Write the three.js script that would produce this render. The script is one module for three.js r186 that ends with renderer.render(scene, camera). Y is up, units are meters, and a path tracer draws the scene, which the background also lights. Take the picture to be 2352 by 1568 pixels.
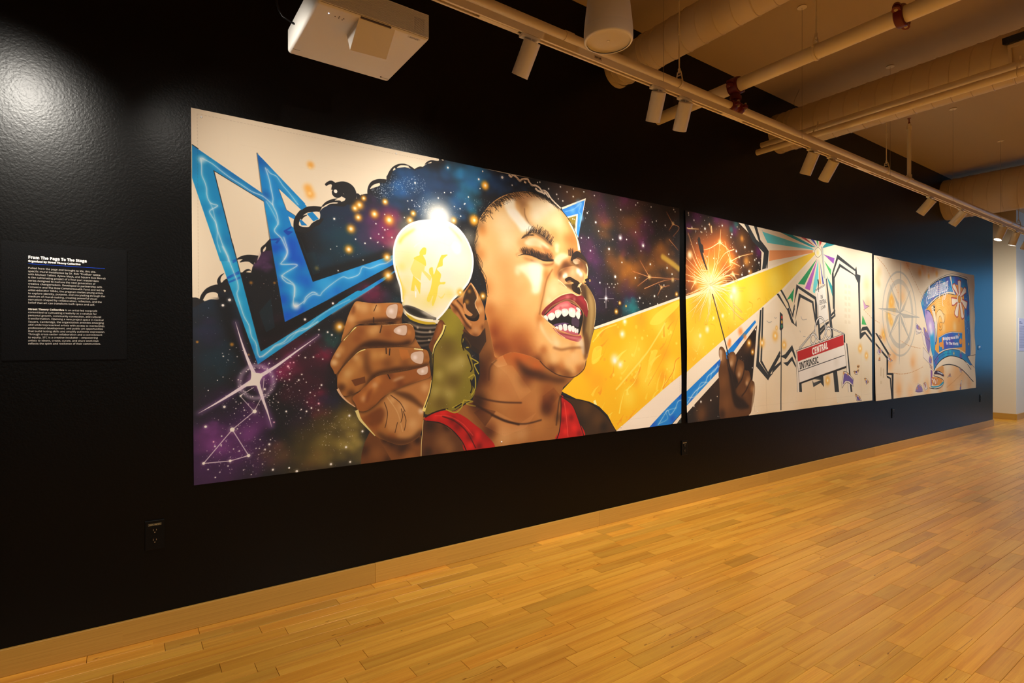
import * as THREE from 'three';
import { RoundedBoxGeometry } from 'three/addons/geometries/RoundedBoxGeometry.js';
import { mergeGeometries } from 'three/addons/utils/BufferGeometryUtils.js';
import { RectAreaLightUniformsLib } from 'three/addons/lights/RectAreaLightUniformsLib.js';

// ---------------------------------------------------------------- camera, light, exposure
RectAreaLightUniformsLib.init();
const scene = new THREE.Scene();
const CAM = new THREE.Vector3(0, 1.368, 3.11), TURN = 55 * Math.PI / 180;      // the mural wall is the plane z = 0, x runs along it
const camera = new THREE.PerspectiveCamera(2 * Math.atan(784 / 1277.3) * 180 / Math.PI, 1.5, 0.05, 80);
camera.position.copy(CAM);
camera.lookAt(CAM.x + Math.cos(TURN), CAM.y, CAM.z - Math.sin(TURN));
camera.setViewOffset(2352, 1568, 0, -12.4, 2352, 1568);
const renderer = new THREE.WebGLRenderer({ antialias: true });
renderer.toneMapping = THREE.LinearToneMapping;
renderer.toneMappingExposure = 1.0;
renderer.shadowMap.enabled = true;
scene.background = new THREE.Color(0x0b0d12);
const SPOT_COLOR = new THREE.Color().setRGB(1.0, 0.94, 0.84);
const DAY_COLOR = new THREE.Color().setRGB(0.14, 0.52, 1.0);
const SPOT_POWER = 6.3;
const WINDOW_POWER = 1.6;

// ---------------------------------------------------------------- helpers
let seed = 7;
const rnd = () => { seed = (seed * 1664525 + 1013904223) >>> 0; return seed / 4294967296; };
const rr = (a, b) => a + (b - a) * rnd();
const taken = {};
const numbered = (n) => { const k = taken[n] = (taken[n] ?? -1) + 1; return k ? n + '_' + String(k).padStart(3, '0') : n; };
function mesh(name, geometry, material, parent = scene) {
  const m = new THREE.Mesh(geometry, material);
  m.name = parent === scene ? numbered(name) : name;
  m.castShadow = m.receiveShadow = true;
  parent.add(m);
  return m;
}
function tag(o, label, category, group) { o.userData.label = label; o.userData.category = category; if (group) o.userData.group = group; return o; }
function thing(name, label, category, [x, y, z] = [0, 0, 0], group) {
  const g = new THREE.Group(); g.name = numbered(name); g.position.set(x, y, z); scene.add(g);
  return tag(g, label, category, group);
}
function struct(name, geometry, material, label) { const m = mesh(name, geometry, material); m.userData.kind = 'structure'; if (label) m.userData.label = label; return m; }
const box = (x0, x1, y0, y1, z0, z1) => new THREE.BoxGeometry(x1 - x0, y1 - y0, z1 - z0).translate((x0 + x1) / 2, (y0 + y1) / 2, (z0 + z1) / 2);
const rbox = (x0, x1, y0, y1, z0, z1, r = 0.004, n = 2) => new RoundedBoxGeometry(x1 - x0, y1 - y0, z1 - z0, n, r).translate((x0 + x1) / 2, (y0 + y1) / 2, (z0 + z1) / 2);
const V = (x, y, z) => new THREE.Vector3(x, y, z);
function rod(a, b, r, n = 16, open = false) {           // a straight round bar from a to b
  const d = b.clone().sub(a), g = new THREE.CylinderGeometry(r, r, d.length(), n, 1, open);
  return g.applyQuaternion(new THREE.Quaternion().setFromUnitVectors(V(0, 1, 0), d.clone().normalize())).translate((a.x + b.x) / 2, (a.y + b.y) / 2, (a.z + b.z) / 2);
}
const lathe = (pts, n = 40) => new THREE.LatheGeometry(pts.map(([r, y]) => new THREE.Vector2(r, y)), n);
const merged = (list) => mergeGeometries(list.map((g) => { const q = g.index ? g.toNonIndexed() : g; for (const k of Object.keys(q.attributes)) if (!['position', 'normal', 'uv'].includes(k)) q.deleteAttribute(k); return q; }));
const lin = (r, g, b) => new THREE.Color().setRGB(r, g, b);
const std = (color, roughness = 0.6, extra = {}) => new THREE.MeshStandardMaterial({ color, roughness, ...extra });
function canvasOf(w, h) { const c = document.createElement('canvas'); c.width = w; c.height = h; return [c, c.getContext('2d')]; }
function textureOf(c, srgb = true) { const t = new THREE.CanvasTexture(c); if (srgb) t.colorSpace = THREE.SRGBColorSpace; t.magFilter = THREE.LinearFilter; return t; }
function noiseTile(n, cells, octaves, seed0) {          // tileable value noise, 0..1
  const out = new Float32Array(n * n); let total = 0;
  for (let o = 0, amp = 1, m = cells; o < octaves; o++, amp *= 0.55, m *= 2) {
    let s = seed0 + o * 977; const g = new Float32Array(m * m).map(() => { s = (s * 1664525 + 1013904223) >>> 0; return s / 4294967296; });
    total += amp;
    for (let y = 0; y < n; y++) for (let x = 0; x < n; x++) {
      const fx = x / n * m, fy = y / n * m, ix = Math.floor(fx), iy = Math.floor(fy), u = fx - ix, v = fy - iy, a = u * u * (3 - 2 * u), b = v * v * (3 - 2 * v), x1 = (ix + 1) % m, y1 = (iy + 1) % m;
      out[y * n + x] += amp * ((g[iy * m + ix] * (1 - a) + g[iy * m + x1] * a) * (1 - b) + (g[y1 * m + ix] * (1 - a) + g[y1 * m + x1] * a) * b);
    }
  }
  return out.map((v) => v / total);
}
function greyTexture(values, n, repeat) {
  const d = new Uint8Array(n * n * 4); for (let i = 0; i < n * n; i++) { d[i * 4] = d[i * 4 + 1] = d[i * 4 + 2] = Math.max(0, Math.min(255, values[i] * 255)); d[i * 4 + 3] = 255; }
  const t = new THREE.DataTexture(d, n, n); t.magFilter = THREE.LinearFilter; t.wrapS = t.wrapT = THREE.RepeatWrapping; if (repeat) t.repeat.set(...repeat); t.needsUpdate = true; return t;
}
function uvMetres(g, ax = 0, ay = 1, k = 1) {             // uv = position in metres on two axes
  const p = g.attributes.position, uv = g.attributes.uv; for (let i = 0; i < p.count; i++) uv.setXY(i, p.getComponent(i, ax) * k, p.getComponent(i, ay) * k); return g;
}

// ---------------------------------------------------------------- materials
const peel = greyTexture(noiseTile(1024, 128, 2, 11), 1024, [1 / 0.9, 1 / 0.9]);
const M = {
  blackPaint: new THREE.MeshPhysicalMaterial({ color: lin(0.0010, 0.0009, 0.0008), roughness: 0.35, specularIntensity: 0.36, bumpMap: peel, bumpScale: 0.00042 }),
  frontPaint: std(lin(0.34, 0.27, 0.19), 0.7),
  darkWall: std(lin(0.012, 0.011, 0.010), 0.6),
  whitePaint: std(lin(0.78, 0.75, 0.70), 0.65),
  creamPaint: std(lin(0.72, 0.62, 0.46), 0.7),
  ceilingPaint: std(lin(0.54, 0.42, 0.28), 0.8),
  pipePaint: std(lin(0.84, 0.73, 0.55), 0.45),
  ductPaint: std(lin(0.66, 0.54, 0.38), 0.55),
  lampWhite: std(lin(0.80, 0.74, 0.64), 0.42),
  redIron: std(lin(0.13, 0.004, 0.004), 0.42),
  zinc: std(lin(0.45, 0.38, 0.28), 0.35, { metalness: 0.9 }),
  steel: std(lin(0.35, 0.30, 0.24), 0.4, { metalness: 0.8 }),
  brass: std(lin(0.25, 0.06, 0.03), 0.4, { metalness: 0.5 }),
  shell: std(lin(0.80, 0.76, 0.70), 0.4),
  shellDark: std(lin(0.10, 0.07, 0.05), 0.6),
  blackPlastic: new THREE.MeshPhysicalMaterial({ color: lin(0.003, 0.003, 0.003), roughness: 0.35, specularIntensity: 0.3 }),
  blackVinyl: new THREE.MeshPhysicalMaterial({ color: lin(0.003, 0.003, 0.004), roughness: 0.4, specularIntensity: 0.35 }),
  darkMetal: std(lin(0.02, 0.025, 0.05), 0.4, { metalness: 0.4 }),
  glow: std(0x111111, 0.5, { emissive: lin(1, 0.93, 0.8), emissiveIntensity: 14 }),
};

// ---------------------------------------------------------------- the room
const CEIL = 3.928, XL = -3.2, XEND = 12.335, XJAMB = 13.69, XR = 18.0, ZF = 7.5;
const wb = uvMetres(box(XL, XEND, -0.05, CEIL + 0.05, -2.2, 0), 0, 1);
struct('wall_back', wb, M.blackPaint, 'long satin black gallery wall with roller-textured paint');
struct('wall_far', box(XJAMB, XR + 0.2, -0.05, CEIL + 0.05, -2.2, 0), M.whitePaint, 'white wall beyond the doorway at the end of the black wall');
struct('wall_passage', box(XEND - 0.1, XJAMB + 0.1, -0.05, CEIL + 0.05, -2.4, -2.2), M.creamPaint, 'cream wall closing the passage behind the black wall');
struct('wall_left', box(XL - 0.2, XL, -0.05, CEIL + 0.05, -2.2, ZF + 0.2), M.darkWall);
struct('wall_front', box(XL - 0.2, XR + 0.2, -0.05, CEIL + 0.05, ZF, ZF + 0.2), M.frontPaint);
struct('ceiling', box(XL - 0.2, XR + 0.2, CEIL, CEIL + 0.2, -2.4, ZF + 0.2), M.ceilingPaint, 'flat cream painted ceiling');
{ // end wall with a tall window, outside the frame: its blue daylight shows in the wall paint and on the floor
  const y0 = 0.75, y1 = 3.3, z0 = 0.7, z1 = 4.6;
  struct('wall_right', merged([box(XR, XR + 0.2, -0.05, y0, -0.1, ZF), box(XR, XR + 0.2, y1, CEIL + 0.05, -0.1, ZF), box(XR, XR + 0.2, y0, y1, -0.1, z0), box(XR, XR + 0.2, y0, y1, z1, ZF)]), M.whitePaint);
  const w = new THREE.Group(); w.name = 'window_1'; w.userData.kind = 'structure'; w.userData.label = 'tall daylight window in the end wall'; scene.add(w);
  mesh('window_pane', box(XR + 0.09, XR + 0.1, y0, y1, z0, z1), std(0x202428, 0.4, { emissive: DAY_COLOR, emissiveIntensity: 0.6 }), w);
  const f = [];
  for (const z of [z0, z0 + (z1 - z0) / 3, z0 + (z1 - z0) * 2 / 3, z1]) f.push(box(XR + 0.02, XR + 0.08, y0, y1, z - 0.03, z + 0.03));
  for (const y of [y0, y1]) f.push(box(XR + 0.02, XR + 0.08, y - 0.03, y + 0.03, z0, z1));
  mesh('window_frame', merged(f), std(lin(0.05, 0.05, 0.05), 0.5), w);
  const day = new THREE.RectAreaLight(DAY_COLOR, WINDOW_POWER, z1 - z0 - 0.06, y1 - y0 - 0.06);
  day.position.set(XR + 0.0, (y0 + y1) / 2, (z0 + z1) / 2); day.lookAt(0, (y0 + y1) / 2, (z0 + z1) / 2); scene.add(day);
}

// floor: maple strips laid along the wall
const [fc, fx] = canvasOf(2048, 1024);
{ // grain only: 2.4 m x 0.66 m, eight strips of 82.5 mm that boards pick from
  fx.fillStyle = 'rgb(226,184,98)'; fx.fillRect(0, 0, 2048, 1024);
  for (let i = 0; i < 8; i++) {
    const y = i * 128; fx.save(); fx.beginPath(); fx.rect(0, y, 2048, 128); fx.clip();
    for (let k = 0; k < 40; k++) { fx.fillStyle = `rgba(${rnd() < 0.62 ? '172,106,36' : '244,208,132'},${rr(0.03, 0.12)})`; fx.beginPath(); fx.ellipse(rr(0, 2048), y + rr(0, 128), rr(120, 700), rr(4, 34), rr(-0.02, 0.02), 0, 7); fx.fill(); }
    for (let k = 0; k < 150; k++) { fx.strokeStyle = `rgba(${rnd() < 0.65 ? '150,84,26' : '246,214,150'},${rr(0.03, 0.15)})`; fx.lineWidth = rr(0.5, 2.2); const yy = y + rr(0, 128), x = rr(-200, 2000), L = rr(100, 900), b = rr(-6, 6); fx.beginPath(); fx.moveTo(x, yy); fx.bezierCurveTo(x + L / 3, yy + b, x + L * 2 / 3, yy - b, x + L, yy + b * 0.5); fx.stroke(); }
    for (let k = 0; k < 3; k++) { const x = rr(0, 2048), L = rr(90, 260), yc = y + rr(30, 98); for (let q = 0; q < 9; q++) { fx.strokeStyle = `rgba(150,92,34,${rr(0.08, 0.2)})`; fx.lineWidth = 1.3; fx.beginPath(); fx.moveTo(x - L, yc - 4 * q - 6); fx.quadraticCurveTo(x + L * (0.4 + q * 0.12), yc, x - L, yc + 4 * q + 6); fx.stroke(); } }
    for (let k = 0; k < 60; k++) { fx.fillStyle = `rgba(120,66,20,${rr(0.1, 0.35)})`; fx.fillRect(rr(0, 2048), y + rr(0, 128), rr(3, 16), rr(0.6, 1.6)); }
    if (i % 3 === 0) for (let k = 0; k < 2; k++) { const x = rr(0, 2048), yc = y + rr(30, 100); fx.strokeStyle = 'rgba(96,48,14,0.6)'; fx.lineWidth = rr(2, 5); fx.beginPath(); fx.moveTo(x, yc); fx.quadraticCurveTo(x + 70, yc + rr(-24, 24), x + rr(90, 190), yc + rr(-12, 12)); fx.stroke(); fx.fillStyle = 'rgba(110,58,18,0.4)'; fx.beginPath(); fx.ellipse(x, yc, 10, 6, 0.4, 0, 7); fx.fill(); }
    if (i % 2) { const x = rr(100, 1900); fx.fillStyle = 'rgba(30,16,8,0.85)'; fx.beginPath(); fx.ellipse(x, y + rr(30, 100), 4, 2.5, 0.3, 0, 7); fx.fill(); }
    fx.restore();
  }
}
const grain = textureOf(fc); grain.wrapS = grain.wrapT = THREE.RepeatWrapping;
M.board = std(lin(0.98, 0.78, 0.38), 0.31, { map: grain, vertexColors: true });
M.underFloor = std(lin(0.035, 0.018, 0.008), 0.9);
const BW = 0.0825, FX0 = -1.2, FX1 = 15.2, ROWS = 37;
const floor = struct('floor', box(XL - 0.2, XR + 0.2, -0.2, -0.019, -2.4, ZF + 0.2), M.underFloor, 'maple strip floor laid along the black wall');
function boardGeometry(x0, x1, z0, z1, sink, tint, strip, shift, g) {
  const c = 0.0005, X0 = x0 + 0.0009, X1 = x1 - 0.0009, Z0 = z0 + g, Z1 = z1 - g, y = -sink, yb = -0.019;
  const P = [], U = [], C = [], N = [];
  const quad = (a, b, c2, d) => { const n = b.clone().sub(a).cross(d.clone().sub(a)).normalize(); for (const p of [a, b, c2, a, c2, d]) { P.push(p.x, p.y, p.z); N.push(n.x, n.y, n.z); U.push((p.x + shift) / 2.4, (strip + 0.06 + 0.88 * Math.min(1, Math.max(0, (p.z - z0) / BW))) / 8); C.push(tint[0], tint[1], tint[2]); } };
  const q = (x, yy, z) => V(x, yy, z);
  quad(q(X0 + c, y, Z1 - c), q(X1 - c, y, Z1 - c), q(X1 - c, y, Z0 + c), q(X0 + c, y, Z0 + c));
  const yc = y - c * 0.8;
  quad(q(X0, yc, Z1), q(X1, yc, Z1), q(X1 - c, y, Z1 - c), q(X0 + c, y, Z1 - c));
  quad(q(X1, yc, Z0), q(X0, yc, Z0), q(X0 + c, y, Z0 + c), q(X1 - c, y, Z0 + c));
  quad(q(X0, yc, Z0), q(X0, yc, Z1), q(X0 + c, y, Z1 - c), q(X0 + c, y, Z0 + c));
  quad(q(X1, yc, Z1), q(X1, yc, Z0), q(X1 - c, y, Z0 + c), q(X1 - c, y, Z1 - c));
  quad(q(X0, yb, Z1), q(X1, yb, Z1), q(X1, yc, Z1), q(X0, yc, Z1));
  quad(q(X1, yb, Z0), q(X0, yb, Z0), q(X0, yc, Z0), q(X1, yc, Z0));
  quad(q(X0, yb, Z0), q(X0, yb, Z1), q(X0, yc, Z1), q(X0, yc, Z0));
  quad(q(X1, yb, Z1), q(X1, yb, Z0), q(X1, yc, Z0), q(X1, yc, Z1));
  const geo = new THREE.BufferGeometry();
  geo.setAttribute('position', new THREE.Float32BufferAttribute(P, 3)); geo.setAttribute('normal', new THREE.Float32BufferAttribute(N, 3));
  geo.setAttribute('uv', new THREE.Float32BufferAttribute(U, 2)); geo.setAttribute('color', new THREE.Float32BufferAttribute(C, 3));
  return geo;
}
const stain = () => { const v = rnd(), k = v < 0.14 ? rr(0.72, 0.84) : v < 0.45 ? rr(0.84, 0.95) : rr(0.93, 1.06), warm = rr(-0.02, 0.1); return [k * (1 + warm * 0.3), k * (1 - warm * 0.6), k * (1 - warm * 1.8)]; };   // each board its own random tone of maple
const seam = Array.from({ length: ROWS + 4 }, () => rnd() < 0.42 ? rr(0.0014, 0.0027) : rr(0.0007, 0.0011));
{
  const boards = [];
  for (let r = -2; r < ROWS; r++) {
    let x = r < 0 ? XEND : FX0 - rr(0, 0.7);
    while (x < FX1) {
      const end = Math.min(x + (rnd() < 0.35 ? rr(0.22, 0.45) : rr(0.4, 0.95)), FX1), z = r * BW;
      boards.push({ geo: boardGeometry(x, end, z, z + BW, rnd() < 0.3 ? rr(0, 0.0005) : 0, stain(), Math.floor(rnd() * 8), rr(0, 2.4), seam[r + 2]), x: (x + end) / 2, z: z + BW / 2, L: end - x });
      x = end;
    }
  }
  // the 300 boards that show largest are single parts, the others one piece
  const shows = (b) => { const dx = b.x - CAM.x, dz = CAM.z - b.z, ahead = dx * Math.cos(TURN) + dz * Math.sin(TURN), aside = Math.abs(dx * Math.sin(TURN) - dz * Math.cos(TURN)); return ahead < 2.1 || aside > 0.97 * ahead ? 0 : b.L / ahead ** 3; };
  boards.sort((a, b) => shows(b) - shows(a));
  boards.slice(0, 300).forEach((b, i) => mesh(i ? 'plank_' + String(i).padStart(3, '0') : 'plank', b.geo, M.board, floor));
  mesh('far_planks', mergeGeometries(boards.slice(300).map((b) => b.geo)), M.board, floor).userData.kind = 'stuff';
  const outer = [[XL - 0.2, XR + 0.2, ROWS * BW, ZF + 0.2], [XL - 0.2, FX0 - 0.75, 0, ROWS * BW], [FX1, XR + 0.2, 0, ROWS * BW], [XEND, XJAMB, -2.4, -2 * BW]].map(([x0, x1, z0, z1]) => boardGeometry(x0, x1, z0, z1, 0.0004, [0.96, 0.93, 0.88], 2, 0, 0.0005));
  mesh('outer_floorboards', mergeGeometries(outer), M.board, floor).userData.kind = 'stuff';
}

// baseboards
const [bc, bx] = canvasOf(1024, 128);
bx.fillStyle = 'rgb(200,154,80)'; bx.fillRect(0, 0, 1024, 128);
for (let k = 0; k < 260; k++) { bx.strokeStyle = `rgba(${rnd() < 0.5 ? '150,98,44' : '224,176,108'},${rr(0.05, 0.22)})`; bx.lineWidth = rr(0.5, 2); const y = rr(0, 128), x = rr(-300, 1000); bx.beginPath(); bx.moveTo(x, y); bx.lineTo(x + rr(150, 700), y + rr(-3, 3)); bx.stroke(); }
const baseGrain = textureOf(bc); baseGrain.wrapS = baseGrain.wrapT = THREE.RepeatWrapping; baseGrain.repeat.set(1 / 1.6, 1 / 0.13);
M.baseWood = [1, 0.93, 1.05].map((k) => std(lin(0.92 * k, 0.88 * k, 0.58 * k), 0.45, { map: baseGrain }));
{
  const joints = [-3.2, -0.9, 1.2, 2.98, 5.3, 7.7, 10.1, XEND + 0.012];
  const b = new THREE.Group(); b.name = 'baseboard_back'; b.userData.kind = 'structure'; b.userData.label = 'stained wooden baseboard along the foot of the black wall'; scene.add(b);
  for (let i = 0; i + 1 < joints.length; i++) { const g = rbox(joints[i] + 0.0004, joints[i + 1] - 0.0004, 0.0005, 0.113, 0.0, 0.015, 0.0018, 2); mesh('board', uvMetres(g, 0, 1), M.baseWood[i % 3], b); }
  const e = uvMetres(rbox(XEND, XEND + 0.014, 0.0005, 0.113, -2.2, -0.001, 0.0018, 2), 2, 1); mesh('board', e, M.baseWood[1], b);
  const f = new THREE.Group(); f.name = 'baseboard_far'; f.userData.kind = 'structure'; f.userData.label = 'wooden baseboard of the white wall beyond the doorway'; scene.add(f);
  mesh('board', uvMetres(rbox(XJAMB - 0.014, XR, 0.0005, 0.113, 0, 0.015, 0.0018, 2), 0, 1), M.baseWood[0], f);
  mesh('board', uvMetres(rbox(XJAMB - 0.014, XJAMB, 0.0005, 0.113, -2.2, -0.0005, 0.0018, 2), 2, 1), M.baseWood[1], f);
  mesh('jamb_lining', box(XJAMB - 0.006, XJAMB, 0.113, CEIL, -2.2, -0.002), M.creamPaint, f);
}

// ---------------------------------------------------------------- round ducts that run into the wall
function duct(name, label, X, Y, R, z1, pitch, extra) {
  const d = thing(name, label, 'duct', [X, Y, 0]);
  mesh('duct_shell', new THREE.CylinderGeometry(R, R, z1, 64, 1, true).rotateX(Math.PI / 2).translate(0, 0, z1 / 2), new THREE.MeshStandardMaterial({ ...{ color: M.ductPaint.color, roughness: 0.55, side: THREE.DoubleSide } }), d);
  class Helix extends THREE.Curve { getPoint(t, o = V()) { const z = 0.02 + t * (z1 - 0.04), a = -z / pitch * Math.PI * 2; return o.set(Math.cos(a) * (R + 0.0008), Math.sin(a) * (R + 0.0008), z); } }
  mesh('spiral_seam', new THREE.TubeGeometry(new Helix(), Math.round(z1 / pitch * 40), 0.004, 5), M.ductPaint, d);
  mesh('wall_collar', new THREE.CylinderGeometry(R + 0.006, R + 0.006, 0.05, 64, 1, true).rotateX(Math.PI / 2).translate(0, 0, 0.026), new THREE.MeshStandardMaterial({ color: M.ductPaint.color, roughness: 0.55, side: THREE.DoubleSide }), d);
  if (extra) extra(d, R);
  return d;
}
const ring = (R, r, z) => new THREE.TorusGeometry(R, r, 6, 64).translate(0, 0, z);
const strap = (d, z, R, up) => { for (const s of [-1, 1]) mesh('hanger_strap', box(Math.min(s * (R + 0.001), s * (R + 0.004)), Math.max(s * (R + 0.001), s * (R + 0.004)), 0, up - 0.001, z - 0.012, z + 0.012), M.ductPaint, d); };
duct('spiral_duct', 'slim spiral duct behind the hanging speaker', 3.18, 3.54, 0.132, 7.4, 0.127, (d, R) => { mesh('slip_joint', merged([ring(R + 0.002, 0.005, 0.32), ring(R + 0.002, 0.004, 0.36), ring(R + 0.003, 0.006, 0.10)]), M.ductPaint, d); strap(d, 2.6, R, CEIL - 3.54); });
duct('spiral_duct', 'medium spiral duct with two conduits running beneath it', 5.514, 3.547, 0.189, 7.4, 0.13, (d, R) => {
  mesh('slip_joint', merged([ring(R + 0.002, 0.005, 0.16), ring(R + 0.002, 0.004, 0.20)]), M.ductPaint, d);
  // wire hanger near the wall
  const pts = [V(-0.02, R, 0.2), V(-0.03, R + 0.06, 0.18), V(0, CEIL - 3.547, 0.22)];
  mesh('hanger_wire', new THREE.TubeGeometry(new THREE.CatmullRomCurve3(pts), 20, 0.002, 5), M.steel, d);
  // register on the side of the duct
  const reg = new THREE.Group(); reg.name = 'side_register'; d.add(reg); reg.position.set(0, 0, 1.86); reg.rotation.z = 0.25;
  mesh('register_frame', merged([rbox(-R - 0.035, -R + 0.02, 0.05, 0.075, 0, 0.6, 0.003), rbox(-R - 0.035, -R + 0.02, -0.10, -0.075, 0, 0.6, 0.003), rbox(-R - 0.03, -R + 0.03, -0.1, 0.075, 0, 0.022, 0.003), rbox(-R - 0.03, -R + 0.03, -0.1, 0.075, 0.578, 0.6, 0.003), box(-R - 0.012, -R + 0.02, -0.08, 0.06, 0.02, 0.58)]), M.ductPaint, reg);
  const lou = []; for (let k = 0; k < 24; k++) lou.push(box(-R - 0.035, -R + 0.06, 0.095, 0.12, 0.012 + k * 0.024, 0.022 + k * 0.024));
  lou.push(box(-R - 0.06, -R - 0.03, 0.085, 0.128, -0.02, 0.6), box(-R + 0.05, -R + 0.07, 0.085, 0.128, -0.02, 0.6), box(-R - 0.06, -R + 0.06, 0.085, 0.128, -0.02, 0.0));
  mesh('louver', merged(lou), M.darkMetal, reg);
});
duct('spiral_duct', 'widest spiral duct near the far end of the black wall', 10.16, 3.571 - 0.0, 0.293, 7.4, 0.16, (d, R) => { mesh('slip_joint', merged([ring(R + 0.002, 0.007, 0.12), ring(R + 0.003, 0.006, 0.3)]), M.ductPaint, d); strap(d, 2.4, R, CEIL - 3.571); });

// conduits under the medium duct
function conduit(label, X, Y, R, z1) {
  const c = thing('ceiling_conduit', label, 'pipe', [X, Y, 0]);
  mesh('pipe', new THREE.CylinderGeometry(R, R, z1, 24, 1).rotateX(Math.PI / 2).translate(0, 0, z1 / 2), M.pipePaint, c);
  for (let k = 0; k < 5; k++) mesh('clip', merged([ring(R + 0.0015, 0.0025, 0.55 + k * 1.4), box(-0.004, 0.004, R, R + 0.03, 0.545 + k * 1.4, 0.555 + k * 1.4)]), M.pipePaint, c);
  return c;
}
conduit('thin upper conduit running along the side of the medium duct', 5.205, 3.372, 0.025, 7.4);
conduit('thicker lower conduit running beneath the medium duct', 5.13, 3.285, 0.028, 7.4);

// ---------------------------------------------------------------- sprinkler pipes
function clevis(parent, R, z, up, along = 'z') {
  const g = new THREE.Group(); g.name = 'clevis_hanger'; parent.add(g); g.position.set(...(along === 'z' ? [0, 0, z] : [z, 0, 0])); if (along === 'x') g.rotation.y = Math.PI / 2;
  const band = new THREE.TorusGeometry(R + 0.003, 0.004, 6, 40).scale(1, 1, 2.6);
  const yoke = [];
  for (const s of [-1, 1]) yoke.push(rod(V(s * (R + 0.004), 0.4 * R, 0), V(s * 0.012, R + 0.055, 0), 0.0045, 8));
  yoke.push(rod(V(-0.02, R + 0.03, 0), V(0.02, R + 0.03, 0), 0.004, 8));
  mesh('band', merged([band, ...yoke]), M.pipePaint, g);
  mesh('rod', merged([rod(V(0, R + 0.045, 0), V(0, up - 0.001, 0), 0.0048, 10), rod(V(0, R + 0.05, 0), V(0, R + 0.075, 0), 0.009, 8), rod(V(0, R + 0.30, 0), V(0, R + 0.345, 0), 0.0085, 12)]), M.pipePaint, g);
  return g;
}
function bolt1(parent, x, y0, y1, z, r, turn = 0) {
  const m = mesh('bolt', merged([rod(V(x, y0, z), V(x, y1, z), r, 8), rod(V(x, y0 + 0.002, z), V(x, y0 + 0.012, z), r * 2.1, 6), rod(V(x, y1 - 0.012, z), V(x, y1 - 0.003, z), r * 2.1, 6)]), M.zinc, parent); m.rotation.z = turn; return m;
}
const boltPair = (parent, R, dx, dy, z, turn = 0) => { for (const s of [-1, 1]) bolt1(parent, s * (R + dx), -0.022, 0.024, z, 0.005, turn); };
function coupling(parent, R, z, turn = 0.2, k = 1) {             // grooved two-piece coupling round a pipe along z
  const g = new THREE.Group(); g.name = 'grooved_coupling'; parent.add(g); g.position.z = z;
  const w = 0.046 * k, prof = [[R + 0.001, -w / 2], [R + 0.013, -w / 2], [R + 0.017, -w / 3], [R + 0.017, w / 3], [R + 0.013, w / 2], [R + 0.001, w / 2]];
  const parts = [lathe(prof, 40).rotateX(Math.PI / 2)];
  for (const s of [-1, 1]) { const e = new THREE.CylinderGeometry(0.019, 0.022, 0.016, 16); parts.push(e.clone().scale(1.25, 1, 1).translate(s * (R + 0.022), 0.011, 0), e.clone().scale(1.25, 1, 1).translate(s * (R + 0.022), -0.011, 0)); }
  const m = mesh('housing', merged(parts), M.redIron, g); m.rotation.z = turn;
  boltPair(g, R, 0.026, 0, 0, turn); return g;
}
{
  const R = 0.0465, p = thing('sprinkler_main', 'thick white sprinkler main pipe with red couplings crossing above the track', 'pipe', [3.667, 3.27, 0]);
  mesh('pipe', new THREE.CylinderGeometry(R, R, 7.4, 40).rotateX(Math.PI / 2).translate(0, 0, 3.7), M.pipePaint, p);
  coupling(p, R, 1.775, -0.35); clevis(p, R, 1.295, CEIL - 3.27); clevis(p, R, 4.2, CEIL - 3.27);
  // outlet saddle and reducing tee that feed the branch line below
  const s = new THREE.Group(); s.name = 'tee_fitting'; p.add(s); s.position.z = 0.72;
  const w = 0.075, prof = [[R + 0.001, -w / 2], [R + 0.012, -w / 2], [R + 0.016, -w / 3], [R + 0.016, w / 3], [R + 0.012, w / 2], [R + 0.001, w / 2]];
  const ears = []; for (const sx of [-1, 1]) { const e = new THREE.CylinderGeometry(0.02, 0.023, 0.017, 16).scale(1.3, 1, 1.1); ears.push(e.clone().translate(sx * (R + 0.024), 0.012, 0), e.clone().translate(sx * (R + 0.024), -0.012, 0)); }
  mesh('saddle', merged([lathe(prof, 40).rotateX(Math.PI / 2), ...ears, rod(V(0, -R - 0.005, 0), V(0, -0.12, 0), 0.030, 24), rod(V(0, -0.075, 0), V(0, -0.10, 0), 0.040, 24)]), M.redIron, s);
  boltPair(s, R, 0.03, 0, 0);
  const r2 = 0.0245, tee = []; for (const x of [-0.045, 0.045]) { tee.push(lathe([[r2 + 0.001, -0.022], [r2 + 0.012, -0.022], [r2 + 0.015, -0.012], [r2 + 0.015, 0.012], [r2 + 0.012, 0.022], [r2 + 0.001, 0.022]], 32).rotateZ(Math.PI / 2).translate(x, -0.154, 0)); for (const z of [-1, 1]) tee.push(rbox(x - 0.017, x + 0.017, -0.166, -0.142, z * (r2 + 0.024) - 0.014, z * (r2 + 0.024) + 0.014, 0.005)); }
  tee.push(rod(V(-0.07, -0.154, 0), V(0.07, -0.154, 0), r2 + 0.006, 28)); mesh('branch_tee', merged(tee), M.redIron, s);
  for (const x of [-0.045, 0.045]) for (const z of [-1, 1]) bolt1(s, x, -0.180, -0.128, z * (r2 + 0.026), 0.0045);
}
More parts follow.
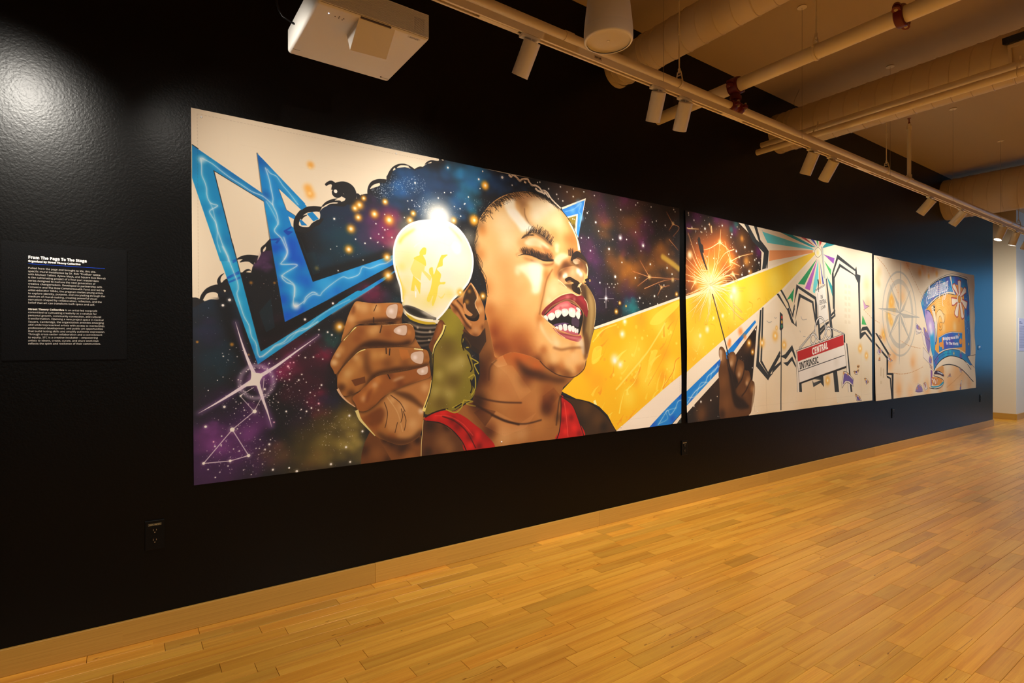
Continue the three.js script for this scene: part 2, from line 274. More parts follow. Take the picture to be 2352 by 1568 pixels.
{
  const R = 0.0245, Y = 3.116, Z = 0.72, b = thing('sprinkler_branch', 'slender white sprinkler branch pipe running above the lighting track', 'pipe', [0, Y, Z]);
  mesh('pipe', merged([rod(V(-2.9, 0, 0), V(3.60, 0, 0), R, 28), rod(V(3.735, 0, 0), V(15.5, 0, 0), R, 28)]), M.pipePaint, b);
  for (const x of [3.03, 6.21, 10.63]) clevis(b, R, x, CEIL - Y, 'x');
  for (const x of [2.06, 10.28]) mesh('pipe_collar', rod(V(x - 0.03, 0, 0), V(x + 0.03, 0, 0), R + 0.004, 28), M.pipePaint, b);
  const t = new THREE.Group(); t.name = 'sprinkler_riser'; b.add(t); t.position.x = 6.76;
  mesh('riser_pipe', merged([rod(V(0, 0, 0), V(0, 0.55, 0), 0.0185, 24), rod(V(-0.05, 0, 0), V(0.05, 0, 0), R + 0.006, 28), rod(V(0, 0.02, 0), V(0, 0.055, 0), 0.026, 24), rod(V(0, 0.53, 0), V(0, 0.565, 0), 0.024, 24), rod(V(0, 0.555, 0), V(0, 0.59, 0), 0.017, 16)]), M.pipePaint, t);
  mesh('sprinkler_head', merged([rod(V(0, 0.59, 0), V(0, 0.605, 0), 0.011, 12), rod(V(-0.010, 0.605, 0), V(-0.006, 0.645, 0), 0.003, 6), rod(V(0.010, 0.605, 0), V(0.006, 0.645, 0), 0.003, 6), rod(V(0, 0.645, 0), V(0, 0.649, 0), 0.017, 20)]), M.brass, t);
}

// ---------------------------------------------------------------- lighting track and its heads
const TY = 2.884, TZ = 0.933;
function lightingTrack(label, z) {
  const t = thing('lighting_track', label, 'lighting track', [0, TY, z]);
  const x0 = -2.8, x1 = 15.2, joints = [x0, -0.45, 1.92, 4.86, 7.8, 10.74, 13.2, x1];
  for (let i = 0; i + 1 < joints.length; i++) {
    const a = joints[i] + 0.0006, b = joints[i + 1] - 0.0006;
    mesh('track_section', merged([box(a, b, 0.004, 0.036, -0.018, -0.0155), box(a, b, 0.004, 0.036, 0.0155, 0.018), box(a, b, 0.033, 0.036, -0.0155, 0.0155), box(a, b, 0, 0.004, -0.018, -0.0075), box(a, b, 0, 0.004, 0.0075, 0.018), box(a, b, 0.018, 0.021, -0.0155, 0.0155)]), M.pipePaint, t);
  }
  for (const x of [-0.52, 1.05, 2.617, 4.19, 5.737, 7.31, 8.93, 10.5, 12.1]) {
    const c = mesh('suspension_cable', rod(V(x, 0.036, 0), V(x, CEIL - TY, 0), 0.0013, 6), M.steel, t);
    mesh('ceiling_cap', new THREE.CylinderGeometry(0.03, 0.034, 0.008, 20).translate(x, CEIL - TY - 0.004, 0), M.pipePaint, c);
    mesh('track_clip', rbox(x - 0.05, x + 0.05, 0.035, 0.044, -0.012, 0.012, 0.002), M.pipePaint, c);
  }
  const slots = []; for (const x of [1.45, 3.3, 5.2, 8.35]) slots.push(rbox(x - 0.11, x + 0.11, -0.002, 0.006, -0.009, 0.009, 0.002)); mesh('slot_cover', merged(slots), M.pipePaint, t);
  const [lc, l2] = canvasOf(128, 48); l2.fillStyle = '#c8b496'; l2.fillRect(0, 0, 128, 48); l2.fillStyle = '#2a2018'; for (let i = 0; i < 5; i++) l2.fillRect(16 + i * 20, 10 + (i % 2) * 2, 13, 26 - (i % 3) * 4);
  mesh('maker_plate', new THREE.PlaneGeometry(0.055, 0.018).translate(2.07, 0.019, 0.0185), std(0xffffff, 0.5, { map: textureOf(lc) }), t);
}
lightingTrack('long white suspended lighting track hung parallel to the black wall', TZ);
const lensMat = M.glow;
function trackHead(x, target, label, { power = 1, half = 60, group, length = 0.165, z = TZ } = {}) {
  const o = thing('track_light', label, 'track light', [x, TY, z], group);
  const pivot = V(0, -0.034, 0), aim = V(...target).sub(V(x, TY, z)).sub(pivot).normalize();
  mesh('track_adapter', merged([rbox(-0.055, 0.055, -0.016, -0.0005, -0.016, 0.016, 0.003), rod(V(0, -0.03, 0), V(0, -0.01, 0), 0.008, 12)]), M.lampWhite, o);
  const yaw = Math.atan2(aim.x, -aim.z);
  const arm = mesh('bracket', merged([rbox(-0.004, 0.004, -0.05, -0.012, -0.014, 0.014, 0.002), rod(V(-0.012, -0.045, 0), V(0.012, -0.045, 0), 0.008, 12)]), M.lampWhite, o); arm.rotation.y = -yaw;
  const h = new THREE.Group(); h.name = 'lamp_head'; o.add(h); h.position.copy(pivot).addScaledVector(V(0, -1, 0), 0.026);
  h.quaternion.setFromUnitVectors(V(0, -1, 0), aim);
  const R = 0.0425, L = length, top = 0.035;
  mesh('housing', lathe([[0.0001, top], [R - 0.004, top], [R - 0.001, top - 0.001], [R, top - 0.004], [R, -L + top], [R - 0.003, -L + top], [R - 0.003, -L + top + 0.03], [0.0001, -L + top + 0.03]], 48), M.lampWhite, h);
  mesh('lens', new THREE.CylinderGeometry(R - 0.006, R - 0.006, 0.004, 32).translate(0, -L + top + 0.026, 0), lensMat, h);
  const s = new THREE.SpotLight(SPOT_COLOR, SPOT_POWER * power, 0, half * Math.PI / 180, 1, 2);
  const lp = h.position.clone().add(V(x, TY, z)).addScaledVector(aim, L - top - 0.018); s.position.copy(lp); s.castShadow = true; s.shadow.radius = 1.6; s.shadow.mapSize.set(1024, 1024);
  s.target.position.copy(lp).addScaledVector(aim, 2); scene.add(s, s.target);
  return o;
}
trackHead(-0.40, [-0.55, 1.95, 0], 'track light aimed at the black wall over the text panel', { power: 2.1, half: 46 });
trackHead(0.08, [1.2, 1.5, 0], 'track light near the text panel turned towards the first canvas', { power: 0.55, half: 58 });
trackHead(1.63, [1.53, 1.5, 0], 'single track light between the projector and the speaker', { power: 0.88 });
trackHead(2.565, [2.99, 1.15, 0], 'track light of a close pair beside the sprinkler main, speaker side', { power: 0.88 });
trackHead(2.81, [3.27, 1.2, 0], 'track light of a close pair beside the sprinkler main, tee side', { power: 0.88 });
trackHead(4.34, [4.53, 1.11, 0], 'tan-shadowed track light below the conduit ends', { power: 0.85 });
trackHead(4.65, [4.92, 1.63, 0], 'track light with a brightly lit side next to a shaded one', { power: 0.7 });
trackHead(6.67, [6.67, 1.8, 0], 'strongly tilted track light under the sprinkler riser', { power: 0.85 });
trackHead(7.56, [7.56, 1.75, 0], 'strongly tilted track light in front of the widest duct', { power: 0.88 });
trackHead(9.0, [8.5, 1.44, 0.53], 'track light showing its glowing lens by the wall end', { power: 0.88 });
trackHead(9.56, [9.56, 1.44, 0.48], 'track light next to the one with the glowing lens', { power: 0.88 });
trackHead(10.15, [10.3, 1.3, 0.2], 'last white track light before the doorway', { power: 0.8 });
trackHead(11.6, [13.69, 1.2, -0.3], 'track light past the picture edge turned to the doorway jamb', { power: 3.0 });
trackHead(13.2, [14.2, 1.4, 0], 'track light past the picture edge washing the white wall', { power: 0.45 });
trackHead(14.6, [15.4, 1.4, 0], 'track light past the picture edge at the end of the track', { power: 0.45 });
// the room's second track, behind the camera, lights the rest of the floor
lightingTrack('second white lighting track across the room behind the camera', 4.5);
for (const [x, power, half, aimZ] of [[-0.6, 2.6, 60, 3.1], [1.9, 3.8, 63, 2.5], [4.4, 2.6, 58, 2.7], [6.9, 1.0, 58, 3.0], [9.4, 1.0, 58, 3.0], [11.9, 1.2, 58, 3.0]]) trackHead(x, [x, 0, aimZ], 'track light on the second track behind the camera', { power, half, z: 4.5, group: 'heads on the second track' });


// ---------------------------------------------------------------- hanging speaker
{
  const s = thing('pendant_speaker', 'white tapered pendant loudspeaker hanging in front of the track', 'speaker', [1.827, 2.766, 1.272]);
  const R = 0.112;
  mesh('cabinet', lathe([[R - 0.012, 0.0], [R - 0.004, 0.001], [R - 0.001, 0.006], [R, 0.02], [R - 0.0005, 0.052], [R - 0.002, 0.053], [R - 0.002, 0.0545], [R - 0.001, 0.0555], [R - 0.004, 0.09], [R - 0.012, 0.16], [R - 0.022, 0.24], [R - 0.034, 0.30], [R - 0.055, 0.33], [0.02, 0.338], [0.0001, 0.338]], 64), M.shell, s);
  mesh('grille', lathe([[0.0001, 0.006], [0.058, 0.007], [0.06, 0.0085], [0.094, 0.010], [R - 0.0125, 0.004]], 64), std(lin(0.70, 0.64, 0.56), 0.7), s);
  mesh('badge', new THREE.CylinderGeometry(0.006, 0.006, 0.004, 16).translate(0, 0.005, 0), M.shell, s);
  mesh('hanging_cable', rod(V(0, 0.33, 0), V(0, CEIL - 2.766, 0), 0.003, 8), M.steel, s);
}

// ---------------------------------------------------------------- projector, hung upside down
{
  const x0 = 0.598, x1 = 1.068, z0 = 0.52, z1 = 0.98, y0 = 2.668, y1 = 2.778;
  const p = thing('projector', 'white ceiling projector hung upside down with ribbed front and raised lens hood', 'projector', [(x0 + x1) / 2, y0, (z0 + z1) / 2]);
  const hx = (x1 - x0) / 2, hz = (z1 - z0) / 2, hy = y1 - y0;
  mesh('case', rbox(-hx, hx, 0, hy, -hz, hz - 0.004, 0.014, 4), M.shell, p);
  const ribs = []; for (let k = 0; k < 23; k++) ribs.push(rbox(-hx + 0.012, hx - 0.006, 0.006 + k * 0.0043, 0.0085 + k * 0.0043, hz - 0.008, hz, 0.001, 1)); mesh('front_ribs', merged(ribs), M.shell, p);
  mesh('vent_recess', merged([box(-hx + 0.014, hx - 0.008, 0.005, hy - 0.006, hz - 0.006, hz - 0.0035)]), std(lin(0.34, 0.28, 0.22), 0.7), p);
  mesh('side_vent', box(hx - 0.072, hx - 0.026, 0.02, 0.078, hz - 0.003, hz - 0.0012), M.shellDark, p);
  // wedge-shaped hood over the mirror
  const q = (x, y, z) => [x - (x0 + x1) / 2, y - y0, z - (z0 + z1) / 2];
  const A = [q(0.766, 2.672, 0.968), q(0.917, 2.672, 0.968), q(0.917, 2.588, 0.868), q(0.766, 2.588, 0.855), q(0.766, 2.672, 0.812), q(0.917, 2.672, 0.812)];
  const tri = [[0, 1, 2], [0, 2, 3], [0, 3, 4], [1, 5, 2], [3, 2, 5], [3, 5, 4], [0, 4, 5], [0, 5, 1]], pos = [];
  for (const t of tri) for (const i of [t[0], t[2], t[1]]) pos.push(...A[i]);
  const hg = new THREE.BufferGeometry(); hg.setAttribute('position', new THREE.Float32BufferAttribute(pos, 3)); hg.setAttribute('uv', new THREE.Float32BufferAttribute(new Float32Array(pos.length / 3 * 2), 2)); hg.computeVertexNormals();
  mesh('lens_hood', hg, M.shell, p);
  mesh('hood_gap', box(A[0][0] + 0.004, A[1][0] - 0.02, -0.002, 0.004, A[0][2] - 0.002, A[0][2] + 0.004), M.shellDark, p);
  const dots = []; for (const [dx, dz] of [[-0.175, 0.175], [-0.148, 0.168], [-0.133, 0.166], [-0.133, 0.176], [-0.118, 0.162], [-0.115, 0.172]]) dots.push(new THREE.CylinderGeometry(0.0022, 0.0022, 0.002, 10).translate(dx, -0.0005, dz)); mesh('control_buttons', merged(dots.slice(1)), M.shellDark, p);
  mesh('status_light', dots[0], std(0x222233, 0.4, { emissive: lin(0.7, 0.75, 1), emissiveIntensity: 2.5 }), p);
  mesh('panel_seam', merged([box(-hx + 0.01, -hx + 0.04, -0.0006, 0.001, -hz + 0.055, -hz + 0.0565), box(hx - 0.05, hx - 0.01, -0.0006, 0.001, -hz + 0.03, -hz + 0.0315)]), M.shellDark, p);
  const [ec, e2] = canvasOf(256, 64); e2.fillStyle = '#e8e2d8'; e2.fillRect(0, 0, 256, 64); e2.fillStyle = '#4a3c30'; e2.font = 'bold 56px sans-serif'; e2.textAlign = 'center'; e2.fillText('EPSON', 128, 52);
  const em = std(0xffffff, 0.4, { map: textureOf(ec) }); em.color.copy(M.shell.color); const badge = mesh('maker_badge', new THREE.BoxGeometry(0.056, 0.0008, 0.013), em, p); badge.position.set(hx - 0.062, -0.0003, hz - 0.028); { const uv = badge.geometry.attributes.uv; for (let i = 12; i < 16; i++) uv.setXY(i, 1 - uv.getX(i), 1 - uv.getY(i)); }
  mesh('foot', merged([new THREE.CylinderGeometry(0.004, 0.004, 0.003, 12).translate(hx - 0.05, -0.001, -hz + 0.035)]), M.shellDark, p);
  mesh('mounting_pole', merged([rod(V(0, hy - 0.002, -0.095), V(0, CEIL - y0 - 0.001, -0.095), 0.02, 20), rbox(-0.1, 0.1, hy - 0.002, hy + 0.02, -0.19, 0.01, 0.004)]), M.shell, p);
  mesh('power_cord', new THREE.TubeGeometry(new THREE.CatmullRomCurve3([V(-hx + 0.01, hy * 0.6, -0.1), V(-hx - 0.05, 0.1, -0.12), V(-hx - 0.06, 0.2, -0.14), V(-0.12, 0.5, -0.14), V(-0.05, 0.9, -0.12), V(-0.03, CEIL - y0 - 0.001, -0.12)]), 40, 0.004, 8), M.blackPlastic, p);
}

// ---------------------------------------------------------------- outlets and labels on the black wall
function outlet(x, y, w, h, label) {
  const o = thing('wall_outlet', label, 'outlet', [x, y, 0]);
  mesh('cover_plate', rbox(-w / 2, w / 2, -h / 2, h / 2, -0.001, 0.007, 0.0022, 3), M.blackPlastic, o);
  const holes = [];
  for (const dy of [-0.024, 0.022]) {
    mesh('receptacle', new THREE.CylinderGeometry(0.0165, 0.0165, 0.003, 28).rotateX(Math.PI / 2).translate(0, dy, 0.0075), M.blackPlastic, o);
    holes.push(box(-0.0075, -0.0055, dy - 0.001, dy + 0.008, 0.0088, 0.0094), box(0.0055, 0.0075, dy, dy + 0.007, 0.0088, 0.0094), new THREE.CylinderGeometry(0.0025, 0.0025, 0.0006, 12).rotateX(Math.PI / 2).translate(0, dy - 0.008, 0.0091));
  }
  mesh('socket_contact', merged(holes), M.zinc, o);
  const [c, k] = canvasOf(256, 40); k.fillStyle = '#0a0908'; k.fillRect(0, 0, 256, 40); k.strokeStyle = '#8a7448'; k.lineWidth = 4; k.strokeRect(3, 3, 250, 34); k.fillStyle = '#a08856'; for (let i = 0; i < 13; i++) if (i !== 5) k.fillRect(20 + i * 17, 10 + (i % 3), 11, 19 - (i % 2) * 3);
  mesh('circuit_sticker', box(-0.026, 0.026, h / 2 - 0.024, h / 2 - 0.014, 0.0068, 0.0074), std(0xffffff, 0.5, { map: textureOf(c) }), o);
  return o;
}
outlet(0.124, 0.484, 0.078, 0.138, 'black outlet below and left of the first canvas');
outlet(4.01, 0.49, 0.078, 0.125, 'black outlet below the gap between face canvas and city canvas');
outlet(8.28, 0.50, 0.078, 0.125, 'black outlet below the compass canvas');
outlet(11.70, 0.515, 0.078, 0.125, 'black outlet beside the far corner of the black wall');

{ // introduction panel
  const W = 0.428, H = 0.5, [c, k] = canvasOf(1284, 1500), S = 3000;
  k.fillStyle = '#020203'; k.fillRect(0, 0, 1284, 1500);
  const left = 0.084 * S;
  k.textBaseline = 'alphabetic'; k.fillStyle = '#f4f0ea';
  const line = (t, y, size, weight = '', width) => { k.font = `${weight} ${size}px sans-serif`; k.save(); k.translate(left, y); if (width) { const w = k.measureText(t).width; k.scale(width / w, 1); } k.fillText(t, 0, 0); if (weight) { k.strokeStyle = k.fillStyle; k.lineWidth = size * 0.05; k.strokeText(t, 0, 0); } k.restore(); };
  line('From The Page To The Stage', 0.0685 * S, 50, 'bold', 0.198 * S);
  line('Organized by Street Theory Collective', 0.0825 * S, 33, 'bold', 0.176 * S);
  k.fillStyle = '#1546c8'; k.fillRect(left, 0.0895 * S, 0.263 * S, 5);
  k.fillStyle = '#d8d0c4';
  const t1 = ['Pulled from the page and brought to life, this site-', 'specific mural installation by Dr. Rob "ProBlak" Gibbs', 'with Michael Talbot, Ayana Mack, and Square (Lee Beard)', 'is the culminating project of a four-part masterclass', 'series designed to nurture the next generation of', 'creative changemakers. Developed in partnership with', 'Converse and The New Commonwealth Fund and led by', 'artist-educator Gibbs, the program invites young artists', 'to explore identity, purpose, and storytelling through the', 'medium of mural-making, creating powerful visual', 'narratives shaped by collaboration, reflection, and the', 'belief that art can transform both space and self.'];
  const t2 = ['', 'committed to cultivating creativity as a catalyst for', 'personal growth, community connection, and cultural', 'transformation. Opening a new project space in Central', 'Square, Cambridge, the organization provides emerging', 'and underrepresented artists with access to mentorship,', 'professional development, and public art opportunities', 'that build lasting skills and amplify authentic expression.', 'Through cross-sector collaboration and a commitment', 'to equity, STC is a creative incubator \u2013 empowering', 'artists to ideate, create, curate, and share work that', 'reflects the spirit and resilience of their communities.'];
  const pitch = 0.01335 * S, y1 = 0.112 * S, y2 = y1 + 13.05 * pitch;
  t1.forEach((t, i) => line(t, y1 + i * pitch, 31));
  t2.forEach((t, i) => line(t, y2 + i * pitch, 31));
  line('Street Theory Collective', y2, 31, 'bold'); { const w = k.measureText('Street Theory Collective').width; k.font = '31px sans-serif'; k.fillText('is an artist-led nonprofit', left + w + 9, y2); }
  const p = mesh('text_panel', box(-W / 2, W / 2, -H / 2, H / 2, 0, 0.004), [M.blackVinyl, M.blackVinyl, M.blackVinyl, M.blackVinyl, new THREE.MeshPhysicalMaterial({ color: 0xffffff, roughness: 0.42, specularIntensity: 0.35, map: textureOf(c), bumpMap: peel, bumpScale: 0.0002 }), M.blackVinyl]);
  p.position.set(-0.412 + W / 2, 1.811 - H / 2, 0.0005);
  tag(p, 'black introduction panel with white text left of the first canvas', 'text panel');
}
{ // object label beyond the last canvas
  const [c, k] = canvasOf(256, 128); k.fillStyle = '#15508a'; k.fillRect(0, 0, 256, 128); k.fillStyle = '#e6ecf2'; k.fillRect(22, 18, 170, 16); k.fillRect(22, 44, 140, 16); k.fillStyle = '#9cb4cc'; k.fillRect(22, 80, 60, 10);
  const p = mesh('object_label', box(-0.075, 0.075, -0.04, 0.04, 0, 0.003), [M.blackVinyl, M.blackVinyl, M.blackVinyl, M.blackVinyl, std(0xffffff, 0.5, { map: textureOf(c) }), M.blackVinyl]); p.position.set(11.655, 1.355, 0.0005);
  tag(p, 'small blue object label right of the last canvas', 'label');
}
{ // text panel on the white wall
  const [c, k] = canvasOf(512, 640); k.fillStyle = '#cfcbe8'; k.fillRect(0, 0, 512, 640); k.fillStyle = '#6d6790'; k.fillRect(40, 60, 120, 16); k.fillRect(40, 86, 200, 16); for (let i = 0; i < 20; i++) k.fillRect(40, 150 + i * 22, rr(330, 430), 7);
  const p = mesh('text_panel', box(0, 0.5, 0, 0.62, 0, 0.004), [M.whitePaint, M.whitePaint, M.whitePaint, M.whitePaint, std(0xffffff, 0.6, { map: textureOf(c) }), M.whitePaint]); p.position.set(13.83, 1.29, 0.0005);
  tag(p, 'pale lavender text panel on the white wall past the doorway', 'text panel');
}

// ---------------------------------------------------------------- paint: three canvases, 366 x 183 cm each; all coordinates in cm from a canvas' top left corner
const PW = 2048, PH = 1280;
let k;                                                    // the canvas being painted
const nums = (s) => s.trim().split(/\s+/).map((t) => t.split(',').map(Number));
function trace(s, smooth, closed) {
  const p = typeof s === 'string' ? nums(s) : s, n = p.length;
  k.beginPath(); k.moveTo(p[0][0], p[0][1]);
  if (!smooth) { for (let i = 1; i < n; i++) k.lineTo(p[i][0], p[i][1]); if (closed) k.closePath(); return; }
  const at = (i) => closed ? p[(i + n) % n] : p[Math.max(0, Math.min(n - 1, i))];
  for (let i = 0; i < (closed ? n : n - 1); i++) { const a = at(i - 1), b = at(i), c = at(i + 1), d = at(i + 2); k.bezierCurveTo(b[0] + (c[0] - a[0]) / 6, b[1] + (c[1] - a[1]) / 6, c[0] - (d[0] - b[0]) / 6, c[1] - (d[1] - b[1]) / 6, c[0], c[1]); }
  if (closed) k.closePath();
}
const F = (color, s, alpha = 1) => { k.globalAlpha = alpha; k.fillStyle = color; trace(s, true, true); k.fill(); k.globalAlpha = 1; };          // smooth fill
const PF = (color, s, alpha = 1) => { k.globalAlpha = alpha; k.fillStyle = color; trace(s, false, true); k.fill(); k.globalAlpha = 1; };        // polygon fill
const L = (color, w, s, alpha = 1) => { k.globalAlpha = alpha; k.strokeStyle = color; k.lineWidth = w; trace(s, true, false); k.stroke(); k.globalAlpha = 1; };
const PL = (color, w, s, alpha = 1, closed = false) => { k.globalAlpha = alpha; k.strokeStyle = color; k.lineWidth = w; trace(s, false, closed); k.stroke(); k.globalAlpha = 1; };
const soft = (blur, fn) => { k.filter = `blur(${blur}px)`; fn(); k.filter = 'none'; };
const S = (color, blur, s, alpha = 1) => soft(blur, () => F(color, s, alpha));
const SL = (color, w, blur, s, alpha = 1) => soft(blur, () => L(color, w, s, alpha));
const rgba = (hex, a) => { const n = parseInt(hex.slice(1), 16); return `rgba(${n >> 16},${(n >> 8) & 255},${n & 255},${a})`; };
function dab(x, y, r, color, a = 1, sx = 1) {            // one soft spray of paint
  const g = k.createRadialGradient(0, 0, 0, 0, 0, r); for (const [t, q] of [[0, 1], [0.25, 0.86], [0.5, 0.5], [0.75, 0.16], [1, 0]]) g.addColorStop(t, rgba(color, a * q));
  k.save(); k.translate(x, y); k.scale(sx, 1); k.fillStyle = g; k.fillRect(-r, -r, 2 * r, 2 * r); k.restore();
}
const D = (color, s, a = 1, sx = 1) => { for (const [x, y, r] of nums(s)) dab(x, y, r, color, a, sx); };
const N = (color, s, a = 1) => { for (const [x, y, r] of nums(s)) { dab(x, y, r, color, a * 0.45); for (let i = 0; i < 16; i++) { const t = rr(0, 6.3), q = r * 0.75 * Math.sqrt(rnd()); dab(x + Math.cos(t) * q, y + Math.sin(t) * q, r * rr(0.2, 0.5), color, a * rr(0.12, 0.42), rr(0.8, 1.7)); } } };   // a cloud: many small sprays
function B(color, w0, w1, s, alpha = 1) {                 // brush stroke that tapers from w0 to w1
  const p = nums(s), c = new THREE.CatmullRomCurve3(p.map(([x, y]) => V(x, y, 0))), n = Math.max(8, p.length * 6), a = [], b = [];
  for (let i = 0; i <= n; i++) { const t = i / n, q = c.getPoint(t), d = c.getTangent(t), w = (w0 + (w1 - w0) * t) / 2; a.push([q.x - d.y * w, q.y + d.x * w]); b.unshift([q.x + d.y * w, q.y - d.x * w]); }
  k.globalAlpha = alpha; k.fillStyle = color; trace([...a, ...b], false, true); k.fill(); k.globalAlpha = 1;
}
const clip = (s, smooth, fn) => { k.save(); trace(s, smooth, true); k.clip(); fn(); k.restore(); };
const G = (s, color = '#f5a21c') => { for (const [x, y, r] of nums(s)) { dab(x, y, r, color, 0.85); dab(x, y, r * 0.62, '#ffc85a', 0.8); dab(x, y, r * 0.34, '#fffbe8', 1); } };
const dot = (x, y, r, color, a = 1) => { k.globalAlpha = a; k.fillStyle = color; k.beginPath(); k.arc(x, y, r, 0, 7); k.fill(); k.globalAlpha = 1; };
const dots = (s, color = '#f7f2ec', a = 1) => { for (const [x, y, r] of nums(s)) { dab(x, y, r * 2.4, color, 0.35 * a); dot(x, y, r * 0.82, color, a); } };
function stars(n, x0, x1, y0, y1, r0, r1, tints = ['#ffffff', '#cfd8ff', '#ffd9c8']) { for (let i = 0; i < n; i++) dot(rr(x0, x1), rr(y0, y1), r0 + (r1 - r0) * rnd() ** 3, tints[Math.floor(rnd() * tints.length)], rr(0.25, 0.95)); }
function bolt(s, w = 1, glowColor = '#bfe6ff') { SL(glowColor, w * 1.8, 6, s, 0.2); SL('#dff2ff', w * 0.55, 2, s, 0.55); L('#ffffff', w * 0.18, s, 0.6); }
function hairs(n, s, len, angle, spread, color, w, a = 0.8) {   // short strokes that start along a line
  const p = nums(s); const c = new THREE.CatmullRomCurve3(p.map(([x, y]) => V(x, y, 0)));
  for (let i = 0; i < n; i++) { const q = c.getPoint(rnd()), t = (angle + rr(-spread, spread)) * Math.PI / 180, l = len * rr(0.5, 1.2), b = rr(-0.14, 0.14) * l; k.globalAlpha = a * rr(0.5, 1); k.strokeStyle = color; k.lineWidth = w * rr(0.6, 1.3); k.beginPath(); k.moveTo(q.x, q.y); k.quadraticCurveTo(q.x + Math.cos(t) * l * 0.5 - Math.sin(t) * b, q.y + Math.sin(t) * l * 0.5 + Math.cos(t) * b, q.x + Math.cos(t) * l, q.y + Math.sin(t) * l); k.stroke(); }
  k.globalAlpha = 1;
}
function weave(canvas) {                                   // stitched hem and the weave of the cloth
  k.save(); k.strokeStyle = 'rgba(90,60,30,0.2)'; k.lineWidth = 0.18; k.setLineDash([0.9, 0.7]); k.strokeRect(2.6, 2.4, 360.8, 172.5); k.setLineDash([]); k.restore();
  for (let i = 0; i < 500; i++) { k.fillStyle = `rgba(70,45,20,${rr(0.015, 0.05)})`; if (i % 2) k.fillRect(rr(0, 366), rr(0, 183), rr(4, 30), 0.12); else k.fillRect(rr(0, 366), rr(0, 183), 0.12, rr(4, 20)); }
}
function begin() { const [c, ctx] = canvasOf(PW, PH); k = ctx; k.setTransform(PW / 366, 0, 0, PH / 183, 0, 0); k.lineCap = 'round'; k.lineJoin = 'round'; k.fillStyle = CREAM; k.fillRect(0, 0, 366, 183); return c; }
const CREAM = '#f0e0c6', INK = '#1b1b1e', SOOT = '#15151a';

// ================================================================ canvas 1: the child with the light bulb
const mural1 = begin();
D('#f6a83a', '56.5,17.6,3.2 55,30.4,3.9 56.3,33.6,4.2', 0.85); D('#ffd890', '56.1,19.2,1.2 55.9,33.1,1.6', 0.9);
const HAIR = '-0.3,93 1,92.6 3.1,92.7 5.8,90.8 10.8,91.5 11.7,86.2 10.8,84.6 12.3,84.1 15.3,82.7 19.9,79.9 23.7,78.4 26.5,77.3 26.9,75.2 27.7,73.4 29.7,71.1 30.9,68.4 31.3,66.6 33,63.5 34.2,61.8 35.9,60.6 41.6,57.5 47.4,53.5 47.9,54 50.9,54.6 54.9,53.2 57.6,48.9 60.7,47.1 61.2,42.1 63,40 65.8,38.2 70.4,36.2 74.2,34.8 78,32.3 81.8,32.2 84.8,29.4 88.3,28.9 89.3,25.9 94.9,23.1 95.9,21 100,18.4 100,16.5 103.6,12.4 100.2,18.1 101.1,15.4 104.2,11.6 109.8,9.1 118,9.4 123.8,6.7 127.3,3.8 134.2,1.4 137.7,1.3 139.9,-0.7';
const TOPRIGHT = '139.9,-0.7 166.4,0 187.9,0.4 239.1,-0.5 366.6,-0.6';
const galaxy = HAIR + ' ' + TOPRIGHT + ' 368,-2 368,185 -2,185';
k.save(); trace(galaxy, false, true); k.clip();
k.fillStyle = '#16171d'; k.fillRect(0, 0, 366, 183);
// clouds of colour in the hair
N('#1b2c44', '64,44.8,22.6 81.5,49.7,23.7 50.4,76.6,17.2', 0.9); N('#12394f', '69.3,63.5,18.1 60.3,74.6,11.5 88.8,57.5,14.7', 0.75);
N('#123a63', '111.3,20.1,17.9 100.1,30.6,12.8 122.9,14.4,16', 0.9); N('#1f5c9c', '113,19.1,11.7 106.5,23,6.9', 0.85); N('#20406e', '126.2,22.3,21 134.8,30.3,18.2', 0.8);
N('#2a82b4', '157.7,3.1,13.1 144.8,4.6,11 165.4,3.5,10.7', 0.85); N('#1f7590', '153.8,16.6,10.4 157.5,22.5,13.1', 0.8); N('#2668a8', '149.1,27.6,12.8 155.8,9.9,13', 0.65); N('#1c3f6c', '172.1,7.2,13.5 139.3,13.3,12.5 180.1,9.3,10.1', 0.7); N('#20406e', '187.3,5.6,10.3 198.8,8.1,8.6', 0.8);
N('#8a2a5c', '99.3,41,12.8 93,51.1,14.1 99.9,52.6,9.8', 0.75); N('#b03a5a', '103.1,47.9,7.6 101.5,53.9,6.8', 0.6); N('#5b2a66', '86.3,48.3,13.1 88.6,36.5,10.3', 0.5); N('#182a48', '73.3,44.2,14.1 79.1,34.3,11.4', 0.6);
N('#123848', '77.5,60.6,17.1 69,54.4,13.9 88.4,63.9,11', 0.75);
N('#0d2a38', '70.7,68.3,15.4', 0.5);
// left and lower left
N('#43274e', '31.7,70.2,10 34.8,66.7,7.6', 0.8); N('#6e3f74', '29.3,71.7,5.6 34.1,74.5,3.8', 0.5);
N('#17293c', '5.2,101.1,15 8.4,115.3,16.3 15.8,95.8,13.1', 0.95); N('#12303f', '15.6,120.9,11.3 6.1,128.2,13.3', 0.75); N('#2a2244', '8.4,109.1,8.7', 0.6);
N('#3a1f4a', '15.4,154.2,19.6 8.1,165.9,20.9 23.9,161.3,18.3 5.3,174.8,17.3', 0.9); N('#6b3272', '9.7,161.8,13.4 28.7,152.1,11.1 20.4,167.3,13.9 4.3,161.2,8.6', 0.8); N('#8a4592', '23.9,160.6,7.9 10.3,165.5,7 8.1,156,5.8', 0.55); N('#4d2458', '3.7,177.7,14.9 20.3,178,13.9 34,172,12.6', 0.8); N('#8a3d93', '28.9,131.4,11.8 33.7,129,7.5', 0.75);
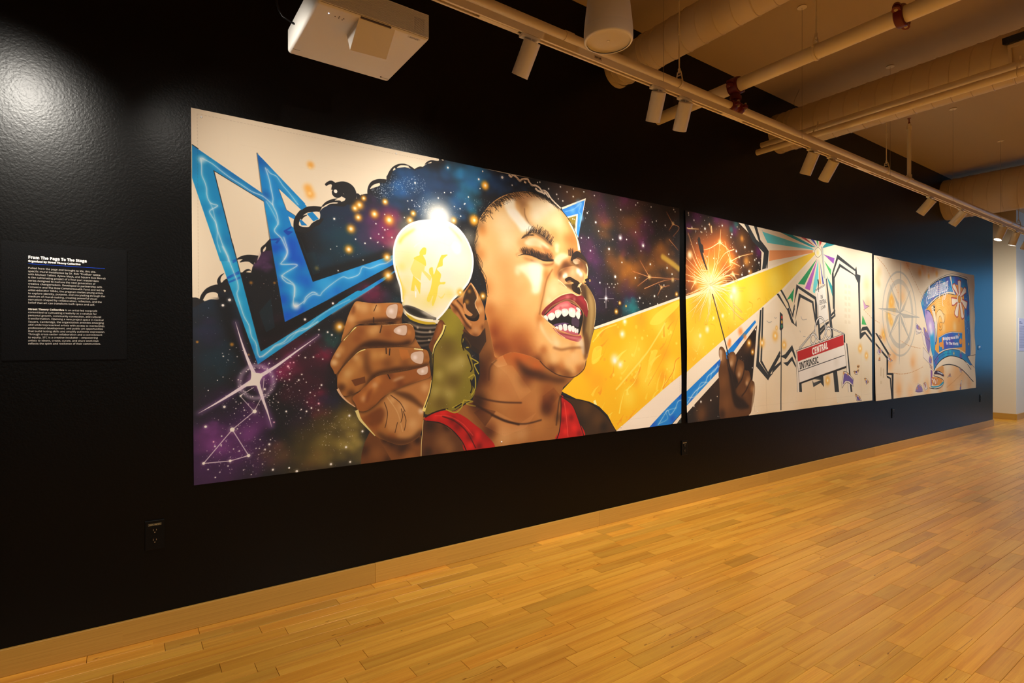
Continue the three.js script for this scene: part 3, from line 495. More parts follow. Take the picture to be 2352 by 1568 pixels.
N('#a02a62', '44.9,125.4,8.4 42.3,129.3,6.4', 0.85); N('#d64a8c', '44.6,125.4,3.9', 0.8); N('#581a30', '53.3,124.2,20 49.9,138.9,15.8 41.2,113.4,14.8', 0.7); N('#8e1c40', '59.1,146.9,10.1 63.3,120.3,7.5 91.6,86,8.1', 0.8); N('#1f4c48', '69.6,111.3,8.4 64.7,114.8,6.9', 0.6); N('#1c4a5a', '103.1,92.1,11.4', 0.7); N('#6b1f4a', '90,88.9,13.2', 0.5);
N('#3a2038', '56.3,154.2,16.8', 0.5); N('#5a4a1c', '69.8,165.7,23 59.5,171.5,19 77,155.8,14.2 49.6,177.2,15.1', 0.8); N('#8e7a34', '74.7,165.4,14.1 64.2,172.7,13 80.4,174.5,12.9', 0.75); N('#b09a4c', '76.9,160,8.5 76.8,169.9,8.5', 0.6); N('#6a4a26', '37,174.3,12.1 56.1,182.7,13.4', 0.5); N('#20264a', '66.5,145.3,8.3', 0.5);
// right side, warm nebula
N('#2a1712', '251.3,3.6,32.2 304.5,10.6,47.7 333.6,47.8,50.4', 0.9); N('#4a2612', '239,5.4,20.9 290.5,7.5,23.2 319.3,-1.4,24.5 353.3,4.3,19.6', 0.7); N('#7a4413', '302.3,57.2,27.3 287,57.3,18.4 318.4,55,24.5 341.5,41,20.4 311.5,22.6,18.1 274,25.9,15.7', 0.75); N('#b06a18', '306.6,58.9,18 298.2,52.6,13 349.5,40.3,16.9 355.6,56.6,17 333.4,57,13.9', 0.6); N('#5a1c4c', '264.5,47.6,18.7 256.9,44.6,14.1 315.9,27.1,13.4 323.2,34.4,12.4 301.2,36.6,14.2 274.2,14.5,12.4 301.8,0.1,14.2 270.4,1.7,12.3 326.5,19.9,11.2', 0.5); N('#7a2468', '265.8,48.5,9.9 318.7,32.9,7.3 299,1,7.1', 0.35); N('#4a2052', '270.7,67.9,17.9 275.8,82,16.9 303.4,77.9,16.7', 0.6); N('#1a1512', '280.1,63.5,13.6 286.4,92.2,17.3 322.5,77,18.5 306.8,44,12 343.7,5.5,16.7', 0.8); N('#1b7c80', '304.7,87.7,11.9 309,85.6,8.4', 0.9); N('#3a2410', '340.9,73.1,24.3 348.7,80,18.1', 0.7); N('#5a3a12', '263.9,3.6,13.2 246.4,1.6,13.8', 0.6);
N('#8c7a20', '243.6,24.8,7.4', 0.9);
// olive hair behind the neck
F('#7d6f1c', '133.6,99.1 140.7,92.7 148.8,97.2 151.5,105.1 149.5,112.3 151.3,117.1 155.9,121.1 157.7,126.8 159.1,134.9 156.7,139.7 159.4,145.5 156.5,150.2 150.9,153.1 143.6,156.9 134.7,156.3 123.6,157.4 127.1,146.2 128.9,133.9 129,120 132.6,112.3 137.5,104.5');
D('#9a8c24', '143.3,101.3,12.6 145.2,94.9,9.3 140.6,105.2,8.4', 0.7); D('#8a7430', '136,123.2,14.9 148.5,126.6,12.8 139.3,140.5,15.9 130.4,151,13.1', 0.8); D('#c2b060', '143.9,129.7,9.3 149.4,125.8,6.8 140.1,146.1,7.5 130.5,144,7.3 133.2,134.1,5.8', 0.5); D('#5a4412', '139.6,117,10 143.8,137.6,9.3 134.8,152,8.3', 0.6);
stars(300, 208, 262, 92, 165, 0.08, 0.22, ['#ffe9a8', '#fff6d8']);
// fine spray of stars
stars(1800, 0, 250, 20, 183, 0.05, 0.17); stars(800, 0, 130, 60, 183, 0.05, 0.18); stars(800, 120, 215, 18, 90, 0.05, 0.2); stars(1500, 250, 366, 0, 100, 0.06, 0.24); stars(260, 160, 176, 20, 40, 0.06, 0.2, ['#ffffff']);
{ const p = nums('99.4,24.1,4.5 95.5,26.2,3.7 103.4,19.8,4.6 113.8,19.7,4.7 119.5,18,4.8 122.7,31.2,4.8 127.8,31.3,4.1'); for (const [x, y, r] of p) for (let i = 0; i < 90; i++) { const a = rr(0, 6.3), q = r * Math.sqrt(rnd()) * 1.2; dot(x + Math.cos(a) * q, y + Math.sin(a) * q, rr(0.07, 0.22), '#e8f0ff', rr(0.3, 0.9)); } }
{ const p = nums('31,171,7.5 49.8,147,10.5 61.7,156.7,7.5 37.3,136.3,9.5 23.8,174,9.2 13.6,169.7,7.1 19.4,148.2,9.6 69.8,165.7,9.1'); for (const [x, y, r] of p) for (let i = 0; i < 60; i++) { const a = rr(0, 6.3), q = r * Math.sqrt(rnd()) * 1.2; dot(x + Math.cos(a) * q, y + Math.sin(a) * q, rr(0.07, 0.25), '#f4e8ea', rr(0.3, 0.8)); } }
k.restore();

// curls along the edge of the hair
const CURL = '#1d1c1f';
F(CURL, '3.1,92.4 4,89.9 6,87.2 8.6,85.6 11,85 11.7,86.2 11.1,89.6 9.7,89 7.1,89.2 5.5,90.7 4.6,93.6 3.5,93.6'); F(CREAM, '4.6,93.6 5.1,91.5 6.6,89.8 8.6,88.9 10.6,89.2 11.2,90.8 11.3,92.4 7.8,92.5');
F(CURL, '-0.4,92.4 0.7,91.9 2.1,92 3.5,92.8 4.9,93.6 -0.1,96.6');
F(CURL, '11.4,85.4 10.7,83.8 11.1,81.9 12.3,80.2 13.8,79.2 13.4,79.9 12.5,81.2 12.2,82.9 12.7,84.5 13.4,83.2 14.9,81.9 16,82.7 16,87.7 13,88.7'); F(CREAM, '13.6,87.5 14.6,87.8 14.1,88.7');
B(CURL, 4.2, 0.4, '29.3,71.1 26.9,70.5 24.2,70.3 21.5,70.9 19.5,71.9'); B(CURL, 4.4, 0.4, '28.1,71.9 25.7,71.2 23.4,71.8 21.1,73.1'); F(CURL, '26.5,77.3 25.3,76.3 23.7,76.7 22.2,78.1 21.4,78.3 21.4,79.4 23.7,78.8 26.1,78.6'); F(CREAM, '23.9,77.9 25.5,77.1 26.3,77.3 26.1,78'); 
F(CURL, '31.1,67.5 30.9,65.4 31.7,64 33,62.8 36,59.7 36.6,64.9 35.8,65.8 32.5,66.5'); F(CREAM, '32,66.8 32.2,65.5 33.4,64 33.4,65.2 32.9,66.3');
D('#5a3560', '32.5,69.6,3.8 29.7,71.9,2.9', 0.5);
// big ring curl
F(CURL, '47.3,52.8 47.5,48.7 48.9,45.5 51,42.7 54.1,40.7 57.6,39.7 61.2,39.5 62.3,39.8 60.7,42.6 58.5,42.8 55,43.5 52.8,45 51,47.4 50.3,51.1 54.9,51.4 56.7,49.4 58.5,47.9 61.2,46.2 63.2,45.9 61.1,49.3 58.4,51 55.8,53.6 52.2,55.1 49.6,54.7 47.9,54');
F(CREAM, '50.5,51.3 50.6,49.2 51.4,46.9 53.2,44.9 56.7,43.1 61,42.6 61.1,46.2 58.5,47.4 56.2,49.5 55.6,50.5 53.1,50.7');
F(CURL, '62.1,39.6 63.9,37.1 66.2,35.4 69,34.1 71.1,33.7 69.5,34.9 72.3,34.6 73.7,35.1 78,32.3 75.1,37.4 68.1,37.9 63.9,38.9'); F(CREAM, '63.5,39 65.3,37.6 68.5,36.2 71.2,35.9 70.6,36.5 67.1,37.2 64.6,38.9');
B(CURL, 1.2, 3.4, '64.4,27.3 65.9,26 67.7,25.3 69.1,26.2 69.4,28 69.1,29.5'); B(CURL, 2.4, 9, '69.1,29.5 69.5,31.2 70.7,31.6 71.6,30.7 71.9,29.3 70.5,28.3 72.8,27.3 75.2,27.1 77.3,28.2 77.8,30.5 76.5,33.5'); dot(...nums('70,29.8')[0], 1.0, '#f7efe2');
F(CURL, '75.1,34.6 76.6,32.1 78,32.3 81.8,32.2 83.8,30.5 86.3,29 88.8,28.9 84.8,34.2 77.5,36.2'); B(CURL, 0.6, 3, '80.7,30.2 82.4,30 83.3,31.1');
F(CURL, '88.5,28.9 88.3,26.5 89.1,23.6 90.8,21.1 93.9,19.3 96.9,18.6 100,18.5 99,20.5 95.9,21 92.3,22.6 90.3,24.8 89.8,28.7'); F(CREAM, '89.9,25.4 91.1,23.7 93.3,22.2 95.9,21.6 95.6,22.8 93.3,23.8 91.8,24.5');
F(CURL, '100.2,18.1 100.9,15.1 103.4,11 107,8.3 111.5,7.2 115.5,8 118.8,9.7 117.1,9.8 113.1,8.6 108.2,9.4 105,12.2 103.4,13.9 101.8,17.5'); F(CREAM, '106.6,10.4 109,8.5 113.1,8 114.3,8.3 109.8,9.7'); F(CREAM, '104,12.5 105,10.7 105.7,11.5');
F(CURL, '118,9.4 121.3,7.1 124.3,6.7 125.6,4.1 129,1.9 134.2,1.3 135.5,-0.2 137.3,1.6 126.4,4.5 123.8,7.4'); F(CREAM, '126.8,4.2 129.4,2.8 129.2,3.6'); PL(CURL, 0.8, '135.1,0.2 135.5,1.7 137.3,1.4 139.1,-0.3');

// blue crown with lightning
const crown = (path, base, fn) => { PF(base, path); clip(path, false, fn); };
k.save(); k.shadowColor = 'rgba(8,8,12,0.9)'; // dark spray beside the crown where it crosses the hair
clip(galaxy, false, () => { SL('#0b0b0f', 7, 8, '13.3,93.6 19.6,113.6 25.7,126', 0.75); SL('#0b0b0f', 6, 7, '49.6,56.5 54.7,71.7 58.2,78.7', 0.7); SL('#0b0b0f', 5, 7, '60.9,76.3 79.6,69.8 103.2,60.6', 0.7); SL('#0b0b0f', 7, 8, '33.8,108.9 50.2,101.3 74,89.6', 0.8); SL('#0b0b0f', 6, 8, '23.6,93.2 29.4,116.6 48,106.1', 0.6); PF('#133642', '50.3,56 53.9,65.5 58.3,64.6 60.9,75.8 57.3,77 53,65.6', 0.35); PF('#14323e', '29.9,98.1 35.6,90.6 37.5,105.8 33.2,108.4', 0.5); });
k.restore();
PL(INK, 0.7, '9.4,28.6 19.5,72.7'); PL(INK, 0.6, '9.4,28.6 32.6,40.6'); PL(INK, 0.5, '0.4,17.9 2.8,19.3'); PL(INK, 0.6, '17.7,64.1 30.5,118.4 59.8,100.2'); PL(INK, 0.8, '29.6,16.5 31.9,36.8', 0.5); PL(INK, 0.5, '39.7,32.8 43.7,43.7 48.3,46.3', 0.7);
PL(INK, 0.7, '32.7,40.3 39.8,91.2', 0.45);
crown('0.3,18 32,36.7 32.6,40.6 9.4,28.6 19.5,72.7 12.2,73.3 0.2,34', '#0b8ccd', () => { D('#0767b4', '28.4,36.3,9.6 18.6,30.2,7.2 13.9,26.5,4.3', 0.8); D('#16a8e0', '3.9,42.2,6.2 8.7,56.3,7 12.6,68.9,7.1 3,35,5.2', 0.7); D('#0a79c4', '11.7,48.5,4.2 16.3,62.9,4.7 2.1,19.1,4.8', 0.6); });
crown('19.5,72.7 12.2,73.3 9.8,64.9 29.1,125 59.8,103.2 59.8,100 30.5,118.4 17.7,64.1', '#129fdc', () => { D('#0a6cc8', '29.7,123.1,5.8 39.5,118.5,4.7 20.5,101.8,2.8 25.8,116.6,3.7 52.3,108.3,4.4', 0.7); D('#35b8ea', '19.8,93.4,4.8 15.3,74.8,5.2 18.3,84.2,4.4 24.3,108.1,4.1 45.8,111.4,3.9', 0.6); D('#0a62c4', '56.7,103.7,4.9', 0.6); });
PF('#0b57c4', '17.6,72.5 19.2,71.5 19.5,72.8 17.8,74', 0.8); PF('#0b57c4', '14.9,81.1 20.6,77.5 20.9,79 15.3,82.1', 0.85); PF('#0b57c4', '15.5,83.3 21.2,80.2 21.4,81.3 15.7,84.2', 0.75);
crown('28.9,125.1 86,84.5 81.2,84.8 30.7,118.6', '#159fe0', () => { D('#0b6fd0', '31.3,123.8,5 43.7,115.4,3.9 66.9,98.9,4.1', 0.6); });
crown('64.5,96.8 97.4,75.9 104.8,71.2 104.8,72.2 97.7,77.8 64.5,99.8 ', '#1496dd', () => { D('#0e62cf', '104.4,71.7,4.6 95.8,77.8,3.7', 0.8); });
crown('73.3,91.2 87.1,84.2 81.9,84.4 70.5,91.6', '#159fe0', () => 0);
crown('29.6,16.5 53.4,38.9 53.3,41 51.5,42.4 39.7,32.8 43.7,43.7 48.3,46.3 47.7,48.1 44.7,46.9 46.3,51.9 47.2,52.5 57.1,80.9 104.1,62.1 104.9,68.5 104.1,67.7 64.6,90.4 74,85.4 42.4,103 42.5,103.1 36,62.3 35.8,60.2 32.6,40.6 32,36.7', '#0b84d4', () => {
  D('#0a55b0', '30.6,19.7,5.6 34.2,23.3,4.5 33.4,37.8,4.5', 0.8); D('#12a0e4', '35.5,45.3,6.1 37.3,52.9,5.3 41.1,40.6,3.9 48.8,37.6,4.7', 0.7); D('#0a4fcf', '46,61.7,9.8 49.2,70,8.5 44.1,65.8,7.1 37.8,64.4,5.7', 0.85); D('#0b5fd6', '38.9,82.7,7 54.3,81.1,6 37.8,74.2,5.1 50.4,80,6.6', 0.7); D('#1b9ff0', '43.4,75.8,7.1 47.1,85.5,8.5 42.2,67.3,4.5', 0.75); D('#3cb4f6', '63.7,81.2,9.6 77.7,74.1,9.3 92.5,68,8.9 48.4,86.8,5.2', 0.7); D('#0a55d8', '43.8,100.2,7.1 50.2,96.7,5.9 41.4,91,5.8', 0.85); D('#1a86ee', '56.8,90.3,8.7 67,87.1,6.2', 0.6); D('#0b66d8', '70.5,85,4.2', 0.5); D('#0b4fd0', '101.3,65.7,4.5', 0.5);
});
crown('31.6,18.3 54.3,40.3 51.5,42.7 39.9,32.8 ', '#0d86cf', () => { D('#0a5cb4', '34,20.5,5', 0.8); D('#2aa6e0', '48.1,37.6,3.9', 0.6); });
PF('#0d86cf', '54.3,44.3 57.3,42.9 60.6,46.3 57.7,48'); PF('#0c7cc8', '50.3,48.3 51.4,47.9 54.5,50.6 51.4,50.9'); B(CURL, 1.6, 0.4, '51,47.4 52.3,46.1 54.3,45');
PF('#0b3fb4', '35.7,60 40.6,58.6 41,59.2 38.9,62 38,61.5 39.1,60.2 35.9,60.6', 0.85); PF('#0b3fb4', '42.1,54.9 46,52.1 46.5,52.7 44,54.5 47.1,54.8 44.4,57.1 42.9,55.9', 0.85);
bolt('4,23.8 4.3,27.4 4.4,31.8 5.7,35.3 6.4,38.1 6.5,41.1 7.1,43.5 8.4,45.2 11.2,46 7.8,48.8 8.4,51.1 10.2,54.2 11,57.9 12,61.1 13.3,65.1 15.6,70.5 15.9,73', 1.3); bolt('4.7,23.7 8.9,25.5 12.2,27.9 16.6,30.9 22,33.8 26.9,36.5 31.9,38 34.8,40 37,42', 1.1); bolt('7.8,44.9 9.1,48.1 10,52.4 11,57.9 10.8,63.1 12.3,68.9', 0.7); dab(...nums('4.5,24.3,3.1')[0], '#ffffff', 0.6);
bolt('13.2,65.8 15.4,70.6 16.9,74.7 18.3,78.7 19.8,82.9 20.2,86.6 19.6,89.2 20.9,94.2 22.8,100.5 25.1,105.1 26.2,110.6 28.2,114.1 29.3,120.1 30.9,121 35.4,117.5 37.5,115.4 41.6,113.6 44.6,110.5 48,108.3 53.2,106.5 59.8,102.3', 1.2);
bolt('33.5,23.2 35.3,29 36.3,34.3 37.1,38.5 37,42 38.8,46.1 39.6,51.1 37.7,55.3 41,58.8 42.8,62.6 44,66.1 42.4,69.8', 1.3); bolt('34.2,23.7 36,25.7 39,26.8 42,31 45.3,34.5 49.9,40.2', 0.9); bolt('33.7,40.5 36.3,44.5 38.5,48.9 39.7,51.9', 0.7);
bolt('42.3,58.1 44.1,64.5 43.4,68.5 40.9,72 41.5,72.6 49.1,72.4 41.5,78.3 43.3,81.8 47.1,83.5 47.4,89.5', 1.2); bolt('41,78.5 46.9,82.5 47.7,86 46.8,92.3 48.1,94.5 52.4,91.6 53.3,89.4 56.9,86.5 59.5,87.3', 1.2); bolt('52.2,92.9 54.2,89.8 57.5,87.6 60.9,88.1 62.3,86.1 67.1,81.7 73.4,77.2 77,77.6 82.8,75.1 85,70.7 89.5,71.1 95.5,68.4 99.4,67.4 103.3,64.5', 0.9); dab(...nums('48.1,94.3,3.5')[0], '#ffffff', 0.8);
bolt('31.3,121.2 37.5,116 43.7,113.4 50.2,106.7 54.1,105.7 60.1,99.8 67.7,94.7 77.6,89.5', 0.7); bolt('67.3,98.2 78.6,90.8 92,81.6', 0.5);

// glowing dust, stars and the constellation
G('86.1,31.4,2.8 83.5,35.6,4.5 80.9,37.8,3.7 82.8,42.7,3.8 99,31.6,3.3 92.4,39.6,4.3 101.4,41.9,5.3 78.5,49.7,4.3 77.1,61.4,4.1 99.9,63.9,4.5 100.5,74.5,5.4 116.9,36.1,3.2 114.8,40.5,3.9 168.7,11.1,4.7 144.9,36.9,3.9 160,34.9,5.8 71.6,105.1,5 74.7,105.2,1.8');
D('#b07a2a', '26.2,83.2,1.4 37.5,82.6,1.1 17.1,114.8,1 24.8,120,0.98 1.9,113.6,0.76 17.1,114.7,1.6 1.9,113.4,1', 0.9); D('#6a6440', '59.3,73.3,2', 0.9);
dots('69.1,45.2,0.63 70.4,60.3,0.28 66.9,62.2,0.28 86.6,57,0.44 81.1,55.2,0.36 90,53.8,0.37 93.3,45.1,0.37 98.7,39,0.38 103.4,39.1,0.3 94.1,55.9,0.37 97.4,52.6,0.38 97.6,57.9,0.3 103.1,52,0.38 97.3,46.8,0.3 98.7,48,0.45 100.5,47.5,0.3 111.1,39.2,0.39 71,73.8,0.42 85.4,66.7,0.36 118.3,17.5,0.63 141,4.3,0.67 163.9,7.8,0.8 182.5,3.5,1.1 155.9,20.5,0.52 134,24.3,0.49 138.4,20.3,0.42 143,19.6,0.42 121.1,31.3,0.4 145.5,28,0.42 135.2,33.2,0.5 136.9,30.7,0.41 113.3,29.1,0.39 116.1,28.3,0.39 114,33.9,0.39 90,53.8,0.44 93.2,45,0.37 94.9,50.9,0.37 97.4,52.6,0.38 94.5,55.5,0.3 86.6,57,0.36 81.1,55.3,0.36 103,52,0.38 150,33.5,0.51 149.6,28.8,0.51 153.3,25.1,0.43 152.8,25.5,0.43 164.8,13.7,0.44 190.6,7.5,0.56');
dots('16.2,92.4,0.83 13.2,95.2,0.71 52.8,101.4,0.73 67.9,92.1,0.69 60.2,106.8,0.47 64.9,108.1,0.55 60,109.5,0.34 67.2,109.6,0.55 55.3,115.3,0.33 47.5,117.1,0.33 49.4,120.8,0.39 52.8,121.9,0.47 57.1,121.7,0.47 62.1,122.9,0.41 34.6,124.6,0.38 13.2,120.6,0.35 44.8,130.4,0.45 50.9,130.9,0.46 39.8,129.3,0.38 49.3,133.9,0.53 38.1,133,0.32 40.7,132.5,0.32 44.5,133.5,0.39 61.3,137.1,0.54 60.3,138.7,0.34 53.2,135.2,0.33 55.2,140.9,0.4 57.7,142.7,0.34 38,140.8,0.32 36.6,143.2,0.32 34.3,141.4,0.31 38.8,145.1,0.26 50.5,149.7,0.4 55.8,149.3,0.54 53.2,150.9,0.53 59.5,150.7,0.41 53.6,146,0.4 42.8,150.2,0.52 50.1,154.2,0.33 76.6,155,0.71 84.1,164.5,0.72 74.5,172.5,0.71 76.7,181,0.64 66,181,0.76 47.9,182.5,0.79 35.9,180.1,0.63 34.3,166.7,0.63 18.8,143.7,0.3 18.7,147,0.3 22.6,148.1,0.36 18,149.5,0.24 22.5,150.9,0.3 19.3,157.3,0.3 20.7,159.7,0.3 25,152.9,0.31 12.2,160.3,0.35 29.9,163.8,0.31 34.9,164.4,0.32 30.9,176.5,0.31 32.2,169.1,0.44 34.6,170.3,0.32 29.5,168.3,0.31 28,168.1,0.31 20.1,168.6,0.36 17.5,167.3,0.3 11.9,164.8,0.35 9.2,165.1,0.41 6.1,176.1,0.35 11.2,178.2,0.29 9.2,180.4,0.35 14.9,175.5,0.36 25.5,181.2,0.31 21.9,178.4,0.3 5.2,155,0.69 13.5,145.8,0.71');
dots('43.9,126.4,0.58 45,124.5,0.32 36.7,155.4,0.44 8.6,162.8,0.41 46.8,124.4,0.39 59.7,147.1,0.54', '#ffc4d8');
for (const s of ['28.3,132.1 24.8,123.6 21.9,114.7 18.8,103.3', '28.3,132.1 37.4,126.5 48.8,118.1 60,110', '28.3,132.1 18.3,138.6 9.9,143.8 2.2,148.2', '28.3,132.1 31.2,142.5 33.5,149.8 35.6,157.8']) { SL('#a070b4', 2.2, 6, s, 0.5); B('#efe2ea', 2.1, 0.1, s); }
D('#d8b4e0', '28.3,132.1,6.2', 0.45); F('#f4ece6', '25.4,125.6 26.5,128.8 31.3,130.2 30,134.1 29.7,138.6 28.2,135.9 22.9,136 25.3,133.2 25.9,130.1'); soft(4, () => { k.strokeStyle = 'rgba(230,200,235,0.55)'; k.lineWidth = 1.8; const [x, y] = nums('28.5,134')[0]; k.beginPath(); k.ellipse(x, y, 8, 8.4, 0, 0, 7); k.stroke(); });
PL('#e9d9e4', 0.45, '27.2,149.1 17,157.5 4.2,172.9 15.9,173.1 24.4,171.4 17,157.5', 0.85); PL('#e9d9e4', 0.35, '27.2,149.1 20.6,140.7 27,136.8', 0.8); PL('#e9d9e4', 0.35, '27.2,149.1 31.2,141.2 32,132.2', 0.8); dots('27.4,149.1,1.2 17,157.5,1.3 4.2,172.9,0.75 15.9,173.1,0.83 24.4,171.4,0.98 32.3,137.9,0.63 20.9,140.8,0.54', '#fbf3ea');
{ const [x, y] = nums('28.8,134')[0]; for (let i = 0; i < 120; i++) { const a = rr(0, 6.3), q = 7 + 14 * rnd() ** 2; dot(x + Math.cos(a) * q * 1.1, y + Math.sin(a) * q, rr(0.12, 0.34), '#fdf4f2', rr(0.5, 1)); } }
// right side stars and sparks
dots('229.7,-0.8,0.61 233.4,2,0.62 222.4,5.1,0.61 239.7,4.7,0.52 246,1.5,0.42 229.8,7.9,0.62 235.6,11.8,0.62 231.3,10.9,0.51 245.7,7.2,0.64 214.5,1.6,0.6 259.6,17.3,0.65 267.2,3.3,0.55 268.2,23.3,0.89 271.1,29.6,0.56 295.3,10.3,0.7 312.6,4.2,0.61 331,3.3,0.63 323.8,16.4,0.62 332.3,15.4,0.63 337.3,14,0.63 348.3,16.4,0.78 359.1,1.9,0.66 260.6,35.7,0.55 253.3,36.6,0.54 301.7,32.8,0.59 286.2,34.4,0.58 312.2,26,0.6 262.3,45.2,0.66 296.1,51.3,0.59 318.3,40.4,0.49 352.4,40,0.65 350.1,51.7,0.91 329.3,50.2,0.87 311.3,62.5,0.85 288.5,63,1.2 280,69.1,0.45 284.7,68.8,0.46 288.4,69,0.46 291.2,68.2,0.46 281.7,71.6,0.46 287,71.3,0.46 271.8,68.6,0.67 276.7,83.1,0.45 314.2,81.2,0.49 316.2,78.3,0.85 333.9,76,1 345.8,66.4,0.64 348.8,75.6,0.65 337.7,82.3,0.63 356.4,56.5,0.79 320.1,82.2,0.49 328.4,82.4,0.5'); dots('294.6,32.5,1.3 320.9,35.9,1.2 282,42.1,1 278.2,80.1,1.2'); PL('#efe6f0', 0.5, '278.3,72.3 278.1,87.6', 0.6); PL('#efe6f0', 0.4, '270.5,80.8 286.6,80.1', 0.5); D('#ffffff', '294.6,31.8,3.5 278.2,80.1,2.9 320.9,35.5,3', 0.5);
G('289.2,90,3.5 293.2,83.2,2.6 300.2,85.4,1.7 362.2,73.1,3.4'); G('168.9,11,3.9');
for (const s of ['328,60.7 317,48.1', '328,60.7 308.1,57.3', '328,60.7 313.7,68.9', '328,60.7 365.8,60.2', '321.8,70.5 342.7,63.5 355.5,60.8', '342.6,68.3 337.8,75.3', '342.6,68.3 353,66.2', '358,14.2 350.1,4.7', '358,14.2 353,20', '358,14.2 365.4,16.5 357.8,24.8', '352.9,27.4 364.2,35.8', '339.5,65.9 342.6,68.3']) { SL('#c0501c', 0.8, 3, s, 0.5); B('#ffc080', 0.4, 0.1, s, 0.9); }
SL('#d8b040', 4.5, 5, '344.6,42.8 355.8,47.1 365.6,51.6', 0.8); D('#ffd890', '328,60.7,3.2 357.2,61.2,3.2 358,13.7,2.6 342.6,68.3,2.6', 0.8);
// pale drawn curls on the top edge
for (const s of ['187.9,0.6 189.7,1.8 191.6,0.3 194.6,1.8 197.3,3.5 198.9,2.3 203.8,1.3 205.1,3 207.6,4.9 210.8,4.6 214,5.6 215.9,7.1 219.1,7.1 221.8,8.5 223.7,10.8 226.4,13 230.4,15.5 233.7,17.4', '210.4,6.4 212.6,7.9 215.9,8.4 219.1,9.4', '218.5,7.5 221.1,9.7 223,11.4', '200.7,3.5 202.6,4']) { B('#f3dfc8', 1.6, 1.1, s); }
for (const s of ['188.6,0.3 190.9,1.4 194.6,2.2 197.3,3.8 200.7,2.1 204.4,3.5 208.2,5.3 213.3,6.3', '215.9,6.9 219.8,7.8 223,11.4']) L('#3a2a20', 0.3, s, 0.9);
// small right tip of the crown
PF('#f6e6cf', '234.1,16.8 258.4,6.5 249.5,38.6 248.9,38.7 249.5,39.5 246.7,32.9'); PF('#2c86e2', '234.7,18.2 257.2,8.1 250.4,36.4 248.4,33.4 249.6,20 238.8,23.1'); D('#6ab4f4', '251.2,11.9,5.4 253.5,21.8,4.3 244.9,17.4,4.2', 0.6); PF('#f6e6cf', '238.6,23 250.2,19.2 248.6,34.3 247.4,31.2 248.6,21 239.7,23.7'); PF('#8c761c', '239.7,23.7 248.6,20.9 246.9,30.8 243.6,26.7'); D('#3a2c0c', '246,29.1,3.2', 0.7); bolt('237.7,19.2 246.2,16.3 253.7,10.7 251.1,17.5 253.5,19.9 251.5,28.5', 0.5); dots('245.1,23.6,0.53 246.8,23.7,0.42');

// yellow beam, white band and blue band at the lower right
PF('#f3e6d2', '265.2,102.4 366.4,75 367.3,79 265.6,104.2'); 
const BEAM = '265.1,104.7 368,76.6 368.5,140.8 287.3,182.8 278.5,169.8 269.6,162.6 259.6,158.3 247.4,155.8 232.3,149.2 249.3,136.2 257,128 262.3,112.1';
PF('#f7be16', BEAM);
clip(BEAM, false, () => {
  D('#f6a81a', '257.6,122.6,15.9 275.6,109.7,13.2 288.9,104,10.2 267.3,143,14.1 316.9,95.7,13.1 346.4,123.7,10.1', 0.7); D('#fbe04a', '309.3,123.2,22.4 337.7,95.3,16.1 295.2,132.6,17.2 346.8,103.3,15.1 324.9,143.3,20.6 354.1,136.2,15.3 301.7,157,15.1', 0.75); D('#f59c1c', '356.4,92.8,11.6 257.4,135.3,9.6 343,142,8.8 310.3,144.8,7.1 282.3,98.4,7.8', 0.55);
  for (let i = 0; i < 46; i++) { const x = rr(262, 360), y = rr(95, 180), a = rr(-1.3, -0.5), l = rr(4, 22); B(rnd() < 0.6 ? '#fdec62' : '#f49a18', rr(0.8, 3.4), 0.2, `${x},${y} ${x + Math.cos(a) * l * 0.5 + rr(-2, 2)},${y + Math.sin(a) * l * 0.5 + rr(-2, 2)} ${x + Math.cos(a) * l},${y + Math.sin(a) * l}`, rr(0.35, 0.85)); }
  for (let i = 0; i < 60; i++) dot(rr(265, 362), rr(100, 178), rr(0.3, 1.6), rnd() < 0.65 ? '#fbe95c' : '#f5a623', rr(0.35, 0.8));
  F('#fbe44e', '327.8,98.5 337.8,89.2 361.5,79.2 365.5,82.2 346.9,95.1 337.6,99.3', 0.7); F('#fbe44e', '325,133.4 329.7,121.5 337.2,120.6 334.1,126.6 324.9,141.3', 0.7); F('#fbe44e', '262.5,130 264.5,119 272.9,117.2 270.1,127.4', 0.6);
  L('#f0891a', 0.8, '342.8,152.2 355.6,139.3 359,130.1 363.9,127', 0.8); L('#f59a1a', 0.6, '324.8,149.3 346.4,123.7 364.5,91.6', 0.6); L('#fdf07a', 1.6, '288.1,150.5 304.8,137.7 325.2,121.4 346.9,98.2', 0.6); L('#fdf07a', 1, '264,113.4 275.6,104.1 288.9,100.2', 0.5);
  D('#fff6cc', '286.5,127.2,7 292.8,131.4,4.6 295.6,107.5,5 298.5,97.6,3.9 360.1,155,0.13', 0.95); D('#ffffff', '286.9,128.2,2.9 292.8,131.4,1.8 295.3,107.5,1.8 298.5,97.6,1.5', 0.9); B('#fdf29a', 2.6, 0.4, '264.6,157.7 267,162.5 272.1,166.5 276.6,171.5');
});
PF('#f1e4d2', '368.5,140.2 287.3,182.8 290.3,184.5 371,185.1 371.8,140.3'); PF('#0d7fdc', '369,156 324.9,183.2 353.2,183.8 368.7,172.8'); clip('369,156 324.9,183.2 353.2,183.8 368.7,172.8', false, () => { D('#0a55cc', '330.1,181.7,8.6 364.9,159.5,7.8 354.9,178.6,6.4', 0.8); bolt('336.2,182.2 342.4,176.6 348.7,170.9 351.8,175.2 358.2,170.5 361.6,164.5 366.5,163.2', 1); bolt('337.7,181.3 348.6,178.1 347.1,171.8 359.8,169.6', 0.6); });
PF('#1c2420', '358.8,184.3 368.7,176 368.5,185.1'); PL(INK, 0.5, '352.9,184 367.6,173.5');
stars(14, 362, 366, 176, 182, 0.1, 0.25);

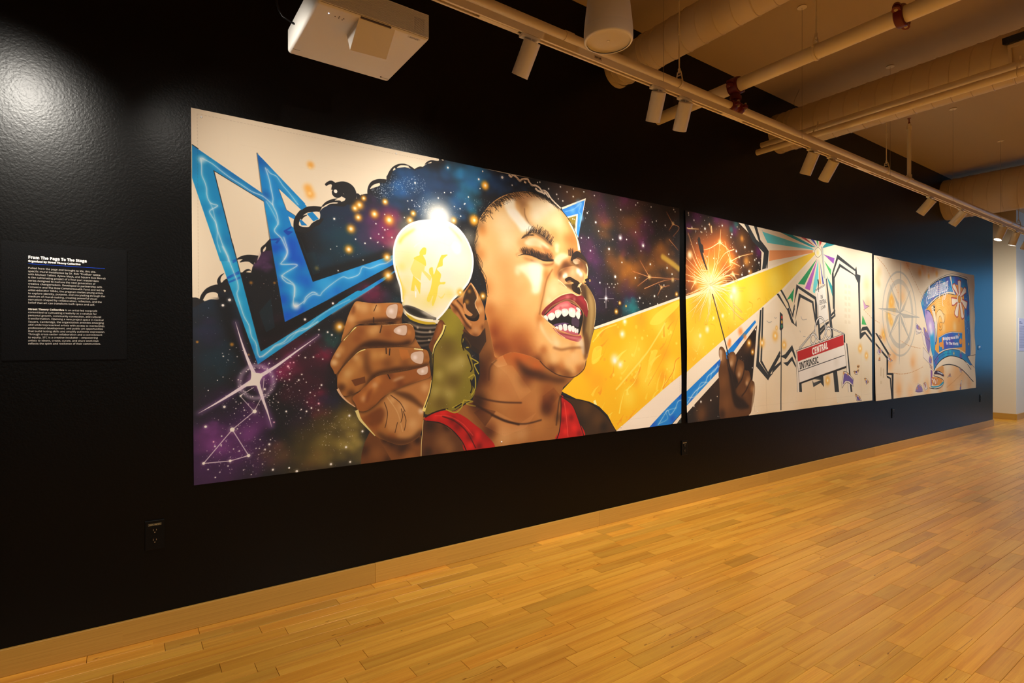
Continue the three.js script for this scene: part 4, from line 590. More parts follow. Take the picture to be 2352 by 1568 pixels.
// ---- shoulders, neck and shirt
const SKIN = '#b5763a';
PF('#3a2410', '231.6,152.3 242.9,155 256.5,158 268,163.8 278.4,172.1 287.7,183.1 252.4,184.5 224.8,181.8'); clip('231.6,152.3 242.9,155 256.5,158 268,163.8 278.4,172.1 287.7,183.1 252.4,184.5 224.8,181.8', false, () => { D('#5a3a18', '256.5,162.5,10.8 267.8,171.8,10', 0.7); D('#1e1208', '248.8,174.9,10.7 274.3,179,6.7', 0.8); }); L('#17100a', 0.7, '232,152.6 242.9,155 256.5,158 268,163.8 278.4,172.1 287.3,182.7');
// upper body and neck
const NECK = '149.6,105.1 151.4,112.3 162.5,123.7 167.2,134.4 158.5,139.8 157.4,151 152.7,155.6 139.1,155.8 121.9,158.8 121.2,184 122.4,187.2 122.4,181.4 227.1,183.7 232.2,153.7 231.9,150 233.5,147 244.4,139.7 249.6,119.5 172.7,85.8 164.7,98.4 153.2,109.1';
PF('#9a5f2a', '121.4,159.6 144.5,157 157.5,151 163.4,135.1 162.6,118.8 152.3,112.3 150.5,105.9 172.6,97.4 172.6,94.1 249.5,125.1 245.6,139.3 234.1,146.5 231.6,152.7 232,164.5 229.4,185.9 122,181.8');
clip('121.4,159.6 144.5,157 157.5,151 163.4,135.1 162.6,118.8 152.3,112.3 150.5,105.9 172.6,97.4 172.6,94.1 249.5,125.1 245.6,139.3 234.1,146.5 231.6,152.7 232,164.5 229.4,185.9 122,181.8', false, () => {
  D('#3a1f0c', '158.8,112.3,14.9 162.4,128.5,11.5 158.5,139.8,10.5 161.2,151.3,10.6 156.1,105,9.6', 0.95); D('#5e3312', '166.2,135.2,12.5 170.2,123.8,9.9', 0.8); D('#c88a4c', '185.1,140.9,17.7 180.1,134,12.9 194.3,149.8,16.1 181.9,150,13.8 205,157.3,14.6', 0.9); D('#b5763a', '202.9,145.1,16.4 213.8,154.4,13.9 192.1,161.6,18.9 184.7,171.2,18.6 209.2,169.8,15.7', 0.8); D('#c05a1c', '192.6,124.2,14.2 180.2,122.3,9.2 209.7,131.4,11.8 201.1,120.8,12.5', 0.75); S('#3a1c0a', 12, '191.5,124.1 196.7,127.7 203.1,132.1 211.9,133.2 218.6,136.1 227.7,139.1 237.1,139.9 234.7,142.9 225.3,142.6 214,140.8 203,137.3 195.6,132.8', 0.9); D('#8a4a1c', '219.5,147.6,11 223.9,160.3,11.1 218.3,154.7,9', 0.8); D('#4a2810', '218.2,160.8,8 229.6,167.9,6.2 224,153.2,5.1', 0.7); D('#d0a068', '181.6,177.6,13.8 196.1,175.6,11.4', 0.6); D('#6e3c16', '163.9,164.5,9.7 169.7,172.4,8.1', 0.8);
  PF('#d69a5a', '176.1,128.9 189.3,129.6 205.1,147.8 195.3,153.3 185.1,135.8', 0.25); PF('#e0a868', '172.2,127.1 181.2,122.3 185.2,129.1 177.1,130.6', 0.4); PF('#7a3d14', '215,151.8 225.3,146.1 231,151.8 218.2,163.5 215.4,159.8', 0.5); PF('#5a2f12', '166.8,168.8 175.7,159.6 164,156.3 158.3,159.2', 0.5); PF('#d09258', '166.8,168.8 175.3,159.2 194.1,169.5 209.3,162.9 200.4,172.6 181.6,176.8', 0.35);
  SL('#3a1c0a', 1.1, 2, '159.4,148.7 169.9,151.8 181.9,154 196.4,155.2', 0.8); SL('#3a1c0a', 1.4, 2, '158.4,153.5 169.8,160 181.7,165.9 194.1,169.9', 0.85); SL('#2c1508', 1.1, 2, '171.8,161.8 184.7,167.4 199.4,169.9 213.6,168.4', 0.75); SL('#4a260e', 1, 2, '170.1,138.6 171.1,130.4 176.2,125.6', 0.6); SL('#2c1508', 1, 2, '231,152.7 229.2,160.7 227.2,173.1', 0.8);
});
// left shoulder and forearm behind the hand
PF('#6a3c18', '88.6,165 94.6,169.2 102.2,184.7 82.5,185.1 83.3,177.3 85.6,170.4'); clip('88.6,165 94.6,169.2 102.2,184.7 82.5,185.1 83.3,177.3 85.6,170.4', false, () => { D('#3a1e0c', '84.8,175.4,5.8 99.1,182.8,4.5', 0.8); D('#8a5424', '92.2,178.4,6.7', 0.7); });
PF('#7a471e', '93.1,168.3 107,174.8 120.9,170.2 121.2,184.7 102.2,184.7'); clip('93.1,168.3 107,174.8 120.9,170.2 121.2,184.7 102.2,184.7', false, () => { D('#2c160a', '108.6,175.7,8.5 102.3,172.1,6.8 118.4,173,4.8 97.6,170.2,4.5', 0.9); D('#9a5f2c', '112.5,182.9,7', 0.7); });
PF('#5a3216', '121.8,160.4 135.5,164.6 146.1,172.6 152.4,183.6 120.8,184.7'); clip('121.8,160.4 135.5,164.6 146.1,172.6 152.4,183.6 120.8,184.7', false, () => { D('#8a5a30', '135.4,175.5,9.1 139.8,180.6,7.5', 0.8); D('#2a160a', '126.9,164.6,7.3 139,166.4,5 125,181.3,5.6', 0.8); });
L('#e8cf8a', 0.4, '122.3,161.2 121.8,168 121,174.8 120.6,183.9');
// red shirt straps
F('#b3100c', '123.5,159.7 128.6,157.8 135.6,156.4 142.7,157.3 150.8,161 158.2,166.5 165.8,172.8 173.5,183.5 152.4,183.6 148.8,176 141.7,168.2 133.8,163.6 124.4,161.7'); clip('123.5,159.7 128.6,157.8 135.6,156.4 142.7,157.3 150.8,161 158.2,166.5 165.8,172.8 173.5,183.5 152.4,183.6 148.8,176 141.7,168.2 133.8,163.6 124.4,161.7', true, () => { D('#e0201a', '135.6,158.3,5.8 130.3,159.5,4.1 161,174,4.4 155.3,179.9,4.3', 0.8); D('#6a0606', '146.2,167,5.1 155.3,174.3,5.2 142.6,162.8,4.2 161.9,181.4,4.4', 0.85); L('#3a0404', 0.9, '135.6,159.9 144.4,163.7 152.6,170.8 159,181.9', 0.7); L('#e84a3a', 0.7, '130.4,159.1 140,160.2 149.9,165.8 157.2,173.7', 0.5); }); L('#24100a', 0.9, '124,159.4 128.7,157.4 135.6,155.8 139.1,155.6'); L('#24100a', 0.7, '124.8,162 133.8,163.9 141.7,168.6 148.8,176.4 152.4,183.8');
F('#b5120e', '231.9,152.6 236.9,155.8 241.7,158.8 246.4,166.4 250,174.1 253.4,183.7 227.1,183.5 230.1,177 231.6,168.1'); clip('231.9,152.6 236.9,155.8 241.7,158.8 246.4,166.4 250,174.1 253.4,183.7 227.1,183.5 230.1,177 231.6,168.1', true, () => { D('#df2219', '236.8,164.8,5.2 243.9,176.4,5.3 235.4,178.3,4.2', 0.8); D('#7a0808', '233.1,170,4.1 241.5,168.8,4.2 248.7,181.4,4.3 232.1,159.1,4.1', 0.8); L('#ea5544', 0.7, '235.1,157.5 236.7,167.6 237.7,182.2', 0.6); }); L('#2a0d08', 0.8, '231.9,152.6 231.6,168.1 229.7,177.8 227.1,183.3'); L('#241410', 0.7, '232.2,152.8 241.7,158.8 246.4,166.4 253.4,183.7');
for (const s of ['149.5,116.3 151.9,110.7 156.5,116.2 153.2,117.1', '155.9,123.6 162,126.9 159.1,128.5 162.2,134.2', '154.8,136.4 159.1,134.9 159.6,143.1 156.6,147.8', '150.9,150.7 157.5,151.9 152.8,153.2 159.5,155.1', '150.9,150.7 149.1,155.3 144.5,158.2 138.2,155.8', '142.7,154.9 148.2,152.9 150.9,151.5']) L('#a8962c', 0.8, s);
for (const s of ['150.5,109.1 150,114.7 151.3,118.7', '154.1,121.9 157.2,130 156.3,132.4', '156.2,138.1 157.1,142.9 156.1,146.1', '144.5,155 149.1,152.9']) L('#1c1408', 0.9, s);
PF('#2a1a12', '151.4,106.7 157,109.9 163.7,109 167.6,104.1 168.4,113.1 162.5,122 155,117.1 150.5,110.7', 0.85);

// ---- head
const FACE = '167.7,92.5 169.3,82.2 167.9,73.3 164.3,66.6 161.1,60.7 159.7,54.4 160,47.9 161.6,40.8 164.1,33.8 168.5,27.4 173.9,21.9 180.5,17.1 187.7,13.7 197.2,10.6 204.7,9.7 212.4,10.3 220.3,12.3 227.1,15.1 234.3,18.7 240.2,23.6 245,29.2 249.1,36.1 251.4,41.4 252.9,47.7 256.2,50.7 259.1,55.1 260,60.2 259.2,65.8 257.2,70.1 261.8,75 265.6,80.5 267.3,86.1 267.2,92.7 265.8,100.3 263.6,107.8 261.2,116.3 258.9,123.8 256.7,128 255,133.1 250,137.1 244.4,139.3 237.1,139 227.7,136.6 218.6,131.7 211.4,126.2 201.1,122.6 188.4,120.7 176.2,123.9 173.8,117.2 171,104.9 168.1,95.5';
F('#e6ac66', FACE);
k.save(); trace(FACE, true, true); k.clip();
// broad colour
D('#f2c98c', '183.3,38.8,24.1 178,56,23.8 195.8,34.9,19 220.1,24.1,21.1', 0.95); D('#f8dca8', '221.3,19.6,15.1 229.3,25.7,14.3 211.1,25.3,11.8 183.4,33,13.9 227.1,15.2,11.2 186.2,47.8,14', 0.85); D('#efb974', '177.8,72.7,21 185.8,83.1,21.4 173.1,49,13.6', 0.85); D('#f0c080', '195.3,75.9,16.2 193.4,54.7,14.2', 0.7);
D('#cf8a45', '248.4,34.4,9.6 245.8,42,9.5 240.9,46.1,8.4 251.9,45.1,6.4 238.6,39,7.3', 0.8); D('#b06c30', '250.7,41.5,6.4 244.5,47.6,6.3', 0.7); D('#d7974f', '180.5,100.1,20.2 194.9,104.1,20.9 177.3,112.6,15.5 187.8,91.5,13.1', 0.85); D('#c07a38', '176.4,108.9,11.8 182.3,116.4,12.9 200.1,116.5,13.5 174.4,102.3,8.2 192.7,112.2,11.3', 0.8); D('#9a5622', '182.3,120.6,11.1 200,122.6,11.5 175.3,117.2,6.4 214.2,128,10.9', 0.85); D('#5a2f10', '209.7,128.8,8.8 223.1,135.3,10.1 237.2,139,9.4', 0.85);
// hairline shade and the lock's shadow on the forehead
S('#9a6c44', 10, '197.2,11.7 201.4,16.2 203.5,19.3 199.7,22.4 201.2,27.4 205.5,32 211,35.3 206.6,34.5 199.1,26.8 196,19.5 188.7,16.3 183.5,17.9 186.7,14.5', 0.8); S('#b98a60', 9, '199.3,12.2 220.3,11.8 229.4,16.7 220.2,14 204.6,16.2 201.4,17.9', 0.8); SL('#7a5030', 0.7, 2, '200.8,21.9 201.2,26.5 205,32.1 211,35.8', 0.8); D('#a87848', '171.4,26.2,6.3 165.4,36.7,5.3 161.5,50.2,4.4 177.4,21.2,5.5', 0.55);
S('#fdf2d8', 6, '183.5,20.4 188.2,17.6 192.3,16.6 193.8,23.2 201.2,30 209.3,35.1 202.2,37.2 197.9,38.2 193.7,33.4 187.5,28.3', 0.95); S('#fff7e6', 4, '186.5,25 193.8,24.1 202.3,31.6 207.7,35.1 199,36.7 190.6,29.6', 0.7);
S('#fdeccb', 10, '204.6,16.2 215.7,12.4 224.8,15.6 225.9,19.9 215.6,22.1 206.7,20.6', 0.55); D('#fff3d8', '224.8,16,6.1 211.1,25.3,8.9', 0.6);
S('#c4843f', 10, '234.1,18.8 240.2,23.6 245,29.2 249.1,36.1 251.9,45.1 245.7,45.6 243.4,36.7 238.7,28.1', 0.55); B('#f9e8c8', 1.2, 3, '241.2,26 247.1,33.6 250.1,39.7 251.3,46');
// brow and closed eye
S('#d79a58', 8, '195.7,43.4 210.9,38.4 226.7,43.8 226.5,55.4 210.8,50.6 197.7,50.1', 0.6); S('#fbe8c4', 5, '201,44.6 208.7,40.8 217.6,43.4 222,47.8 210.8,47.1 203.1,47', 0.8); S('#a8622a', 5, '215.3,45.8 222,47.8 227.2,52.7 226.5,55.4 219.7,51.6', 0.6); D('#f8dcae', '229.6,44.9,4.1 229.6,48,3.1', 0.8);
hairs(120, '201.1,41.2 206.5,38 212,37.8 218.7,40.2 224.4,44.5', 5.4, -62, 22, '#241a14', 0.26, 0.85); hairs(60, '197.8,42.8 202.1,40.2 206.5,39.7', 4, -25, 25, '#3a2a1c', 0.24, 0.7); S('#2a1c12', 3, '208.7,37.7 215.4,37.5 222.1,40.7 225.5,45.3 222.1,44.3 215.3,40.5', 0.55);
S('#8a4f22', 4, '196.7,50.2 206.4,49.3 217.5,50.9 225.4,54.6 219.7,56 208.5,54.3 198.8,53.4', 0.7); B('#241610', 0.3, 1.6, '195,54.7 200.9,53.2 208.5,53.8 217.4,56 226.5,55.4'); hairs(150, '198.8,53.4 206.3,53.2 215.2,54.6 225.4,55.3', 4.6, -112, 18, '#1c1310', 0.22, 0.9); S('#241610', 3, '206.3,51.9 215.2,51.9 225.4,55.1 217.4,56.2 208.5,54.3', 0.65);
S('#a8703c', 6, '198.7,55.1 208.5,56 219.6,58.6 226.5,56.3 225.3,59.5 215.1,60.7 204.1,58.1', 0.6); SL('#8a4c20', 1, 3, '206.3,57.1 215.1,59.2 224.2,58.5 227.1,55.8', 0.7); SL('#c98a50', 1, 3, '194.5,55.5 193.4,53.9 196.6,52.7', 0.6);
// cheek light
S('#fcecc8', 9, '192.3,62.9 201.9,59.6 210.7,57.6 216.4,59.8 215.9,69.5 213.7,78.4 207.1,79.7 206.1,73.5 201.8,67.8 196.5,64.7', 0.95); S('#fff6e0', 8, '204,60.7 214,60.8 213.8,69.6 210.4,75 207.2,71.7', 0.6); D('#fbe2b2', '194.3,65.7,4.4', 0.8); D('#dfa05a', '200.6,75.6,6.7 197.3,80.9,8.6', 0.45);
// fold beside the mouth and muzzle
S('#a76a32', 9, '226.5,60.3 221.8,65.5 218.9,72.8 217.6,79.9 214.7,90.6 211.7,103 210,106.5 213,92.4 214.8,80.1 217.2,70.3', 0.7); SL('#7a4718', 0.9, 2.5, '225.3,61.8 220.6,68.3 218.3,74.6 216.8,80.9 214.7,87.1 213,94.2', 0.75); S('#e8c088', 8, '221.7,72.6 228.7,67.8 238.1,72.6 245.3,78.6 233.2,79.2 219.2,88.7 217.6,83.5', 0.8); D('#f2d29c', '226.3,76.8,6.1 221.6,84.2,4', 0.6);
// nose
S('#b07238', 8, '226.5,59.9 233.6,52.1 242,50.5 244.4,56.7 233.5,62.1 229.9,67.7 226.4,65.2', 0.75); S('#6a4018', 7, '231.7,61.3 237.1,55.5 243.8,56.8 248,59.2 238.3,60.8 232.3,64.8', 0.8); S('#f3dcb8', 6, '226.5,55.4 231.3,50.5 237.2,49.6 240.8,51.5 234.8,54.8 231.2,58.6', 0.75); F('#c99460', '229.6,67.7 230.9,63.1 235.9,60.1 244.3,58.1 250.5,58.5 254.8,62.4 255.4,66.1 253.4,69 247.9,67.9 241.8,66.9 238.1,69 234.5,71.9'); S('#8a5a2c', 6, '230.5,64.1 233.5,61.2 238.3,59.5 237,61.8 233.4,64.8 231.6,69.4', 0.8); D('#fbeede', '237.6,65.2,2.9 235.8,66.2,2.3', 0.9); D('#fdf4ea', '249.8,61.4,3.6 252.3,63.5,3', 0.9); D('#e0b684', '244.3,63.1,5.3', 0.6); F('#2c190a', '236.7,68.6 238.8,66.8 241.8,66.2 245.4,67.4 250.3,69.3 250.9,71.4 246.6,71.2 243.6,69.8 239.3,70.5'); S('#a87444', 2, '238.1,70.1 241.2,68.8 243.2,69.4 240.8,70.8', 0.8); F('#24140a', '243.5,71.4 250.3,70.1 252.1,72.8 251.4,78.3 247.7,77.8 244.1,75.9'); S('#3a210e', 4, '233.3,72 244.1,71.4 245.3,76.3 238.1,73.5 231,71.2', 0.75); L('#f4dca8', 0.7, '230.4,69 233.9,71 238.1,74', 0.85);
// far eye and far cheek
S('#5a3a1c', 5, '242,55.1 246.9,49.2 254.4,48.5 259.3,55.6 258.6,63.1 254.2,59.7 248,58.3', 0.9); F('#2a190d', '242.6,54.1 244.5,49.4 248.8,46.7 253.7,48.6 259.1,54.8 255.6,53.1 249.3,51.3 246.2,53.8'); hairs(40, '240.2,50.7 243.2,50.9 245.1,50.3', 5, -88, 12, '#20140c', 0.26, 0.9); F('#d9bd98', '244.6,54 248.1,52.3 251.8,53.4 251.1,55.7 246.8,56.5', 0.8); S('#a87040', 4, '250.6,53.5 255.5,55.9 257.9,62.2 254.2,60.6 250.5,58.1', 0.8); L('#f1ddb8', 0.7, '257.8,55.7 259.3,59.3 258.7,64', 0.9);
F('#8a6a3a', '256.5,71.1 260.9,74.1 265.1,80 267.1,86.1 267,93.6 265.3,101.2 263,109.7 260.3,118.2 257.3,122.8 255.3,114.4 253.6,100.5 256.3,86.5 255.8,78.1'); S('#b3935a', 5, '260.2,77.9 264,82.4 264.9,90.9 262.4,105 260.4,109.7 261.3,91', 0.7); S('#3a2412', 6, '250.9,71 256.5,71.6 258.3,81.7 258.1,95.7 254.7,109.8 252.9,105.1 254.4,89.3 252.7,80.1', 0.9); S('#5e3a1a', 6, '256,105.1 260.3,114.4 258.3,124.7 255.1,126.5 254,117.2', 0.8); L('#f2e0ac', 0.8, '258.4,71 262.8,75.5 266.4,81.9 267.3,87 267.2,93.6 265.8,100.7', 0.95); L('#e8cf95', 0.6, '250.9,72.8 252.5,76.4', 0.9); F('#f0d49c', '249,73.4 250.3,71 253.4,69.9 251.5,72.3', 0.9);
k.restore();
L('#1a1008', 0.55, '234.3,18.7 240.2,23.6 245,29.2 249.1,36.1 251.4,41.4 252.9,47.7 256.2,50.7 259.1,55.1 260,60.2 259.2,65.8', 0.9); B('#1a1008', 1.6, 0.4, '256.6,67.9 259.8,66.5 263,67.3'); dot(...nums('261.4,67.6')[0], 0.9, '#caa66a'); dot(...nums('261.4,67.6')[0], 0.45, '#1a1008'); B('#1a1008', 1.2, 0.3, '255.9,69.8 259.7,70.9 261,72.7');

// deeper glazes that turn the head
clip(FACE, true, () => { k.globalCompositeOperation = 'multiply'; D('#d09a60', '175.5,101.8,17.3 185.4,112.6,18.6 200.2,110,15.4 170.6,92,9', 0.6); D('#b8783c', '178.3,116.4,11 192.6,120.8,14.2 207.6,124.4,12.7 174.4,107.3,7.3 223.2,133.6,10.1', 0.6); D('#d6a468', '167.9,77.4,10.7 164.3,56.4,8 166.4,40.7,6.2 243.4,38.5,8.4 219.5,65.7,6 213.5,96.8,6.9', 0.6); D('#8a5426', '238.3,59,6.3 232.3,64.8,4.1 248.1,50,6.4 253,56,5.4', 0.55); D('#dcae74', '183,59.8,14.8 187.9,76.3,15 226.8,36.7,8.1 210.8,45.4,8.9', 0.4); D('#b87c44', '232.5,132,8.3 249.4,133.4,6.4 216.5,119.3,6 243.5,117.7,5.3', 0.6); k.globalCompositeOperation = 'source-over'; D('#fff2d4', '210.6,65.4,5.9 217.9,21.8,7 198,30.4,3.8', 0.45); D('#f6d29a', '244.6,124.5,4.9 225.8,110.4,5.1', 0.45); });
clip('121.4,159.6 144.5,157 157.5,151 163.4,135.1 162.6,118.8 152.3,112.3 150.5,105.9 172.6,97.4 172.6,94.1 209.8,124.4 245.6,139.3 234.1,146.5 231.6,152.7 232,164.5 229.4,185.9 122,181.8', false, () => { k.globalCompositeOperation = 'multiply'; D('#8a5a34', '164.3,135.1,14.2 162.1,155.4,12.3 219.4,159.1,11 169.7,172.4,10.8 200.9,138.1,10.6', 0.7); D('#c08a58', '197.4,162,21 182,144.1,14.8', 0.35); k.globalCompositeOperation = 'source-over'; });

// ---- mouth
F('#7c1f22', '214.9,93.4 218,89.6 222.9,86.1 227.9,83 233.5,80.2 239.3,78.7 243.8,78.2 249,79.7 251.7,79 254.3,79.9 257.6,83.3 259.3,87.7 258.8,92.7 257.5,95.2 253.5,90.4 249.6,86.6 244.4,83.3 237.9,82.6 231.6,84.6 225.3,87.4 220.4,90.9 216.7,94.8');
S('#b5484a', 6, '226,85.5 233.5,81.4 240.6,79.6 246.4,80.3 240.5,81.5 232.9,83.8', 0.85); S('#a02a30', 6, '249,80.7 253.6,80.5 257,83.8 258.2,88.2 254.9,85.4', 0.85); D('#d8807a', '239.2,81.1,3.3 245.7,82.3,2.3', 0.5); S('#3a0f10', 4, '216.7,94.3 224.1,88.4 232.9,84.3 238.6,82.8 244.4,83.8 253.5,89.9 250.9,88.5 243.1,84.8 237.9,84.1 231.6,85.8 224.1,90.3', 0.9);
F('#17100e', '216.7,95.3 221.6,91.4 230.3,86.3 237.9,84.1 245.6,86.2 252.2,89.4 254.1,93.3 253.4,99.3 250.6,107.2 248.6,108.7 242.7,107.8 235.1,105.9 228.8,103.6 222.7,100.3 219.1,98.5');
F('#c9575c', '217.9,95.2 224.1,90.3 231.6,85.8 238.6,84 243.1,85.8 248.9,88.1 251.8,90.4 252.1,93.9 246.9,92 240.4,90.8 232.1,91.5 224,94.1 219.1,96.1'); S('#e79a92', 5, '226.5,89.8 232.2,86.7 238.5,85.5 240.4,87.4 235.3,88.5 230.3,90.1', 0.7); D('#a83a44', '232.2,89.1,2.2 243.7,88.2,2.3', 0.6);
const TOOTH = '#efdfd6';
for (const s of ['216.7,95.5 218.8,94.7 220.6,96.1 220.3,98.5 218.2,97.3', '220.6,94.7 224,92.7 226.8,93.6 227.1,96 224,98.2 221.6,97.5', '227.1,91.7 229.9,90.4 232.8,91.2 233,93.4 229.5,96.5 227.6,95', '233.4,90.5 235.9,89.5 239.1,90.1 239.7,93.2 235.9,95.3 233.7,93.6', '240.1,89.6 243,88.5 246.2,89.9 246.8,93.5 245.5,95.5 242.3,95.3 240.2,93.7', '246.9,92.5 248.9,90.5 251,91.9 251.3,94.4 249.8,96.9 247.6,95.2', '247.2,88.6 249.6,88.3 251.5,89.9 251,91.7 248.9,90.5']) { F(TOOTH, s); }
D('#ffffff', '224,94.6,1.4 229.9,92.5,1.4 235.9,91.4,1.6 242.7,90.7,1.6 248.8,93,1', 0.7); S('#d89a96', 3, '224,93.2 230.3,90.6 236.6,89.7 243,88.7 248.9,90.5 248.9,91.2 243,89.5 236.6,90.4 230.2,91.3', 0.6);
F('#5e3f66', '225.1,101.7 230.1,100.2 236.4,99.6 240.3,100.5 235.1,101.3 228.8,102.4'); F('#4a3248', '243.6,96 248.8,96.4 250.4,98.8 249.3,102.8 246.1,101.9 242.8,100.4', 0.9);
F('#b85a66', '227,103.6 231.3,103 240.2,104.4 248,106.7 249.6,108.7 242.7,108 234.4,105.9');
for (const s of ['226.7,103.1 229.2,102.4 229.9,104.3 228.2,104', '230.1,101.9 232.6,101.1 234,102.5 233.5,104.9 231,105', '234.5,101.3 237.1,100.5 238.6,102.2 238.3,104.9 235.4,105.2', '239.3,102 241.5,101.2 242.9,102.9 242.1,105.8 239.9,105.4', '242.8,102.6 244.8,101.9 245.7,103.8 245,106.3 243.1,105.8', '245.7,104.1 247,103.3 248,105.3 247.3,107 245.7,106.5', '248.1,104.3 249.2,104 249.3,106.2 248.3,107.1']) F('#f2e2de', s);
F('#a8404a', '225.1,103.4 231.3,106.9 237.6,107.8 244,109 249.2,109.2 251.6,108.7 252.5,111.2 249.8,113.4 245.3,113.1 237.5,111.2 231.3,108.8 226.9,105.5'); S('#e2a09a', 5, '232.5,107.6 240.1,109.5 247.9,110.7 250.5,111.4 245.3,111.4 237.6,109.7', 0.85); S('#6a2026', 4, '226.3,104.1 234.4,106.9 242.7,108.3 249.3,108.9 242.7,109.2 233.2,107.8', 0.8);
L('#f0d6a2', 0.5, '214.9,95.1 219.7,98.5 225.7,103.4 230,107.4 236.3,110.7', 0.8); L('#f2d9a8', 0.6, '222.9,85.6 229.1,81.6 235.5,79.1 243.2,77.9 248.4,79.5 252.3,78.8', 0.85); L('#f4e6b8', 0.5, '255.6,81.4 258.3,84.7 259.2,89.7', 0.9);
// chin
clip(FACE, true, () => { S('#f0d2a4', 6, '213.7,98.6 215.4,102.8 219.5,108.9 225,114.1 222.5,114.1 217.1,108.4 213.9,103.8', 0.8); S('#e6bd80', 10, '216.7,104.3 232.8,114 249.7,114.9 253.4,116.8 237.4,118.5 223.4,113.1', 0.7); D('#e6b878', '247,125,7.4 239.7,127.7,7.3 225.6,124.7,7.1', 0.75); D('#f2d8ac', '250.9,114.9,5.4 228,114.9,6.1', 0.6); SL('#7a451c', 1.6, 5, '225.7,117.6 232.7,119.1 241.1,118.1 253.3,117.7', 0.7); S('#8a4f20', 9, '227.8,130.1 244.4,136.9 254.4,128.9 255.6,132.6 246.8,139 232.4,137.4', 0.7); D('#c58a4a', '218.7,124.6,7', 0.6); S('#d0c0ae', 5, '250.3,113.1 253.4,111.2 255.2,119.6 253.9,123.3', 0.6); });
L('#3a1e0c', 0.8, '256.7,128 255,133.1 250,137.1 244.4,139.3 237.1,139 227.7,136.6 218.6,131.7 213.1,127.1', 0.8);

// ---- ear
F('#b5743a', '157.2,75.5 154.8,77.9 151.4,82 149.5,84.4 146.2,86.2 141.7,89.2 142.9,93.7 147.4,98 151.2,103.1 154.5,107 157.8,109.3 161.8,109.8 164.6,107.5 166.7,102.2 167.4,96.4 166.8,90.6 164.1,84.9 161.5,80.4'); clip('157.2,75.5 154.8,77.9 151.4,82 149.5,84.4 146.2,86.2 141.7,89.2 142.9,93.7 147.4,98 151.2,103.1 154.5,107 157.8,109.3 161.8,109.8 164.6,107.5 166.7,102.2 167.4,96.4 166.8,90.6 164.1,84.9 161.5,80.4', true, () => { D('#dba766', '162.1,85.6,3.1 164.1,92.4,3.8 158.8,78.2,2.5', 0.8); D('#6a3a18', '153.2,104.2,5.5 159.8,109.8,4.4 166,104,3.2 145.5,93,3.6', 0.85); SL('#4a260e', 1.4, 2, '142.9,89.7 146.8,93 150,97.4 153.2,101.9 156.5,104.7', 0.85); SL('#d89a5c', 1.6, 2, '145.5,88.5 149.4,92.9 152.6,97.9 156.5,102.4', 0.7); SL('#3a1e0c', 1, 1.5, '146.8,87.3 151.3,91.7 153.9,95', 0.8); D('#c08a58', '160.5,105.8,3.7', 0.7); });
F('#3c2716', '157.1,76.9 154.8,79 152.1,83.1 150.9,87.7 151.4,90 152,88.8 153.3,91.6 154.6,95.6 151.9,95.9 154.6,99 158.5,100.2 161.9,99.4 163.3,96.5 162.3,93.6 160.3,91.4 160,88.5 161.4,85.6 159.8,81.1'); F('#c98a50', '151.4,89.1 152.7,88.8 153.6,92.2 156.6,94.7 158.1,95.8 156.6,97 153.3,95.9 151.3,92.3'); F('#1c1008', '152.3,95.9 155.2,97.6 159.2,98.3 162.3,95.9 163.3,96.5 161.9,99.4 158.5,100.2 154.6,99'); L('#f0d0a0', 0.5, '157.1,75.7 159.8,78.8 161.8,82.7 161.4,85.6 160,88.5 161.3,91.9 163.3,95.3', 0.8); D('#e8a030', '155.8,81,2.2 154,87.9,2.5', 0.6); 
// wisps of hair round the face
k.save(); for (const s of ['161.6,40.4 159.5,50.4 160.4,56.7 164.2,64.6 165.1,69.4 167.9,74.1', '159.6,48.7 161.4,56.7 165.1,62.9 163.1,69.5 166.9,75.8 167.8,80.7', '162.3,56.6 166.1,62.8 164.1,69.4 168.9,74 170.3,81.4', '160.5,53.5 159.4,61.7 163.2,66.3 166,72.6 165,77.5', '162.5,38.7 159.6,43.9 160.5,50.3 159.5,55.2', '163.5,35.3 161.6,41.3 162.9,45.2 160.5,50.3', '164.2,64.6 168.9,71.6 167.9,77.4 169.7,83.8']) L('#1e140e', 0.35, s, 0.75);
for (let i = 0; i < 26; i++) { const t0 = rnd() * 0.55, p = nums('163,36.2 159.8,47.1 160.1,55.2 163,64.6 166.5,73.4 168.8,82.2'), c = new THREE.CatmullRomCurve3(p.map(([x, y]) => V(x, y, 0))), q = []; for (let j = 0; j <= 5; j++) { const u = c.getPoint(Math.min(1, t0 + j * 0.09)); q.push([u.x + Math.sin(j * 1.7 + i) * 1.6 + rr(-0.8, 0.8), u.y]); } k.globalAlpha = 0.6; k.strokeStyle = '#1e140e'; k.lineWidth = rr(0.16, 0.34); trace(q, true, false); k.stroke(); k.globalAlpha = 1; }
S('#2a2420', 10, '164.5,33.6 159.7,40.7 157.7,50.5 159,60.1 163.2,67.9 161.4,56.7 161,47', 0.6); hairs(120, '164.5,34.4 168.5,27.8 173.9,22.5 180.5,17.9 187.7,14.3', 4.6, 30, 50, '#17110d', 0.22, 0.8); hairs(170, '173.4,22.6 180.5,17.9 187.7,13.9 197.2,10.6 206.9,9.5 215.8,10.7 224.8,14', 6, 20, 22, '#17110d', 0.24, 0.75); hairs(60, '202.5,9.3 213.5,10.1 221.4,12.1 230.6,16.7', 6, 38, 10, '#17110d', 0.22, 0.75); S('#221a16', 9, '168.5,26.6 178.5,17.8 187.7,13.1 199.3,9.2 211.3,9.1 221.4,11.6 211.3,9.6 197.2,10.4 183.6,15.4 173.4,22.2', 0.6);
